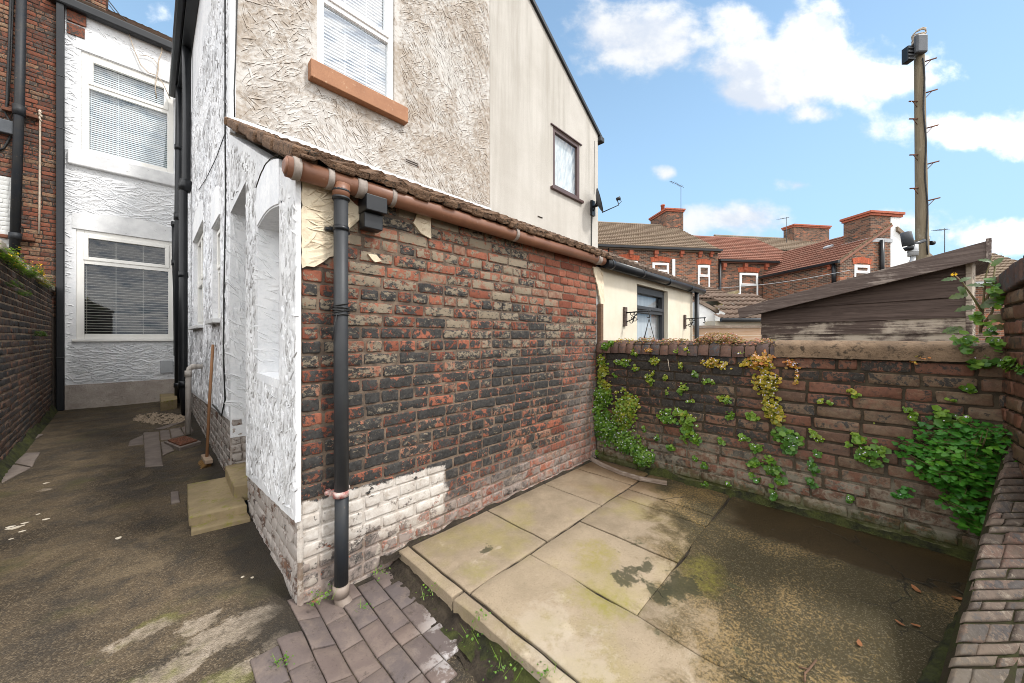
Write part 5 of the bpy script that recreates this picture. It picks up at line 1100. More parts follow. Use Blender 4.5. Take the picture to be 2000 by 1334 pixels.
# ================================================================ shed
def build_shed():
    def C(r, f): return RT * r + FW * f
    P0 = C(2.786, 3.911); d = C(.401, -.916); F = Fr(P0, d); Lw = 1.442
    T = thing('garden_shed', 'weathered dark timber shed with a sloping fascia behind the yard wall', 'shed', P0)
    sl = (2.04 - 1.76) / Lw; top = lambda a: 1.76 + sl * a; mb = MB(); rng = random.Random(17); h = .125; b = .50; i = 0
    ys = [F.hit(1700, y)[1] for y in (652, 626, 592, 556, 520)]
    edges = [.4 + .12 * k for k in range(8)]; edges = [e for e in edges if e < ys[0] - .03] + ys + [ys[-1] + .13, ys[-1] + .26, ys[-1] + .4]
    for b0, b1 in zip(edges[:-1], edges[1:]):
        if b0 > top(Lw): break
        lt = (1.0 if b1 < 1.54 else (.80 if b1 < 1.66 else .2)); k = len(mb.v)
        pl = [(0.0, b0), (Lw, b0)] + [(Lw, min(b1 + .01, top(Lw))), (0.0, min(b1 + .01, top(0)))]
        if b0 > top(0): x = (b0 - 1.76) / sl; pl = [(x, b0), (Lw, b0), (Lw, min(b1 + .01, top(Lw)))] + ([((b1 - 1.76) / sl, b1)] if b1 < top(Lw) else [])
        elif b1 > top(0): pl = [(0, b0), (Lw, b0), (Lw, min(b1 + .01, top(Lw)))] + ([((b1 - 1.76) / sl, b1)] if b1 < top(Lw) else []) + [(0, top(0))]
        col = (lt, rng.random(), rng.random(), 0); n = len(pl)
        tlt = lambda b: .020 - .015 * (b - b0) / max(.01, b1 - b0)
        fr_ = [mb.vert(F.p(a, b, tlt(b)), col, (a, b, 0)) for a, b in pl]; bk = [mb.vert(F.p(a, b, -.012), col, (a, b, 0)) for a, b in pl]
        mb.face(fr_); mb.face(bk[::-1])
        for q in range(n): w = (q + 1) % n; mb.face((bk[q], bk[w], fr_[w], fr_[q]))
    mb.build('boarding', M['wood_dark'], T)
    b = MB(); dv = at(1880, 500, 1) - CAM; dv = V((dv.x, dv.y, 0)).normalized() * 1.5; f0, f1 = F.p(.01, 0, -.014), F.p(Lw - .01, 0, -.014); g1, g0 = f1 + dv, f0 - F.n * 1.5
    lo = [b.vert(p) for p in (f0, f1, g1, g0)]; hi = [b.vert(p + V((0, 0, h_))) for p, h_ in ((f0, top(0) - .02), (f1, top(Lw) - .02), (g1, top(Lw) - .02), (g0, top(0) - .02))]; b.face(lo[::-1]); b.face(hi)
    for q in range(4): w = (q + 1) % 4; b.face((lo[q], lo[w], hi[w], hi[q]))
    b.build('shed_body', M['wood_dark'], T)
    p = MB(); p.box(F, Lw - .002, Lw + .03, .2, top(Lw) - .005, -.03, .032, 0, (1.0, .5, .5, 0)); p.build('corner_post', M['wood_dark'], T, .004)
    cf = .15; tl, tr = F.hit(1440, 603, cf), F.hit(1936, 468, cf); bl, brr = F.hit(1444, 622, cf), F.hit(1930, 505, cf)
    f = MB(); f.prism(F, [bl, brr, tr, tl], cf - .022, cf); f.build('fascia', M['wood_fascia'], T, .004)
    pf = [F.p(tl[0] + .02, tl[1], cf - .023), F.p(tr[0] - .01, tr[1], cf - .023)]; dr = (at(1925, 480, 1) - CAM); dr = V((dr.x, dr.y, 0)).normalized(); dl = -F.n
    r = MB(); top_ = [pf[0], pf[1], pf[1] + dr * 1.5, pf[0] + dl * 1.5]; hi = [r.vert(p - V((0, 0, .012))) for p in top_]; lo = [r.vert(p - V((0, 0, .055))) for p in top_]; r.face(hi); r.face(lo[::-1])
    for q in range(4): w = (q + 1) % 4; r.face((lo[q], lo[w], hi[w], hi[q]))
    r.build('roof', M['wood_fascia'], T)
    e = MB(); ce = F.p(tr[0] + .002, 0, cf); FE = Fr(ce, dr); e.prism(FE, [(-.01, brr[1] - .015), (.30, brr[1] + .01), (.30, tr[1] + .005), (-.01, tr[1] + .012)], -.024, 0); e.build('end_fascia', M['wood_fascia'], T, .004)
build_shed()
# ================================================================ telegraph pole
def build_pole():
    t = 7.5; b = at(1803, 600, t); top = at(1795, 78, t); b0 = V((b.x, b.y, 0)); ax = (top - b); base = b - ax * (b.z / ax.z)
    T = thing('telegraph_pole', 'tall weathered wooden telegraph pole with metal climbing steps', 'utility pole', base)
    z = lambda y: base + (top - base) * ((CAMZ + (660 - y) / FPX * t) / top.z)
    m = MB(); n = 26; b_ = len(m.v)
    m.tube([base + (top - base) * (i / n) for i in range(n + 1)], [.118 - .042 * i / n + .003 * fnoise((i, 0, 0), .7) for i in range(n + 1)], 20); m.build('pole', M['wood_pole'], T)
    f = -FW; c = MB(); c.tube([z(y) + f * (.088 + .035 * (y / 500)) + RT * (-.03 + .02 * math.sin(y * .05)) for y in range(500, 110, -20)], .014, 6); c.build('cable', M['cable'], T)
    for y, sd in ((122, 1), (183, 1), (199, -1), (233, -1), (252, 1), (303, -1), (322, 1), (368, -1), (393, 1)):
        s = MB(); p = z(y) ; r = .08 + .04 * y / 500; u = (RT * sd * .97 - FW * .2).normalized(); a = p + u * r * .85; e = p + u * (r + .21) + V((0, 0, .05 * sd if sd > 0 else -.03))
        s.tube([a, e], .014, 7); s.tube([p + u * r * .9 - V((0, 0, .12)), (a + e) / 2 + u * .02], .007, 6); s.build('step', M['rust'], T)
    Fk = Fr(z(118), RT, (0, 0, 1)); bx = MB(); k = t / FPX; bx.box(Fk, -.22, .01, .06, .44, .07, .16); bx.build('junction_box', M['grey_box'], T, .03)
    bx = MB(); bx.box(Fk, -.33, -.20, -.06, .26, -.05, .08)
    for q in range(4): bx.box(Fk, -.34, -.19, -.05 + q * .075, -.01 + q * .075, .08, .10)
    bx.build('terminal_block', M['pvc_black'], T, .012)
    w = MB(); rng = random.Random(5); c0 = z(78)
    for q in range(9): a = rng.uniform(0, 6); w.tube([c0 + V((math.cos(a + i * .7) * .10, math.sin(a + i * .7) * .10, -.05 + .025 * q + .03 * math.sin(i + q))) for i in range(8)], .014, 6)
    w.build('wire_coil', M['cable_w'], T)
    g = MB(); g.tube([z(476) + RT * .10 - FW * .06, z(476) + RT * .17 - FW * .06], .045, 10); g.tube([z(492) + RT * .09, z(462) + RT * .15], .02, 8); g.build('clamp', M['pvc_black'], T)
    L = thing('flood_lamp', 'grey drum shaped lamp on a bracket left of the pole', 'lamp', at(1775, 505, 7.0)); c = at(1772, 468, 7.0); a = (V((0, 0, 1)) - RT * .22).normalized()
    m = MB(); m.tube([c - a * .12, c + a * .14, c + a * .16], [.09, .08, .06], 18); m.build('drum', M['grey_box'], L); m = MB(); m.tube([c - a * .22, c - a * .14], [.06, .085], 12); m.tube([c + RT * .05 - a * .17, c + RT * .16 + V((0, 0, -.08)), c + RT * .34 + V((0, 0, -.02))], .035, 8); m.build('arm', M['pvc_black'], L)
    q = at(1783, 500, 7.0); m = MB(); m.tube([q, q + V((0, 0, .22))], .075, 14); m.tube([q + V((0, 0, .08)), q + V((0, 0, .10))], .08, 14); m.tube([q - V((0, 0, .8)), q], .04, 8); m.build('vent_pipe', M['pale_box'], L)
build_pole()
# ================================================================ small things in the alley
def small_things():
    z = .02
    T = thing('broom', 'wooden handled yard broom leaning against the white wall', 'broom', gz(395, 905)); h0 = gz(404, 893, .07); top = V(FS.p(*FS.hit(416, 673, .03), .03))
    m = MB(); m.tube([h0, h0 * .5 + top * .5 + V((-.004, 0, 0)), top], .0145, 10)
    for i in range(len(m.v)): p = m.v[i]; m.l[i] = p
    m.build('handle', M['broom_wood'], T)
    d = (gz(410, 910) - gz(390, 880)).normalized(); F = Fr(h0 - V((0, 0, .03)), d, V((0, 0, 1))); m = MB(); m.box(F, -.15, .15, -.01, .035, -.035, .035); m.build('head', M['broom_head'], T, .008)
    m = MB(); rng = random.Random(2)
    for _ in range(330):
        a = rng.uniform(-.145, .145); c = rng.uniform(-.03, .03); q = F.p(a, -.008, c); e = F.p(a * 1.14, -.075 + rng.uniform(-.006, .01), c * 1.8 + .045); s = F.u * .0035; m.poly([q - s, q + s, e + s, e - s])
    m.build('bristles', M['bristle'], T)
    T = thing('drain_cover', 'rusty square drain cover on a grey frame in the alley', 'drain cover', gz(352, 862)); q = [gz(327, 858, .06), gz(352, 868, .06), gz(386, 858, .06), gz(362, 850, .06)]
    def lid(pts, z0, z1, name, mat, ribs=False):
        c = sum(pts, V()) / 4; m = MB(); lo = [m.vert((p.x, p.y, z0)) for p in pts]; hi = [m.vert((p.x, p.y, z1)) for p in pts]; m.face(hi); m.face(lo[::-1])
        for i in range(4): j = (i + 1) % 4; m.face((lo[i], lo[j], hi[j], hi[i]))
        if ribs:
            for i in range(1, 8):
                for A, B, C_, D in ((0, 1, 3, 2), (0, 3, 1, 2)): p0 = pts[A].lerp(pts[B], i / 8); p1 = pts[C_].lerp(pts[D], i / 8); m.tube([V((p0.x, p0.y, z1)).lerp(V((c.x, c.y, z1)), .06), V((p1.x, p1.y, z1)).lerp(V((c.x, c.y, z1)), .06)], .006, 5)
        m.build(name, mat, T, .004)
    if (q[1] - q[0]).cross(q[3] - q[0]).z < 0: q = q[::-1]
    c = sum(q, V()) / 4; lid([c + (p - c) * 1.25 for p in q], -.03, .035, 'frame', M['slate']); lid(q, .035, .055, 'lid', M['rust'], True)
    # sandstone steps
    T = thing('door_step', 'worn yellow sandstone slab in front of the outhouse doorway', 'step'  , (.36, 3.8, 0)); m = MB()
    def stone(pts, z0, z1, name, seed):
        m = MB(); a, b, c_, d = pts; slab(m, [a, b, c_, d], z0, z1, (.5, .5, .5, 0), .06); m.build(name, M['step'], T, .012, 3)
    stone([V((.19, 3.46, 0)), V((.525, 3.40, 0)), V((.525, 4.22, 0)), V((.225, 4.27, 0))], .03, .092, 'tread', 1); stone([V((.20, 3.36, 0)), V((.53, 3.30, 0)), V((.53, 3.9, 0)), V((.21, 3.9, 0))], -.05, .032, 'base_stone', 2)
    T = thing('threshold_step', 'small upper sandstone step set in the outhouse doorway', 'step', (.6, 3.9, 0)); stone([V((.47, 3.62, 0)), V((.80, 3.51, 0)), V((.80, 4.26, 0)), V((.49, 4.27, 0))], .06, .19, 'tread', 3)
    T = thing('stone_block', 'pale sandstone block lying under the black drainpipes at the far wall', 'stone block', gz(330, 795)); q = [gz(314, 803), gz(346, 797), gz(346, 784), gz(312, 785)]; stone([q[0], q[1], q[2], q[3]], -.05, .18, 'block', 4)
    rng = random.Random(6)
    def bit(name, px, py, s, mat, label, cat, group, flat=.5, z=None):
        p = gz(px, py, z or 0); zz = z if z is not None else ground_z(p.x, p.y); m = MB(); n = 7; c = m.vert((p.x, p.y, zz + s * flat)); R0 = [m.vert((p.x + math.cos(i * 6.283 / n) * s * rng.uniform(.7, 1.25), p.y + math.sin(i * 6.283 / n) * s * rng.uniform(.6, 1.1), zz + s * flat * rng.uniform(.3, .7))) for i in range(n)]; R1 = [m.vert((m.v[k][0], m.v[k][1], zz - .004)) for k in R0]
        for i in range(n): j = (i + 1) % n; m.face((c, R0[i], R0[j])); m.face((R0[i], R1[i], R1[j], R0[j]))
        tag(m.build(name, mat), label, cat, group)
    for x, y, s in ((20, 1028, .022), (28, 1030, .03), (42, 1036, .018), (44, 1025, .016), (48, 1020, .02), (90, 1012, .02), (15, 1032, .014), (22, 1050, .012), (75, 1003, .012), (90, 943, .02)):
        bit('paint_flake', x, y, s, M['stone'], 'pale flake lying on the alley asphalt at the left edge', 'flake', 'pale flakes on the alley asphalt', .12)
    bit('pebble', 232, 1050, .02, M['stone'], 'single pale pebble in the middle of the alley asphalt', 'pebble', None)
    for x, y in ((474, 1126), (493, 1127)): bit('pebble', x, y, .009, M['stone'], 'tiny white pebble beside the outhouse foot', 'pebble', 'pair of white pebbles by the outhouse')
    def leaf(px, py, s, a, label):
        p = gz(px, py, PZ); m = MB(); c, sn = math.cos(a), math.sin(a); sh = [(-1, 0, .3), (-.5, .42, .1), (.2, .5, .35), (.7, .25, .2), (1.15, 0, .6), (.7, -.3, .5), (.1, -.45, .15), (-.5, -.35, .3)]
        k = [m.vert((p.x + (x * c - y * sn) * s, p.y + (x * sn + y * c) * s, PZ + .006 + z * s * .5)) for x, y, z in sh]; o = m.vert((p.x, p.y, PZ + .004))
        for i in range(8): m.face((o, k[i], k[(i + 1) % 8]), 0, True)
        tag(m.build('fallen_leaf', M['dead_leaf']), label, 'leaf')
    leaf(1790, 1154, .030, .5, 'curled brown leaf on the wet dark strip, nearer the plants'); leaf(1873, 1172, .030, 2.1, 'curled brown leaf on the wet dark strip, close to the raked wall')
    leaf(1679, 1260, .021, .2, 'bright orange leaf on the worn concrete near the bottom edge'); leaf(1758, 1220, .018, 1.0, 'small pinkish leaf on the dark concrete, left of its twin'); leaf(1789, 1224, .018, 2.0, 'small tan leaf on the dark concrete, right of its twin')
    m = MB(); p = [gz(x, y, PZ + .004) for x, y in ((1572, 1334), (1572, 1318), (1580, 1310), (1594, 1292))]; m.tube([q + V((0, 0, .006)) for q in p], .004, 6); m.tube([p[2] + V((0, 0, .006)), gz(1560, 1302, PZ + .006)], .003, 6); tag(m.build('twig', M['wood_post']), 'forked dry twig on the concrete at the bottom edge', 'twig')
    # dirt and moss fillets at the foot of the walls
    m = MB(); m.grid(lambda u, v: ((lambda x: ((x, YM - .048 * (1 - v) * (1 + .8 * fnoise((x, 0, 0), 5)) , PZ - .016 + .026 * v * (1 + fnoise((x, 5, 0), 6)) + .012 * fnoise((x, v, 0), 22)), (x, v, 0)))(1.0 + 2.55 * u)), 150, 6); m.build('moss_seam', M['soil'], kind='structure')
    m = MB(); m.grid(lambda u, v: ((lambda y: ((XB - .07 * (1 - v) * (1 + .6 * fnoise((0, y, 0), 5)), y, PZ - .016 + .05 * v * (1 + .9 * fnoise((5, y, 0), 4)) + .014 * fnoise((v, y, 0), 22)), (y, v, 0)))(-.65 + 2.2 * u)), 150, 6); m.build('moss_seam', M['moss'], kind='structure')
small_things()
# ================================================================ the terrace behind
PT = RT * .989 + FW * .148; QT = FW * .989 - RT * .148
O0 = CAM + RT * 8.76 + FW * 20; O0 = V((O0.x, O0.y, 0)); FT0 = Fr(O0, PT)
def far_window(H, F, x0, x1, y0, y1, arch=True, tr=.35, full=None):
    a0, b1 = F.hit(x0, y0); a1, _ = F.hit(x1, y0); b0 = F.hit(x0, y1)[1]
    if full: b0 = b1 - full
    window(H, F, a0, a1, b0, b1, .035, M['upvc_w'], b1 - (b1 - b0) * tr, .085, 'glass_sky', None, backing='curtain', back=.05, depth=.07)
    s = MB(); s.box(F, a0 - .1, a1 + .1, b0 - .14, b0 - .005, .002, .10); s.build('sill', M['cope_stone'], H)
    if arch:
        m = MB(); n = 8; w = a1 - a0; P = [(a0 - .06 + (w + .12) * i / n, b1 + .03 + .07 * math.sin(math.pi * i / n)) for i in range(n + 1)]; Q = [(x + (x - (a0 + a1) / 2) * .12, y + .27) for x, y in P]
        for i in range(n * 1):
            m.poly([F.p(P[i][0], P[i][1], .02), F.p(P[i + 1][0], P[i + 1][1], .02), F.p(Q[i + 1][0], Q[i + 1][1], .02), F.p(Q[i][0], Q[i][1], .02)], 0, (.5, .5, .5, 0), [(P[i][1] * 1.0, P[i][0], 0), (P[i + 1][1], P[i + 1][0], 0), (Q[i + 1][1], Q[i + 1][0], 0), (Q[i][1], Q[i][0], 0)])
        m.prism(F, P + Q[::-1], -.01, .016); m.build('brick_arch', M['arch_red'], H)
def corbels(H, F, pxs, y):
    for px in pxs:
        a, b = F.hit(px, y); m = MB(); m.box(F, a - .11, a + .11, b, b + .22, .0, .16); m.box(F, a - .08, a + .08, b - .16, b - .002, 0, .10); m.build('corbel', M['terracotta'], H)
def roof_on(H, name, F, a0, a1, ze, s, pitch, mat, over=.18, seed=1, tw=.30):
    up = (QT * math.cos(pitch) + V((0, 0, 1)) * math.sin(pitch)); o = F.o + V((0, 0, ze)) - QT * over; R = Fr(o, PT, up); m = MB(); tiles(m, R, a0, a1, 0, s, .32, tw, .05, .075, seed); m.box(R, a0, a1, .02, s - .02, -.12, -.03)
    m.box(R, a0, a1, s - .06, s + .10, -.05, .07); return m.build(name, mat, H), R
def aerial(px, y0, y1, t, label, tilt=.3, n=6, boom=.7):
    b, tp = at(px, y1, t), at(px, y0, t); T = thing('tv_aerial', label, 'aerial', b); m = MB(); m.tube([b - V((0, 0, .3)), tp], .018, 6); m.build('mast', M['grey_box'], T); m = MB(); d = (RT * -.95 - FW * .3 + V((0, 0, -tilt))).normalized(); c = tp - V((0, 0, .05)); e = d.cross(V((0, 0, 1))).normalized(); m.tube([c - d * .25, c + d * boom], .014, 6)
    for k in range(n): q = c + d * (boom * k / (n - 1) * .95); m.tube([q - e * .2 - V((0, 0, .05)), q + e * .2 + V((0, 0, .05))], .008, 5)
    m.build('boom', M['grey_box'], T)
def chimney(H, F, a0, a1, c0, c1, b0, b1, brick, pots=(), ledge=.22):
    m = MB(); m.box(F, a0, a1, b0, b1 - ledge, c0, c1); ch = m.build('chimney', brick, H)
    m = MB(); m.box(F, a0 - .06, a1 + .06, b1 - ledge, b1 - ledge * .5, c0 - .06, c1 + .06); m.box(F, a0 - .11, a1 + .11, b1 - ledge * .5, b1, c0 - .11, c1 + .11); m.build('chimney_cap', M['terracotta'], ch, .01)
    for (a, h) in pots: m = MB(); z = F.p(a, b1, (c0 + c1) / 2); m.tube([z, z + V((0, 0, h * .85)), z + V((0, 0, h * .86)), z + V((0, 0, h))], [.14, .12, .15, .15], 12); m.build('chimney_pot', M['terracotta'], ch)
    m = MB(); m.box(F, a0 - .1, a1 + .1, b0, b0 + .18, c0 - .03, c1 + .03); m.build('lead_apron', M['lead_d'], ch); return ch
def terrace():
    # house with the grey roof
    H = thing('terraced_house', 'brick terraced house with a grey brown tiled roof and red corbels', 'house', FT0.p(-1, 0)); aL = -5.0; aR = FT0.hit(1402, 500)[0]; ze = FT0.hit(1300, 488)[1]
    m = MB(); m.box(FT0, aL, aR, 0, ze + .05, -5, 0); m.build('wall', M['far_brick_o'], H)
    for w in ((1207, 1245, 509, 560), (1274, 1306, 513, 560), (1363, 1386, 518, 578)): far_window(H, FT0, *w)
    corbels(H, FT0, (1181, 1231, 1280, 1330, 1366, 1388), 497); rf, R = roof_on(H, 'roof', FT0, aL, aR + .1, ze, 5.46, rad(32), M['tile_grey'])
    g = MB(); g.box(FT0, aL, aR + .1, ze - .02, ze + .10, .14, .28); g.build('gutter', M['pvc_black'], H)
    a, b1 = FT0.hit(1314, 507); p = MB(); p.tube([FT0.p(a, 1, .08), FT0.p(a, b1, .08)], .085, 10); p.build('soil_pipe', M['upvc_w'], H); a = FT0.hit(1187, 500)[0]; p = MB(); p.tube([FT0.p(a, 1, .08), FT0.p(a, ze, .08)], .05, 8); p.build('downpipe', M['pvc_black'], H)
    Fr_ = Fr(O0 + QT * 4.4, PT); a0 = Fr_.hit(1293, 440)[0]; a1 = Fr_.hit(1325, 440)[0]
    b1 = Fr_.hit(1310, 413)[1]; chimney(H, Fr_, a0 - .0, a1, -1.5, .55, b1 - 2.6, b1, M['far_brick'], [(a0 + .35, .62)])
    aerial(1330, 362, 445, 24, 'tall forked television aerial beside the chimney with one pot', -.25, 7, .9)
    # red roofed house
    H = thing('terraced_house', 'brick terraced house with a red brown roof and a single arched window', 'house', FT0.p(aR + 2, 0)); aE = aR + 3.9; z2 = FT0.hit(1450, 512)[1]
    m = MB(); m.box(FT0, aR + .004, aE, 0, z2 + .05, -5, -.05); F2 = Fr(FT0.p(0, 0, -.05), PT); m.build('wall', M['far_brick'], H); far_window(H, F2, 1444, 1480, 533, 600); corbels(H, F2, (1413, 1454, 1495), 522)
    roof_on(H, 'roof', F2, aR + .12, aE + 2.2, z2, 4.75, rad(33), M['tile_red'], seed=4); g = MB(); g.box(F2, aR, aE, z2 - .02, z2 + .10, .14, .28); g.build('gutter', M['pvc_black'], H)
    a = F2.hit(1404, 560)[0]; p = MB(); p.tube([F2.p(a, 1, .10), F2.p(a, z2, .10)], .07, 8); p.build('downpipe', M['pvc_black'], H)
    F3 = Fr(O0 + QT * 5.0, PT); H3 = thing('terraced_house', 'pale grey roofed house seen over the red roof, with a broad chimney', 'house', F3.p(5, 0)); a0, a1 = F3.hit(1400, 475)[0], F3.hit(1640, 475)[0]; b = F3.hit(1500, 464)[1]
    m = MB(); m.box(F3, a0, a1, 0, b - 1.8, -4, -1.0); m.build('wall', M['far_brick'], H3); roof_on(H3, 'roof', Fr(F3.p(0, 0, 2.0), PT), a0, a1, b - 1.55, 2.9, rad(33), M['tile_grey'], seed=8)
    c0, c1 = F3.hit(1542, 460)[0], F3.hit(1614, 460)[0]; b1 = F3.hit(1580, 442)[1]; ch = chimney(H3, F3, c0 + .1, c1 - .1, -.6, .3, b - 1.0, b1, M['far_brick']); aerial(1536, 424, 470, 26, 'thin television aerial left of the broad chimney', .25, 5, .8)
    # outrigger with gable, chimney and red roof, standing towards us
    P0 = FT0.p(*FT0.hit(1490, 560)); P0 = V((P0.x, P0.y, 0)); L = 4.3; Pn = P0 - QT * L; FLs = Fr(P0, -QT); FGb = Fr(Pn, PT); w = 2.88
    H4 = thing('gabled_outrigger', 'brick gabled rear wing with a red tiled roof and a banded chimney', 'house', Pn); ze = FLs.hit(1560, 524)[1]; zr = FGb.hit(1742, 438)[1]
    m = MB(); m.prism(FGb, [(0, 0), (w, 0), (w, zr - .02), (0, ze)], -L, 0); m.build('wall', M['far_brick_o'], H4)
    up = (PT * w + V((0, 0, zr - ze))); o = V((Pn.x, Pn.y, ze)) - up.normalized() * .22; R = Fr(o, QT * -1, up); R = Fr(o + QT * L, QT * -1, up); t = MB(); tiles(t, R, -2.5, L + .08, 0, up.length + .22, .32, .30, .05, .075, 6); t.box(R, -2.5, L + .08, .02, up.length + .2, -.12, -.03); t.build('roof', M['tile_red'], H4)
    v = MB(); v.prism(FGb, [(-.2, ze - .24), (w, zr - .13), (w, zr + .06), (-.2, ze - .05)], .012, .07); v.build('verge', M['cope_stone'], H4)
    far_window(H4, FGb, 1668, 1698, 517, 560); g = MB(); g.box(FLs, -.5, L + .1, ze - .16, ze - .04, .12, .26); g.build('gutter', M['pvc_black'], H4)
    for px, y0, F, y1 in ((1718, 470, FGb, 560), (1632, 515, FLs, 560)):
        a, b1 = F.hit(px, y0); b0 = F.hit(px, y1)[1]; p = MB(); p.tube([F.p(a, b0, .1), F.p(a, b1, .1)], .085, 10); p.build('pipe', M['pvc_black'], H4)
    a0, a1 = FGb.hit(1700, 430)[0], FGb.hit(1744, 430)[0]; b1 = FGb.hit(1720, 413)[1]; chimney(H4, FGb, a0, w - .012, -1.2, .004, zr - .9, b1, M['far_brick'])
    k = MB(); a, b = FLs.hit(1628, 585); corbels(H4, FLs, (1622,), 520)
    k = MB(); p = R.p(L - 1.9, up.length * .62, .05); Rv = Fr(p, R.u, R.v); k.box(Rv, -.2, .2, 0, .22, 0, .10); k.build('roof_vent', M['lead_d'], H4)
    H5 = thing('pale_gable_house', 'white rendered half of the gable beside the banded chimney', 'house', FGb.p(w + 1, 0)); m = MB(); m.prism(FGb, [(w + .004, 0), (2 * w, 0), (2 * w, ze), (w + .004, zr - .02)], -L, .0); m.box(FGb, w + .006, w + .55, zr - .6, b1 - .24, -1.2, .004); m.build('wall', M['white_wall'], H5)
    v = MB(); v.prism(FGb, [(w + .3, zr - .32), (2 * w + .2, ze - .24), (2 * w + .2, ze - .08), (w + .3, zr - .12)], .002, .10); v.build('verge', M['tile_grey'], H5); cp = MB(); cp.box(FGb, w + .02, w + .66, b1 - .23, b1 - .12, -1.2, .06); cp.box(FGb, w + .02, w + .72, b1 - .118, b1, -1.2, .11); cp.build('chimney_cap', M['terracotta'], H5)
    aerial(1845, 446, 505, 19, 'slim television aerial between the pole and the shed roof', .18, 5, .8); aerial(1930, 482, 520, 17, 'low flat television aerial above the shed roof end', .1, 5, .6)
    # far right roof
    FRt = Fr(CAM + FW * 15 + RT * 19 - V((0, 0, CAMZ)), RT * .96 - FW * .28); H6 = thing('tiled_house', 'low brick house with a brown tiled roof at the right edge', 'house', FRt.o); a0, b0 = FRt.hit(1875, 555); a1 = FRt.hit(2080, 555)[0]
    m = MB(); m.box(FRt, a0, a1, 0, b0, -4, 0); m.build('wall', M['far_brick_o'], H6); bk = -FRt.n; R6 = Fr(FRt.p(0, b0, .25), FRt.u, (bk * .87 + V((0, 0, .49)))); t = MB(); tiles(t, R6, a0 - .2, a1, 0, 3.6, .32, .30, .05, .075, 7); t.box(R6, a0 - .2, a1, .02, 3.58, -.12, -.03); t.build('roof', M['tile_grey'], H6); g = MB(); g.box(FRt, a0 - .2, a1, b0 - .06, b0 + .04, .22, .34); g.build('gutter', M['pale_box'], H6)
terrace()
def small_buildings():
    # white gabled lean-to and cream parapet roofs between the dark window and the shed
    def FC(t, r=0): o = CAM + FW * t; return Fr((o.x, o.y, 0), (RT * math.cos(r) + FW * math.sin(r)))
    F = FC(9.5); H = thing('white_shed', 'small white gabled outbuilding with a tiled roof beside the black downpipe', 'outbuilding', F.p(5.3, 0)); P = lambda *q: [F.hit(*k) for k in q]
    pl = P((1358, 590), (1370, 592), (1397, 612), (1397, 700), (1358, 700)); m = MB(); m.prism(F, pl, -1.5, 0); m.build('wall', M['white_wall'], H)
    m = MB(); m.prism(F, P((1366, 586), (1403, 606), (1401, 612), (1364, 592)), -1.5, .06); m.build('barge_board', M['wood_grey'], H)
    a0, b0 = F.hit(1368, 588); o = F.p(a0, b0, .05); R = Fr(F.p(F.hit(1400, 606)[0], F.hit(1400, 606)[1], -1.55), -F.n * -1, (-RT * .75 + V((0, 0, .66)))); 
    F9 = FC(11.5); H2 = thing('parapet_outbuilding', 'cream outbuilding with a raised sloping parapet and dark tiled roofs', 'outbuilding', F9.p(7, 0)); Q = lambda *q: [F9.hit(*k) for k in q]
    m = MB(); m.prism(F9, Q((1395, 603), (1440, 569), (1456, 581), (1418, 612), (1418, 700), (1395, 700)), -1.6, 0); m.build('parapet', M['white_wall'], H2)
    m = MB(); m.prism(F9, Q((1393, 603), (1440, 567), (1443, 571), (1396, 607)), -1.6, .05); m.build('parapet_coping', M['step'], H2)
    FR1 = Fr(F9.p(F9.hit(1372, 600)[0], F9.hit(1372, 584)[1], .2), RT, (FW * .9 + V((0, 0, .34)))); t = MB(); tiles(t, FR1, -.3, 1.05, 0, 1.6, .30, .30, .03, .04, 3); t.box(FR1, -.3, 1.05, .02, 1.58, -.1, -.03); t.build('roof', M['tile_dark'], H2)
    F10 = FC(9.0); a0, b0 = F10.hit(1397, 625); a1, b1 = F10.hit(1500, 619); m = MB(); m.box(F10, a0, a1 + .6, 0, b0 - .02, -2, 0); H3 = thing('cream_outbuilding', 'cream outbuilding with a dark tiled roof left of the timber shed', 'outbuilding', F10.p((a0 + a1) / 2, 0)); m.build('wall', M['cream'], H3)
    R2 = Fr(F10.p(a0, b0, .2), RT, (FW * .88 + V((0, 0, .47)))); t = MB(); 
    tiles(t, R2, 0, a1 - a0 + .6, 0, 1.75, .30, .30, .035, .045, 5, keep=lambda a, b: a > b * .42); t.build('roof', M['tile_dark'], H3)
    g = MB(); g.tube([F10.p(a0, b0 - .01, .24), F10.p(a1 + .6, b0 - .01, .24)], .05, 10); g.build('gutter', M['pvc_grey'], H3)
    F6 = FC(6.6); T = thing('board_fence', 'pale orange boarded fence left of the timber shed', 'fence', F6.p(F6.hit(1430, 650)[0], 0)); a0, b1 = F6.hit(1352, 640); a1, _ = F6.hit(1520, 637); b = b1; m = MB(); rng = random.Random(4)
    while b > .3: m.box(F6, a0, a1, b - .14, b - .004, -.03, rng.uniform(0, .006), 0, (rng.random(), rng.random(), 0, 0)); b -= .145
    m.build('boards', M['wood_fence'], T); m = MB(); m.box(F6, a0, a1, b1, b1 + .04, -.05, .03); m.build('top_rail', M['wood_grey'], T)
    # telephone wire across the terrace
    w = MB(); a, b = at(1400, 563, 14), at(1660, 528, 12); w.tube([a.lerp(b, k / 12) - V((0, 0, .10 * math.sin(math.pi * k / 12))) for k in range(13)], .008, 5); tag(w.build('overhead_wire', M['pale_box']), 'thin pale wire slung across the terrace walls', 'wire')
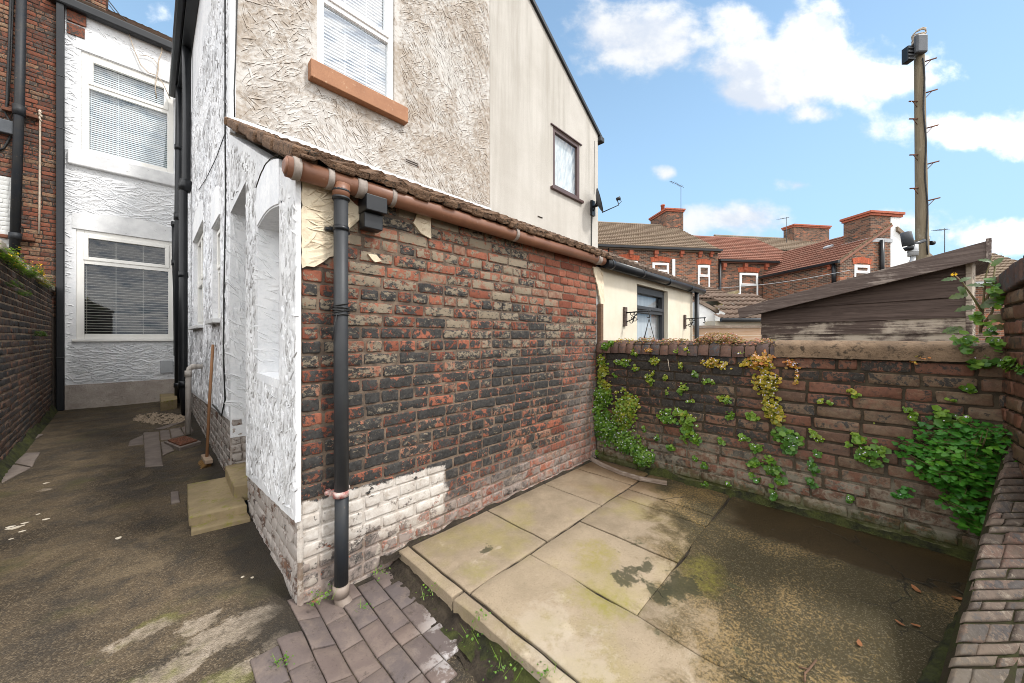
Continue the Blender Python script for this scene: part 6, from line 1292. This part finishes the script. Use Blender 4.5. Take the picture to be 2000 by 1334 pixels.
    w = MB(); a, b = FRr.p(-.75, 8.9, .3), FRr.p(-.05, 7.95, .3); a = FRr.p(*FRr.hit(207, -5, -.6), -.6); b = FRr.p(*FRr.hit(262, 53, .1), .1); w.tube([a, a.lerp(b, .5) - V((0, 0, .06)), b], .010, 5); a = FRr.p(*FRr.hit(212, 8, -.6), -.6); b = FRr.p(*FRr.hit(225, 25, .1), .1); w.tube([a, b], .008, 5); tag(w.build('overhead_wire', M['cable']), 'black twisted wires running down to the white house eaves', 'wire')
small_buildings()
# ================================================================ plants
def round_leaf(mb, p, n, s, rng, col, lobes=5, cup=.25):
    n = n.normalized(); u = n.cross(V((rng.uniform(-1, 1), rng.uniform(-1, 1), rng.uniform(-1, 1)))).normalized(); v = n.cross(u); c = mb.vert(p - n * s * cup * .5, col); k = []; m = lobes * 2
    for i in range(m):
        a = 2 * math.pi * i / m; r = s * (1.0 if i % 2 else .80) * rng.uniform(.92, 1.08); k.append(mb.vert(p + u * math.cos(a) * r + v * math.sin(a) * r + n * s * cup * rng.uniform(.1, .6), col))
    for i in range(m): mb.face((c, k[i], k[(i + 1) % m]), 0, True)
def clump(label, ells, dens=1.0, tone=(.0, .6), mat='leaf', size=.0135, depth=.05, flowers=.10, fr=None, name='creeper', cat='creeper plant', group=None, seed=None, clip=None, droop=.35):
    """trailing plant rooted in the joints: ells = photo ellipses on the wall, each (px, py, rx, ry[, tone shift])"""
    fr = fr or FB; rng = random.Random(seed if seed is not None else int(ells[0][0] * 7 + ells[0][1])); lf, st = MB(), MB(); cs = []
    for e in ells:
        a, b = fr.hit(e[0], e[1]); ra = abs(fr.hit(e[0] + e[2], e[1])[0] - fr.hit(e[0] - e[2], e[1])[0]) / 2; rb = abs(fr.hit(e[0], e[1] - e[3])[1] - fr.hit(e[0], e[1] + e[3])[1]) / 2; sh = e[4] if len(e) > 4 else 0
        cs.append((a, b, ra, rb)); n = int(ra * rb * math.pi / (size * size) * .95 * dens) + 3
        sub = [(rng.gauss(0, .45), rng.gauss(0, .45)) for _ in range(max(2, n // 14))]
        for _ in range(n):
            g = rng.choice(sub); x = g[0] + rng.gauss(0, .28); y = g[1] + rng.gauss(0, .28); r = math.hypot(x, y)
            if r > 1.25: continue
            d = depth * (1 - min(1, r) * .7) * rng.random() ** .7 + .006; p = fr.p(a + x * ra, b + y * rb - d * droop, d); s = size * rng.choice((.5, .7, .9, 1.1, 1.45))
            if clip and not clip(p): continue
            nn = fr.n * rng.uniform(.5, 1) + V((0, 0, rng.uniform(.2, 1.1))) + V((rng.uniform(-.5, .5), rng.uniform(-.5, .5), 0)); t = max(0, min(1, rng.uniform(*tone) + sh + y * .12))
            round_leaf(lf, p, nn, s, rng, (t, rng.random(), rng.random(), 0))
            if rng.random() < .25: st.tube([fr.p(a + g[0] * ra * .5, b + g[1] * rb * .5, .003), p], .0012, 3, caps=False)
            if rng.random() < flowers:
                q = p + fr.n * .012 + V((0, 0, .006)); w = .0042 * rng.uniform(.7, 1.2); k = [lf.vert(q + V((rng.uniform(-w, w), rng.uniform(-w, w), rng.uniform(-w, w))) + d_ * w) for d_ in (fr.u, fr.v, -fr.u, -fr.v)]; lf.face(k, 1)
    a, b = cs[0][:2]; T = thing(name, label, cat, fr.p(a, b, 0), group)
    lf.build('leaves', [M[mat], M['lilac']], T)
    if len(st.v) > 60 and depth < .15: st.build('stems', M['stem'], T)
    return T
G = 'creeper tufts on the sooty yard wall'
cp = lambda p: p.y < YM - .004
clump('dense cascade of small leaved creeper filling the corner between outhouse and yard wall', [(1163, 800, 22, 38), (1186, 830, 28, 32), (1175, 770, 18, 20, .1), (1222, 800, 22, 36, .35), (1228, 862, 30, 22), (1258, 890, 22, 22), (1150, 800, 14, 36, -.1), (1238, 788, 14, 18, .4)], 1.5, (.05, .55), depth=.10, flowers=.14, clip=cp)
clump('narrow yellowing creeper climbing the corner above the dense cascade', [(1175, 725, 12, 28, .25), (1178, 700, 12, 12, .1), (1184, 755, 9, 16, .3)], 1.0, (.35, .9), depth=.045, clip=cp)
clump('long golden orange creeper hanging from the coping joint', [(1490, 700, 32, 16, .3), (1500, 742, 26, 28, -.15), (1508, 788, 17, 34, -.3), (1460, 712, 16, 8, -.1), (1520, 812, 14, 14, -.35)], 1.35, (.25, .8), 'leaf_o', depth=.09, flowers=.22)
clump('sparse reddish trailing creeper right of the golden hanging one', [(1545, 712, 18, 16, .35), (1556, 735, 6, 18, .2)], .45, (.4, .9), 'leaf_o', .011, flowers=.4)
clump('string of orange creeper along a brick joint left of the golden hanging one', [(1382, 708, 22, 9), (1410, 716, 18, 9), (1400, 702, 14, 5)], .9, (.2, .8), 'leaf_o', .012, flowers=.25)
clump('bright green creeper in two lobes midway along the yard wall', [(1305, 815, 20, 14), (1318, 800, 12, 9, .2), (1350, 818, 18, 12, .2), (1346, 842, 16, 22), (1312, 868, 14, 7), (1358, 856, 10, 10), (1330, 805, 14, 6, .3)], 1.2, (.1, .6), size=.016, depth=.07)
clump('low green creeper spreading in three lobes under the long hanging one', [(1447, 850, 14, 9, .2), (1474, 872, 14, 12), (1467, 897, 20, 9), (1508, 908, 24, 16), (1480, 928, 11, 8), (1522, 932, 14, 10, -.1), (1510, 960, 8, 14, -.1)], 1.2, (.05, .5), size=.016, depth=.08)
clump('round leaved fresh green creeper clump at mid height of the wall', [(1535, 855, 26, 20, -.1), (1540, 868, 18, 14, -.1), (1530, 838, 16, 8)], 1.3, (.0, .4), size=.018, depth=.09)
clump('broad leaved green creeper on the red bricks beside the big bushy plant', [(1690, 878, 34, 22), (1680, 858, 14, 14, .15), (1700, 892, 20, 12)], 1.25, (.05, .5), size=.018, depth=.09)
clump('narrow drooping green creeper left of the broad leaved one', [(1590, 905, 12, 14, -.1), (1588, 930, 14, 16, -.1), (1595, 884, 8, 8)], 1.1, (.0, .35), size=.015, depth=.06)
clump('small lime green creeper above the narrow drooping one', [(1595, 850, 14, 10, .2), (1588, 842, 7, 6, .2)], 1.1, (.2, .6), size=.015)
clump('low green sprigs with divided leaves at the foot of the bushy plant', [(1770, 960, 20, 9), (1745, 968, 10, 5)], 1.2, (.1, .5), 'leaf_cel', .016)
clump('rounded creeper leaves to the upper left of the bushy plant', [(1780, 812, 14, 12, .1), (1770, 798, 8, 8, .1), (1795, 822, 8, 6)], 1.0, (.1, .5), size=.017)
clump('rounded creeper leaves crowning the bushy plant', [(1840, 800, 26, 14), (1862, 815, 24, 12), (1830, 815, 22, 12)], 1.2, (.05, .45), size=.018, depth=.08)
clump('green creeper tuft below the right hand corner growth', [(1885, 752, 18, 10), (1895, 765, 10, 7)], 1.0, (.1, .5), size=.016)
clump('pink and yellow trailing sprig on the top brick course right of centre', [(1785, 690, 10, 5), (1805, 695, 20, 5, .3), (1788, 706, 8, 7)], .9, (.3, 1), 'leaf_o', .010)
tufts = [((1186, 678, 12, 12, -.1), 'rosette of green leaves on the coping end next to the outhouse', 'leaf', .016), ((1240, 688, 8, 10, .2), 'yellow green tuft just under the coping, first along from the outhouse', 'leaf', .012),
 ((1218, 707, 15, 7, .15), 'wide lime tuft two courses under the coping near the outhouse', 'leaf', .012), ((1281, 706, 10, 9, .4), 'golden tuft under the coping above a dry stalk', 'leaf', .012), ((1244, 718, 8, 7, .2), 'little lime tuft below the first one under the coping', 'leaf', .012),
 ((1270, 682, 13, 6, .5), 'yellow orange tuft in the coping joint left of the dry stalk', 'leaf_o', .011), ((1318, 684, 10, 4, .2), 'flat yellow tuft in the coping joint above the string of orange creeper, left one', 'leaf', .011), ((1341, 683, 9, 5, .3), 'flat yellow tuft in the coping joint above the string of orange creeper, right one', 'leaf', .011),
 ((1331, 714, 6, 10, .35), 'upright yellow tuft left of the string of orange creeper', 'leaf', .011), ((1361, 727, 9, 9, .0), 'pale green tuft under the left end of the orange string', 'leaf', .014), ((1272, 738, 9, 12, .3), 'yellow green tuft hanging a course below the dry stalk', 'leaf', .012),
 ((1303, 735, 9, 6, .3), 'yellow tuft at the foot of the dry stalk', 'leaf', .012), ((1334, 757, 11, 11, .15), 'lime tuft in the middle of the blackest bricks', 'leaf', .013), ((1305, 764, 5, 7, .25), 'tiny lime sprig left of the tuft on the blackest bricks', 'leaf', .011),
 ((1380, 746, 14, 6, .15), 'wide lime tuft under the right end of the orange string', 'leaf', .012), ((1415, 778, 11, 10, .2), 'lime tuft hanging left of the long golden creeper, upper one', 'leaf', .013), ((1421, 808, 11, 10, .0), 'green tuft hanging left of the long golden creeper, lower one', 'leaf', .014),
 ((1477, 812, 14, 11, .1), 'fresh lime tuft touching the tail of the long golden creeper', 'leaf', .015), ((1443, 686, 10, 5, .35), 'small golden tuft in the coping joint just left of the long golden creeper', 'leaf', .011), ((1348, 780, 8, 4, .2), 'faint lime sprig above the two lobed creeper', 'leaf', .011),
 ((1205, 731, 6, 5, .0), 'tiny green rosette beside the narrow corner creeper', 'leaf', .012), ((1260, 838, 6, 5, .0), 'tiny green sprig left of the two lobed creeper', 'leaf', .012), ((1282, 852, 7, 7, -.1), 'small dark green sprig under the left lobe of the two lobed creeper', 'leaf', .012),
 ((1411, 862, 9, 7, -.1), 'green sprig left of the three lobed creeper', 'leaf', .013), ((1362, 892, 9, 8, -.1), 'green tuft low on the wall under the two lobed creeper, left one', 'leaf', .014), ((1381, 906, 12, 8, -.1), 'green tuft low on the wall under the two lobed creeper, right one', 'leaf', .015),
 ((1373, 950, 9, 13, -.1), 'green tuft hanging just above the patio in the middle of the wall', 'leaf', .015), ((1426, 946, 7, 7, -.1), 'small green tuft low on the wall, right of the one above the patio', 'leaf', .013), ((1396, 966, 5, 4, -.1), 'tiny sprig at the foot of the wall', 'leaf', .012),
 ((1610, 785, 13, 6, .3), 'lime sprig on the red bricks, third course under the stone coping', 'leaf', .013), ((1664, 767, 15, 6, .3), 'lime sprig on the red bricks, highest of those right of the golden creeper', 'leaf', .014), ((1705, 818, 7, 5, .4), 'yellowish sprig left of the bushy plant', 'leaf', .012),
 ((1660, 970, 6, 12, -.2), 'dark green sprig low on the wall below the broad leaved creeper', 'leaf', .012), ((1165, 885, 8, 10, .0), 'small green plant in the corner by the bowed plank', 'leaf', .014), ((1855, 778, 10, 4, .2), 'pale sprig above the bushy plant', 'leaf', .012)]
for e, lab, mt, sz in tufts: clump(lab, [e], 1.25, (.15, .6), mt, sz, depth=.04, flowers=.08, name='creeper_tuft', cat='creeper plant', group=G, clip=cp if e[0] < 1200 else None)
d = MB(); d.tube([FB.p(*FB.hit(1309, 723), .015), FB.p(*FB.hit(1308, 712), .03), FB.p(*FB.hit(1306, 701), .02)], .0035, 6); tag(d.build('dry_stalk', M['cable_w']), 'short pale dry stalk sticking out of the black bricks', 'stalk')
# stonecrop carpet along the top of the coping: one mat per visible patch
def sedum(px0, px1, h, n, label, mat='sedum'):
    rng = random.Random(int(px0)); a0, a1 = FB.hit(px0, 662)[0], FB.hit(px1, 662)[0]; m = MB(); f = m
    for _ in range(n):
        u = rng.betavariate(1.4, 1.4); a = a0 + (a1 - a0) * u; c = rng.uniform(-.16, .0); z = 1.365 - max(0, c + .05) * .6 + rng.random() ** 1.6 * h * (1 - abs(2 * u - 1) ** 3); s = rng.uniform(.006, .012)
        round_leaf(m, FB.p(a, z, c), V((rng.uniform(-1, .3), rng.uniform(-.6, .6), 1)), s, rng, (max(0, min(1, rng.gauss(.6, .3))), rng.random(), 0, 0), 3)
        if rng.random() < .08: q = FB.p(a, z + .012, c + .01); k = [f.vert(q + V((rng.uniform(-.004, .004), rng.uniform(-.004, .004), rng.uniform(-.004, .004)))) for _ in range(4)]; f.face(k, 1)
    T = thing('stonecrop', label, 'stonecrop plant', FB.p((a0 + a1) / 2, 1.36, -.1), 'stonecrop mats along the coping'); m.build('leaves', [M[mat], M['lilac']], T)
sedum(1350, 1455, .085, 1100, 'thickest reddish stonecrop mat on the coping left of the timber shed'); sedum(1236, 1275, .05, 200, 'small orange stonecrop mat on the coping under the basket chains'); sedum(1276, 1345, .03, 240, 'thin stonecrop mat on the coping right of the basket chains'); sedum(1190, 1232, .03, 120, 'sparse stonecrop on the coping beside the outhouse', 'leaf_o'); sedum(1456, 1520, .03, 160, 'thin pink stonecrop at the joint between brick and stone coping')
# big bushy plant with divided leaves and a few yellow flowers
def celandine():
    rng = random.Random(77); T = thing('celandine', 'large bushy green plant with divided leaves and yellow flowers on the yard wall', 'wild plant', FB.p(*FB.hit(1880, 1000))); lf, st, fl = MB(), MB(), MB()
    ells = [(1850, 860, 74, 42, 44), (1880, 905, 84, 50, 52), (1930, 870, 38, 55, 28), (1880, 960, 50, 40, 26), (1830, 895, 66, 30, 30), (1905, 1000, 40, 32, 14), (1935, 930, 26, 40, 10), (1950, 838, 14, 12, 5)]
    for (x, y, rx, ry, n) in ells:
        for _ in range(int(n * 1.45)):
            r = math.sqrt(rng.random()); th = rng.uniform(0, 6.283); a, b = FB.hit(x + rx * r * math.cos(th), y + ry * r * math.sin(th)); d = .03 + .26 * (1 - r * .6) * rng.random(); tip = FB.p(a, b, d)
            if tip.y < -.62: continue
            dr = (FB.u * rng.uniform(-1, 1) + V((0, 0, rng.uniform(-.5, .25))) + FB.n * rng.uniform(.3, .9)).normalized(); L = rng.uniform(.07, .13); root = tip - dr * L; nn = (V((0, 0, 1)) + FB.n * .7 + V((rng.uniform(-.3, .3), rng.uniform(-.3, .3), 0))).normalized(); sd_ = dr.cross(nn).normalized()
            st.tube([FB.p(a * .7 + FB.hit(1890, 970)[0] * .3, b - .06, .01), root, tip], .0016, 4, caps=False); t = max(0, min(1, rng.gauss(.45, .22) + (d - .12)))
            for k, (u, s) in enumerate(((1.0, 0), (.62, 1), (.62, -1), (.25, 1), (.25, -1))):
                p = root + dr * L * u + sd_ * s * L * .30 - V((0, 0, .006 * abs(s))); q = (dr * (1 if s == 0 else .35) + sd_ * s).normalized(); w = q.cross(nn).normalized(); sz = L * (.20 if s == 0 else .175) * rng.uniform(.8, 1.2); c = lf.vert(p, (t, rng.random(), 0, 0)); R0 = []
                shape = []
                for w_ in range(24):
                    th = math.pi + w_ * 2 * math.pi / 24; rr = .78 + .24 * math.cos(3 * th) + .05 * math.cos(9 * th); rr *= 1.15 if math.cos(th) > 0 else .9; shape.append((rr * math.cos(th), rr * math.sin(th) * 1.05))
                for (f_, g_) in shape: R0.append(lf.vert(p + q * f_ * sz + w * g_ * sz - nn * (abs(g_) * .22 + max(0, f_) * .15) * sz, (t, rng.random(), 0, 0)))
                for i in range(len(R0)): lf.face((c, R0[i], R0[(i + 1) % len(R0)]), 0, True)
    for (x, y) in ((1903, 832), (1910, 838), (1906, 844), (1893, 860), (1912, 828), (1900, 840)):
        p = FB.p(*FB.hit(x, y), .20)
        for k in range(5): a = k * 1.257; e = p + FB.u * math.cos(a) * .011 + FB.v * math.sin(a) * .011 + FB.n * .006; s = V((0, 0, .005)); fl.poly([p - s, e - s * .6 + FB.u * .003, e + s, p + s], 1)
        st.tube([p, p - FB.n * .1 - V((0, 0, .12))], .0015, 4)
    lf.build('leaves', [M['leaf_cel'], M['yellow']], T); st.build('stems', M['stem'], T)
celandine()
# corner growth at the top right: broad leaves, trailing creeper and a tall flower stalk
def corner_plants():
    clump('mass of trailing creeper spilling over the corner of yard wall and side wall', [(1900, 655, 34, 22), (1915, 690, 28, 20), (1925, 625, 24, 26), (1932, 590, 18, 24), (1905, 705, 18, 10), (1880, 672, 24, 12), (1940, 660, 16, 26), (1940, 560, 14, 20)], .9, (.0, .5), 'leaf', .017, depth=.16, flowers=.08)
    rng = random.Random(5); T = thing('sow_thistle', 'tall leggy weed with ragged leaves and a yellow flower above the wall corner', 'wild plant', FB.p(*FB.hit(1915, 640), -.08)); lf, st = MB(), MB(); fl = lf; P = lambda x, y, c=-.04: FB.p(*FB.hit(x, y, c), c)
    for pts in ([(1915, 650), (1920, 600), (1925, 540), (1938, 500)], [(1919, 610), (1900, 580), (1880, 552), (1866, 538)], [(1920, 600), (1938, 560), (1944, 520)], [(1916, 640), (1938, 610), (1945, 575)]): st.tube([P(*q) for q in pts], [.007, .0055, .004, .003][:len(pts)], 6)
    def blade(x, y, L, ang, mat_t, wd=.32, c=-.02):
        p = P(x, y, c); d = (FB.u * math.cos(ang) + FB.v * math.sin(ang) + FB.n * rng.uniform(-.1, .5)).normalized(); n = (FB.n + V((0, 0, rng.uniform(.2, 1)))).normalized(); s = d.cross(n).normalized(); n = s.cross(d); N = 9; A, B, C = [], [], []
        for i in range(N + 1):
            u = i / N; w = L * wd * math.sin(math.pi * min(1, u * .92 + .08)) ** .7 * (1 if i % 2 else .66); q = p + d * L * u - n * L * .35 * u * u; A.append(lf.vert(q + s * w + n * w * .25, (mat_t, rng.random(), 0, 0))); B.append(lf.vert(q, (mat_t, rng.random(), 0, 0))); C.append(lf.vert(q - s * w + n * w * .25, (mat_t, rng.random(), 0, 0)))
        for i in range(N): lf.face((A[i], A[i + 1], B[i + 1], B[i]), 0, True); lf.face((B[i], B[i + 1], C[i + 1], C[i]), 0, True)
    for (x, y, L, a, t) in ((1938, 520, .09, 1.0, .3), (1936, 512, .08, 2.5, .2), (1925, 550, .11, .3, .3), (1922, 560, .10, 2.7, .25), (1868, 545, .09, 3.0, .2), (1875, 550, .08, .6, .3), (1872, 560, .09, -1.0, .3), (1890, 575, .11, 3.3, .6), (1915, 600, .13, .5, .4), (1925, 590, .14, .2, .7), (1905, 600, .12, 3.2, .5), (1930, 620, .15, -.2, .8), (1940, 640, .12, .1, .8), (1880, 640, .11, 3.6, .6), (1900, 660, .10, -1.8, .95), (1870, 640, .10, 3.4, .3), (1935, 575, .12, .9, .5)): blade(x, y, L * .68, a, t)
    q = P(1864, 536)
    for k in range(11): a = k * .571; e = q + FB.u * math.cos(a) * .014 + FB.v * math.sin(a) * .010 + FB.n * .004; fl.poly([q, e + V((0, 0, .003)), e - FB.u * .003, e - V((0, 0, .003))], 1)
    lf.build('leaves', [M['leaf_pur'], M['yellow']], T); st.build('stems', M['stem'], T)
    FT = Fr((0, -.65, 0), (-1, 0, 0)); clump('trailing creeper on the face of the taller side wall at the right edge', [(1985, 710, 14, 14), (1996, 722, 8, 10)], .9, (.0, .4), size=.015, fr=FT, clip=lambda p: True)
corner_plants()
# tufts on the alley wall
FAt = Fr(FA.p(0, 0, .03), FA.u)
def tuft(px, py, n, L, label, mat='leaf', tone=(.2, .7), yellow=0, s=.018):
    rng = random.Random(int(px * 3 + py)); a, b = FAt.hit(px, py); T = thing('wall_tuft', label, 'wild plant', FAt.p(a, b), 'weeds on the alley wall'); m = MB(); f = m
    for _ in range(n):
        p = FAt.p(a + rng.gauss(0, L), b + abs(rng.gauss(0, L * .55)) - L * .2, rng.uniform(-.01, .09)); round_leaf(m, p, FAt.n * rng.uniform(.2, 1) + V((0, 0, 1)), s * rng.uniform(.6, 1.4), rng, (rng.uniform(*tone), rng.random(), 0, 0))
        if rng.random() < yellow: q = p + V((.01, 0, .02)); k = [f.vert(q + V((rng.uniform(-.012, .012), rng.uniform(-.012, .012), rng.uniform(-.012, .012)))) for _ in range(4)]; f.face(k, 1)
    m.build('leaves', [M[mat], M['yellow']], T)
tuft(4, 503, 200, .13, 'leafy tuft on the alley coping at the very left edge', yellow=.1); tuft(22, 520, 160, .12, 'leafy tuft on the alley coping, second from the left edge', yellow=.15); tuft(48, 536, 150, .12, 'feathery green tuft hanging over the middle of the alley coping', tone=(0, .4)); tuft(64, 534, 120, .12, 'yellow flowering tuft on the alley coping', tone=(.5, 1), yellow=.5); tuft(86, 558, 120, .14, 'pale tuft on the alley coping nearest the white house', 'leaf_pur', (.3, 1)); tuft(78, 553, 80, .10, 'reddish tuft on the alley coping between the yellow and pale ones', 'leaf_o', (.4, 1))
tuft(16, 558, 70, .06, 'green sprig on the alley wall face just below the coping, left one', tone=(0, .3)); tuft(36, 575, 60, .05, 'green sprig on the alley wall face just below the coping, right one', tone=(0, .3)); tuft(70, 655, 130, .07, 'bushy fern like sprig halfway down the alley wall', tone=(0, .3))
# little weeds in the joints of the paving
def weed(px, py, n, L, label, z=0.0):
    rng = random.Random(int(px + py)); p0 = gz(px, py, z); zz = max(z, ground_z(p0.x, p0.y)) if z <= 0 else z; T = thing('paving_weed', label, 'weed', (p0.x, p0.y, zz), 'small weeds in the paving joints'); m = MB()
    for _ in range(n):
        r = V((rng.gauss(0, L), rng.gauss(0, L), 0)); h = rng.uniform(.004, .03); p = V((p0.x, p0.y, zz + h)) + r; round_leaf(m, p, V((rng.uniform(-.6, .6), rng.uniform(-.6, .6), 1)), rng.uniform(.003, .008), rng, (rng.uniform(.0, .4), rng.random(), 0, 0), 3)
    for _ in range(n // 2):
        a = rng.uniform(0, 6.28); e = V((math.cos(a), math.sin(a), 1.2)) * rng.uniform(.02, .05); q = V((p0.x, p0.y, zz)) + V((rng.gauss(0, L * .7), rng.gauss(0, L * .7), 0)); w = V((-math.sin(a), math.cos(a), 0)) * .0018; m.face([m.vert(q - w, (.4, .5, 0, 0)), m.vert(q + w, (.4, .5, 0, 0)), m.vert(q + e, (.6, .5, 0, 0))])
    m.build('leaves', M['leaf'], T)
for x, y, n, L, lab, z in ((625, 1172, 46, .035, 'weed with tiny leaves at the outhouse corner beside the pipe shoe', 0), (708, 1190, 18, .02, 'tiny weed right of the pipe shoe', 0), (742, 1120, 22, .025, 'weed where the clay pavers meet the outhouse wall', 0), (548, 1300, 22, .022, 'weed at the bottom left of the clay pavers', 0), (930, 1235, 34, .05, 'grassy weed in the soil strip beside the kerb', 0), (990, 1305, 36, .05, 'grassy weed in the moss strip near the bottom edge', 0), (830, 1165, 20, .03, 'weed in the soil strip near the outhouse wall', 0), (1068, 1322, 20, .03, 'grass sprouting over the kerb at the bottom edge', .02), (938, 1203, 14, .02, 'sprig on the kerb top', .024)):
    weed(x, y, int(n * .7), L, lab, z)
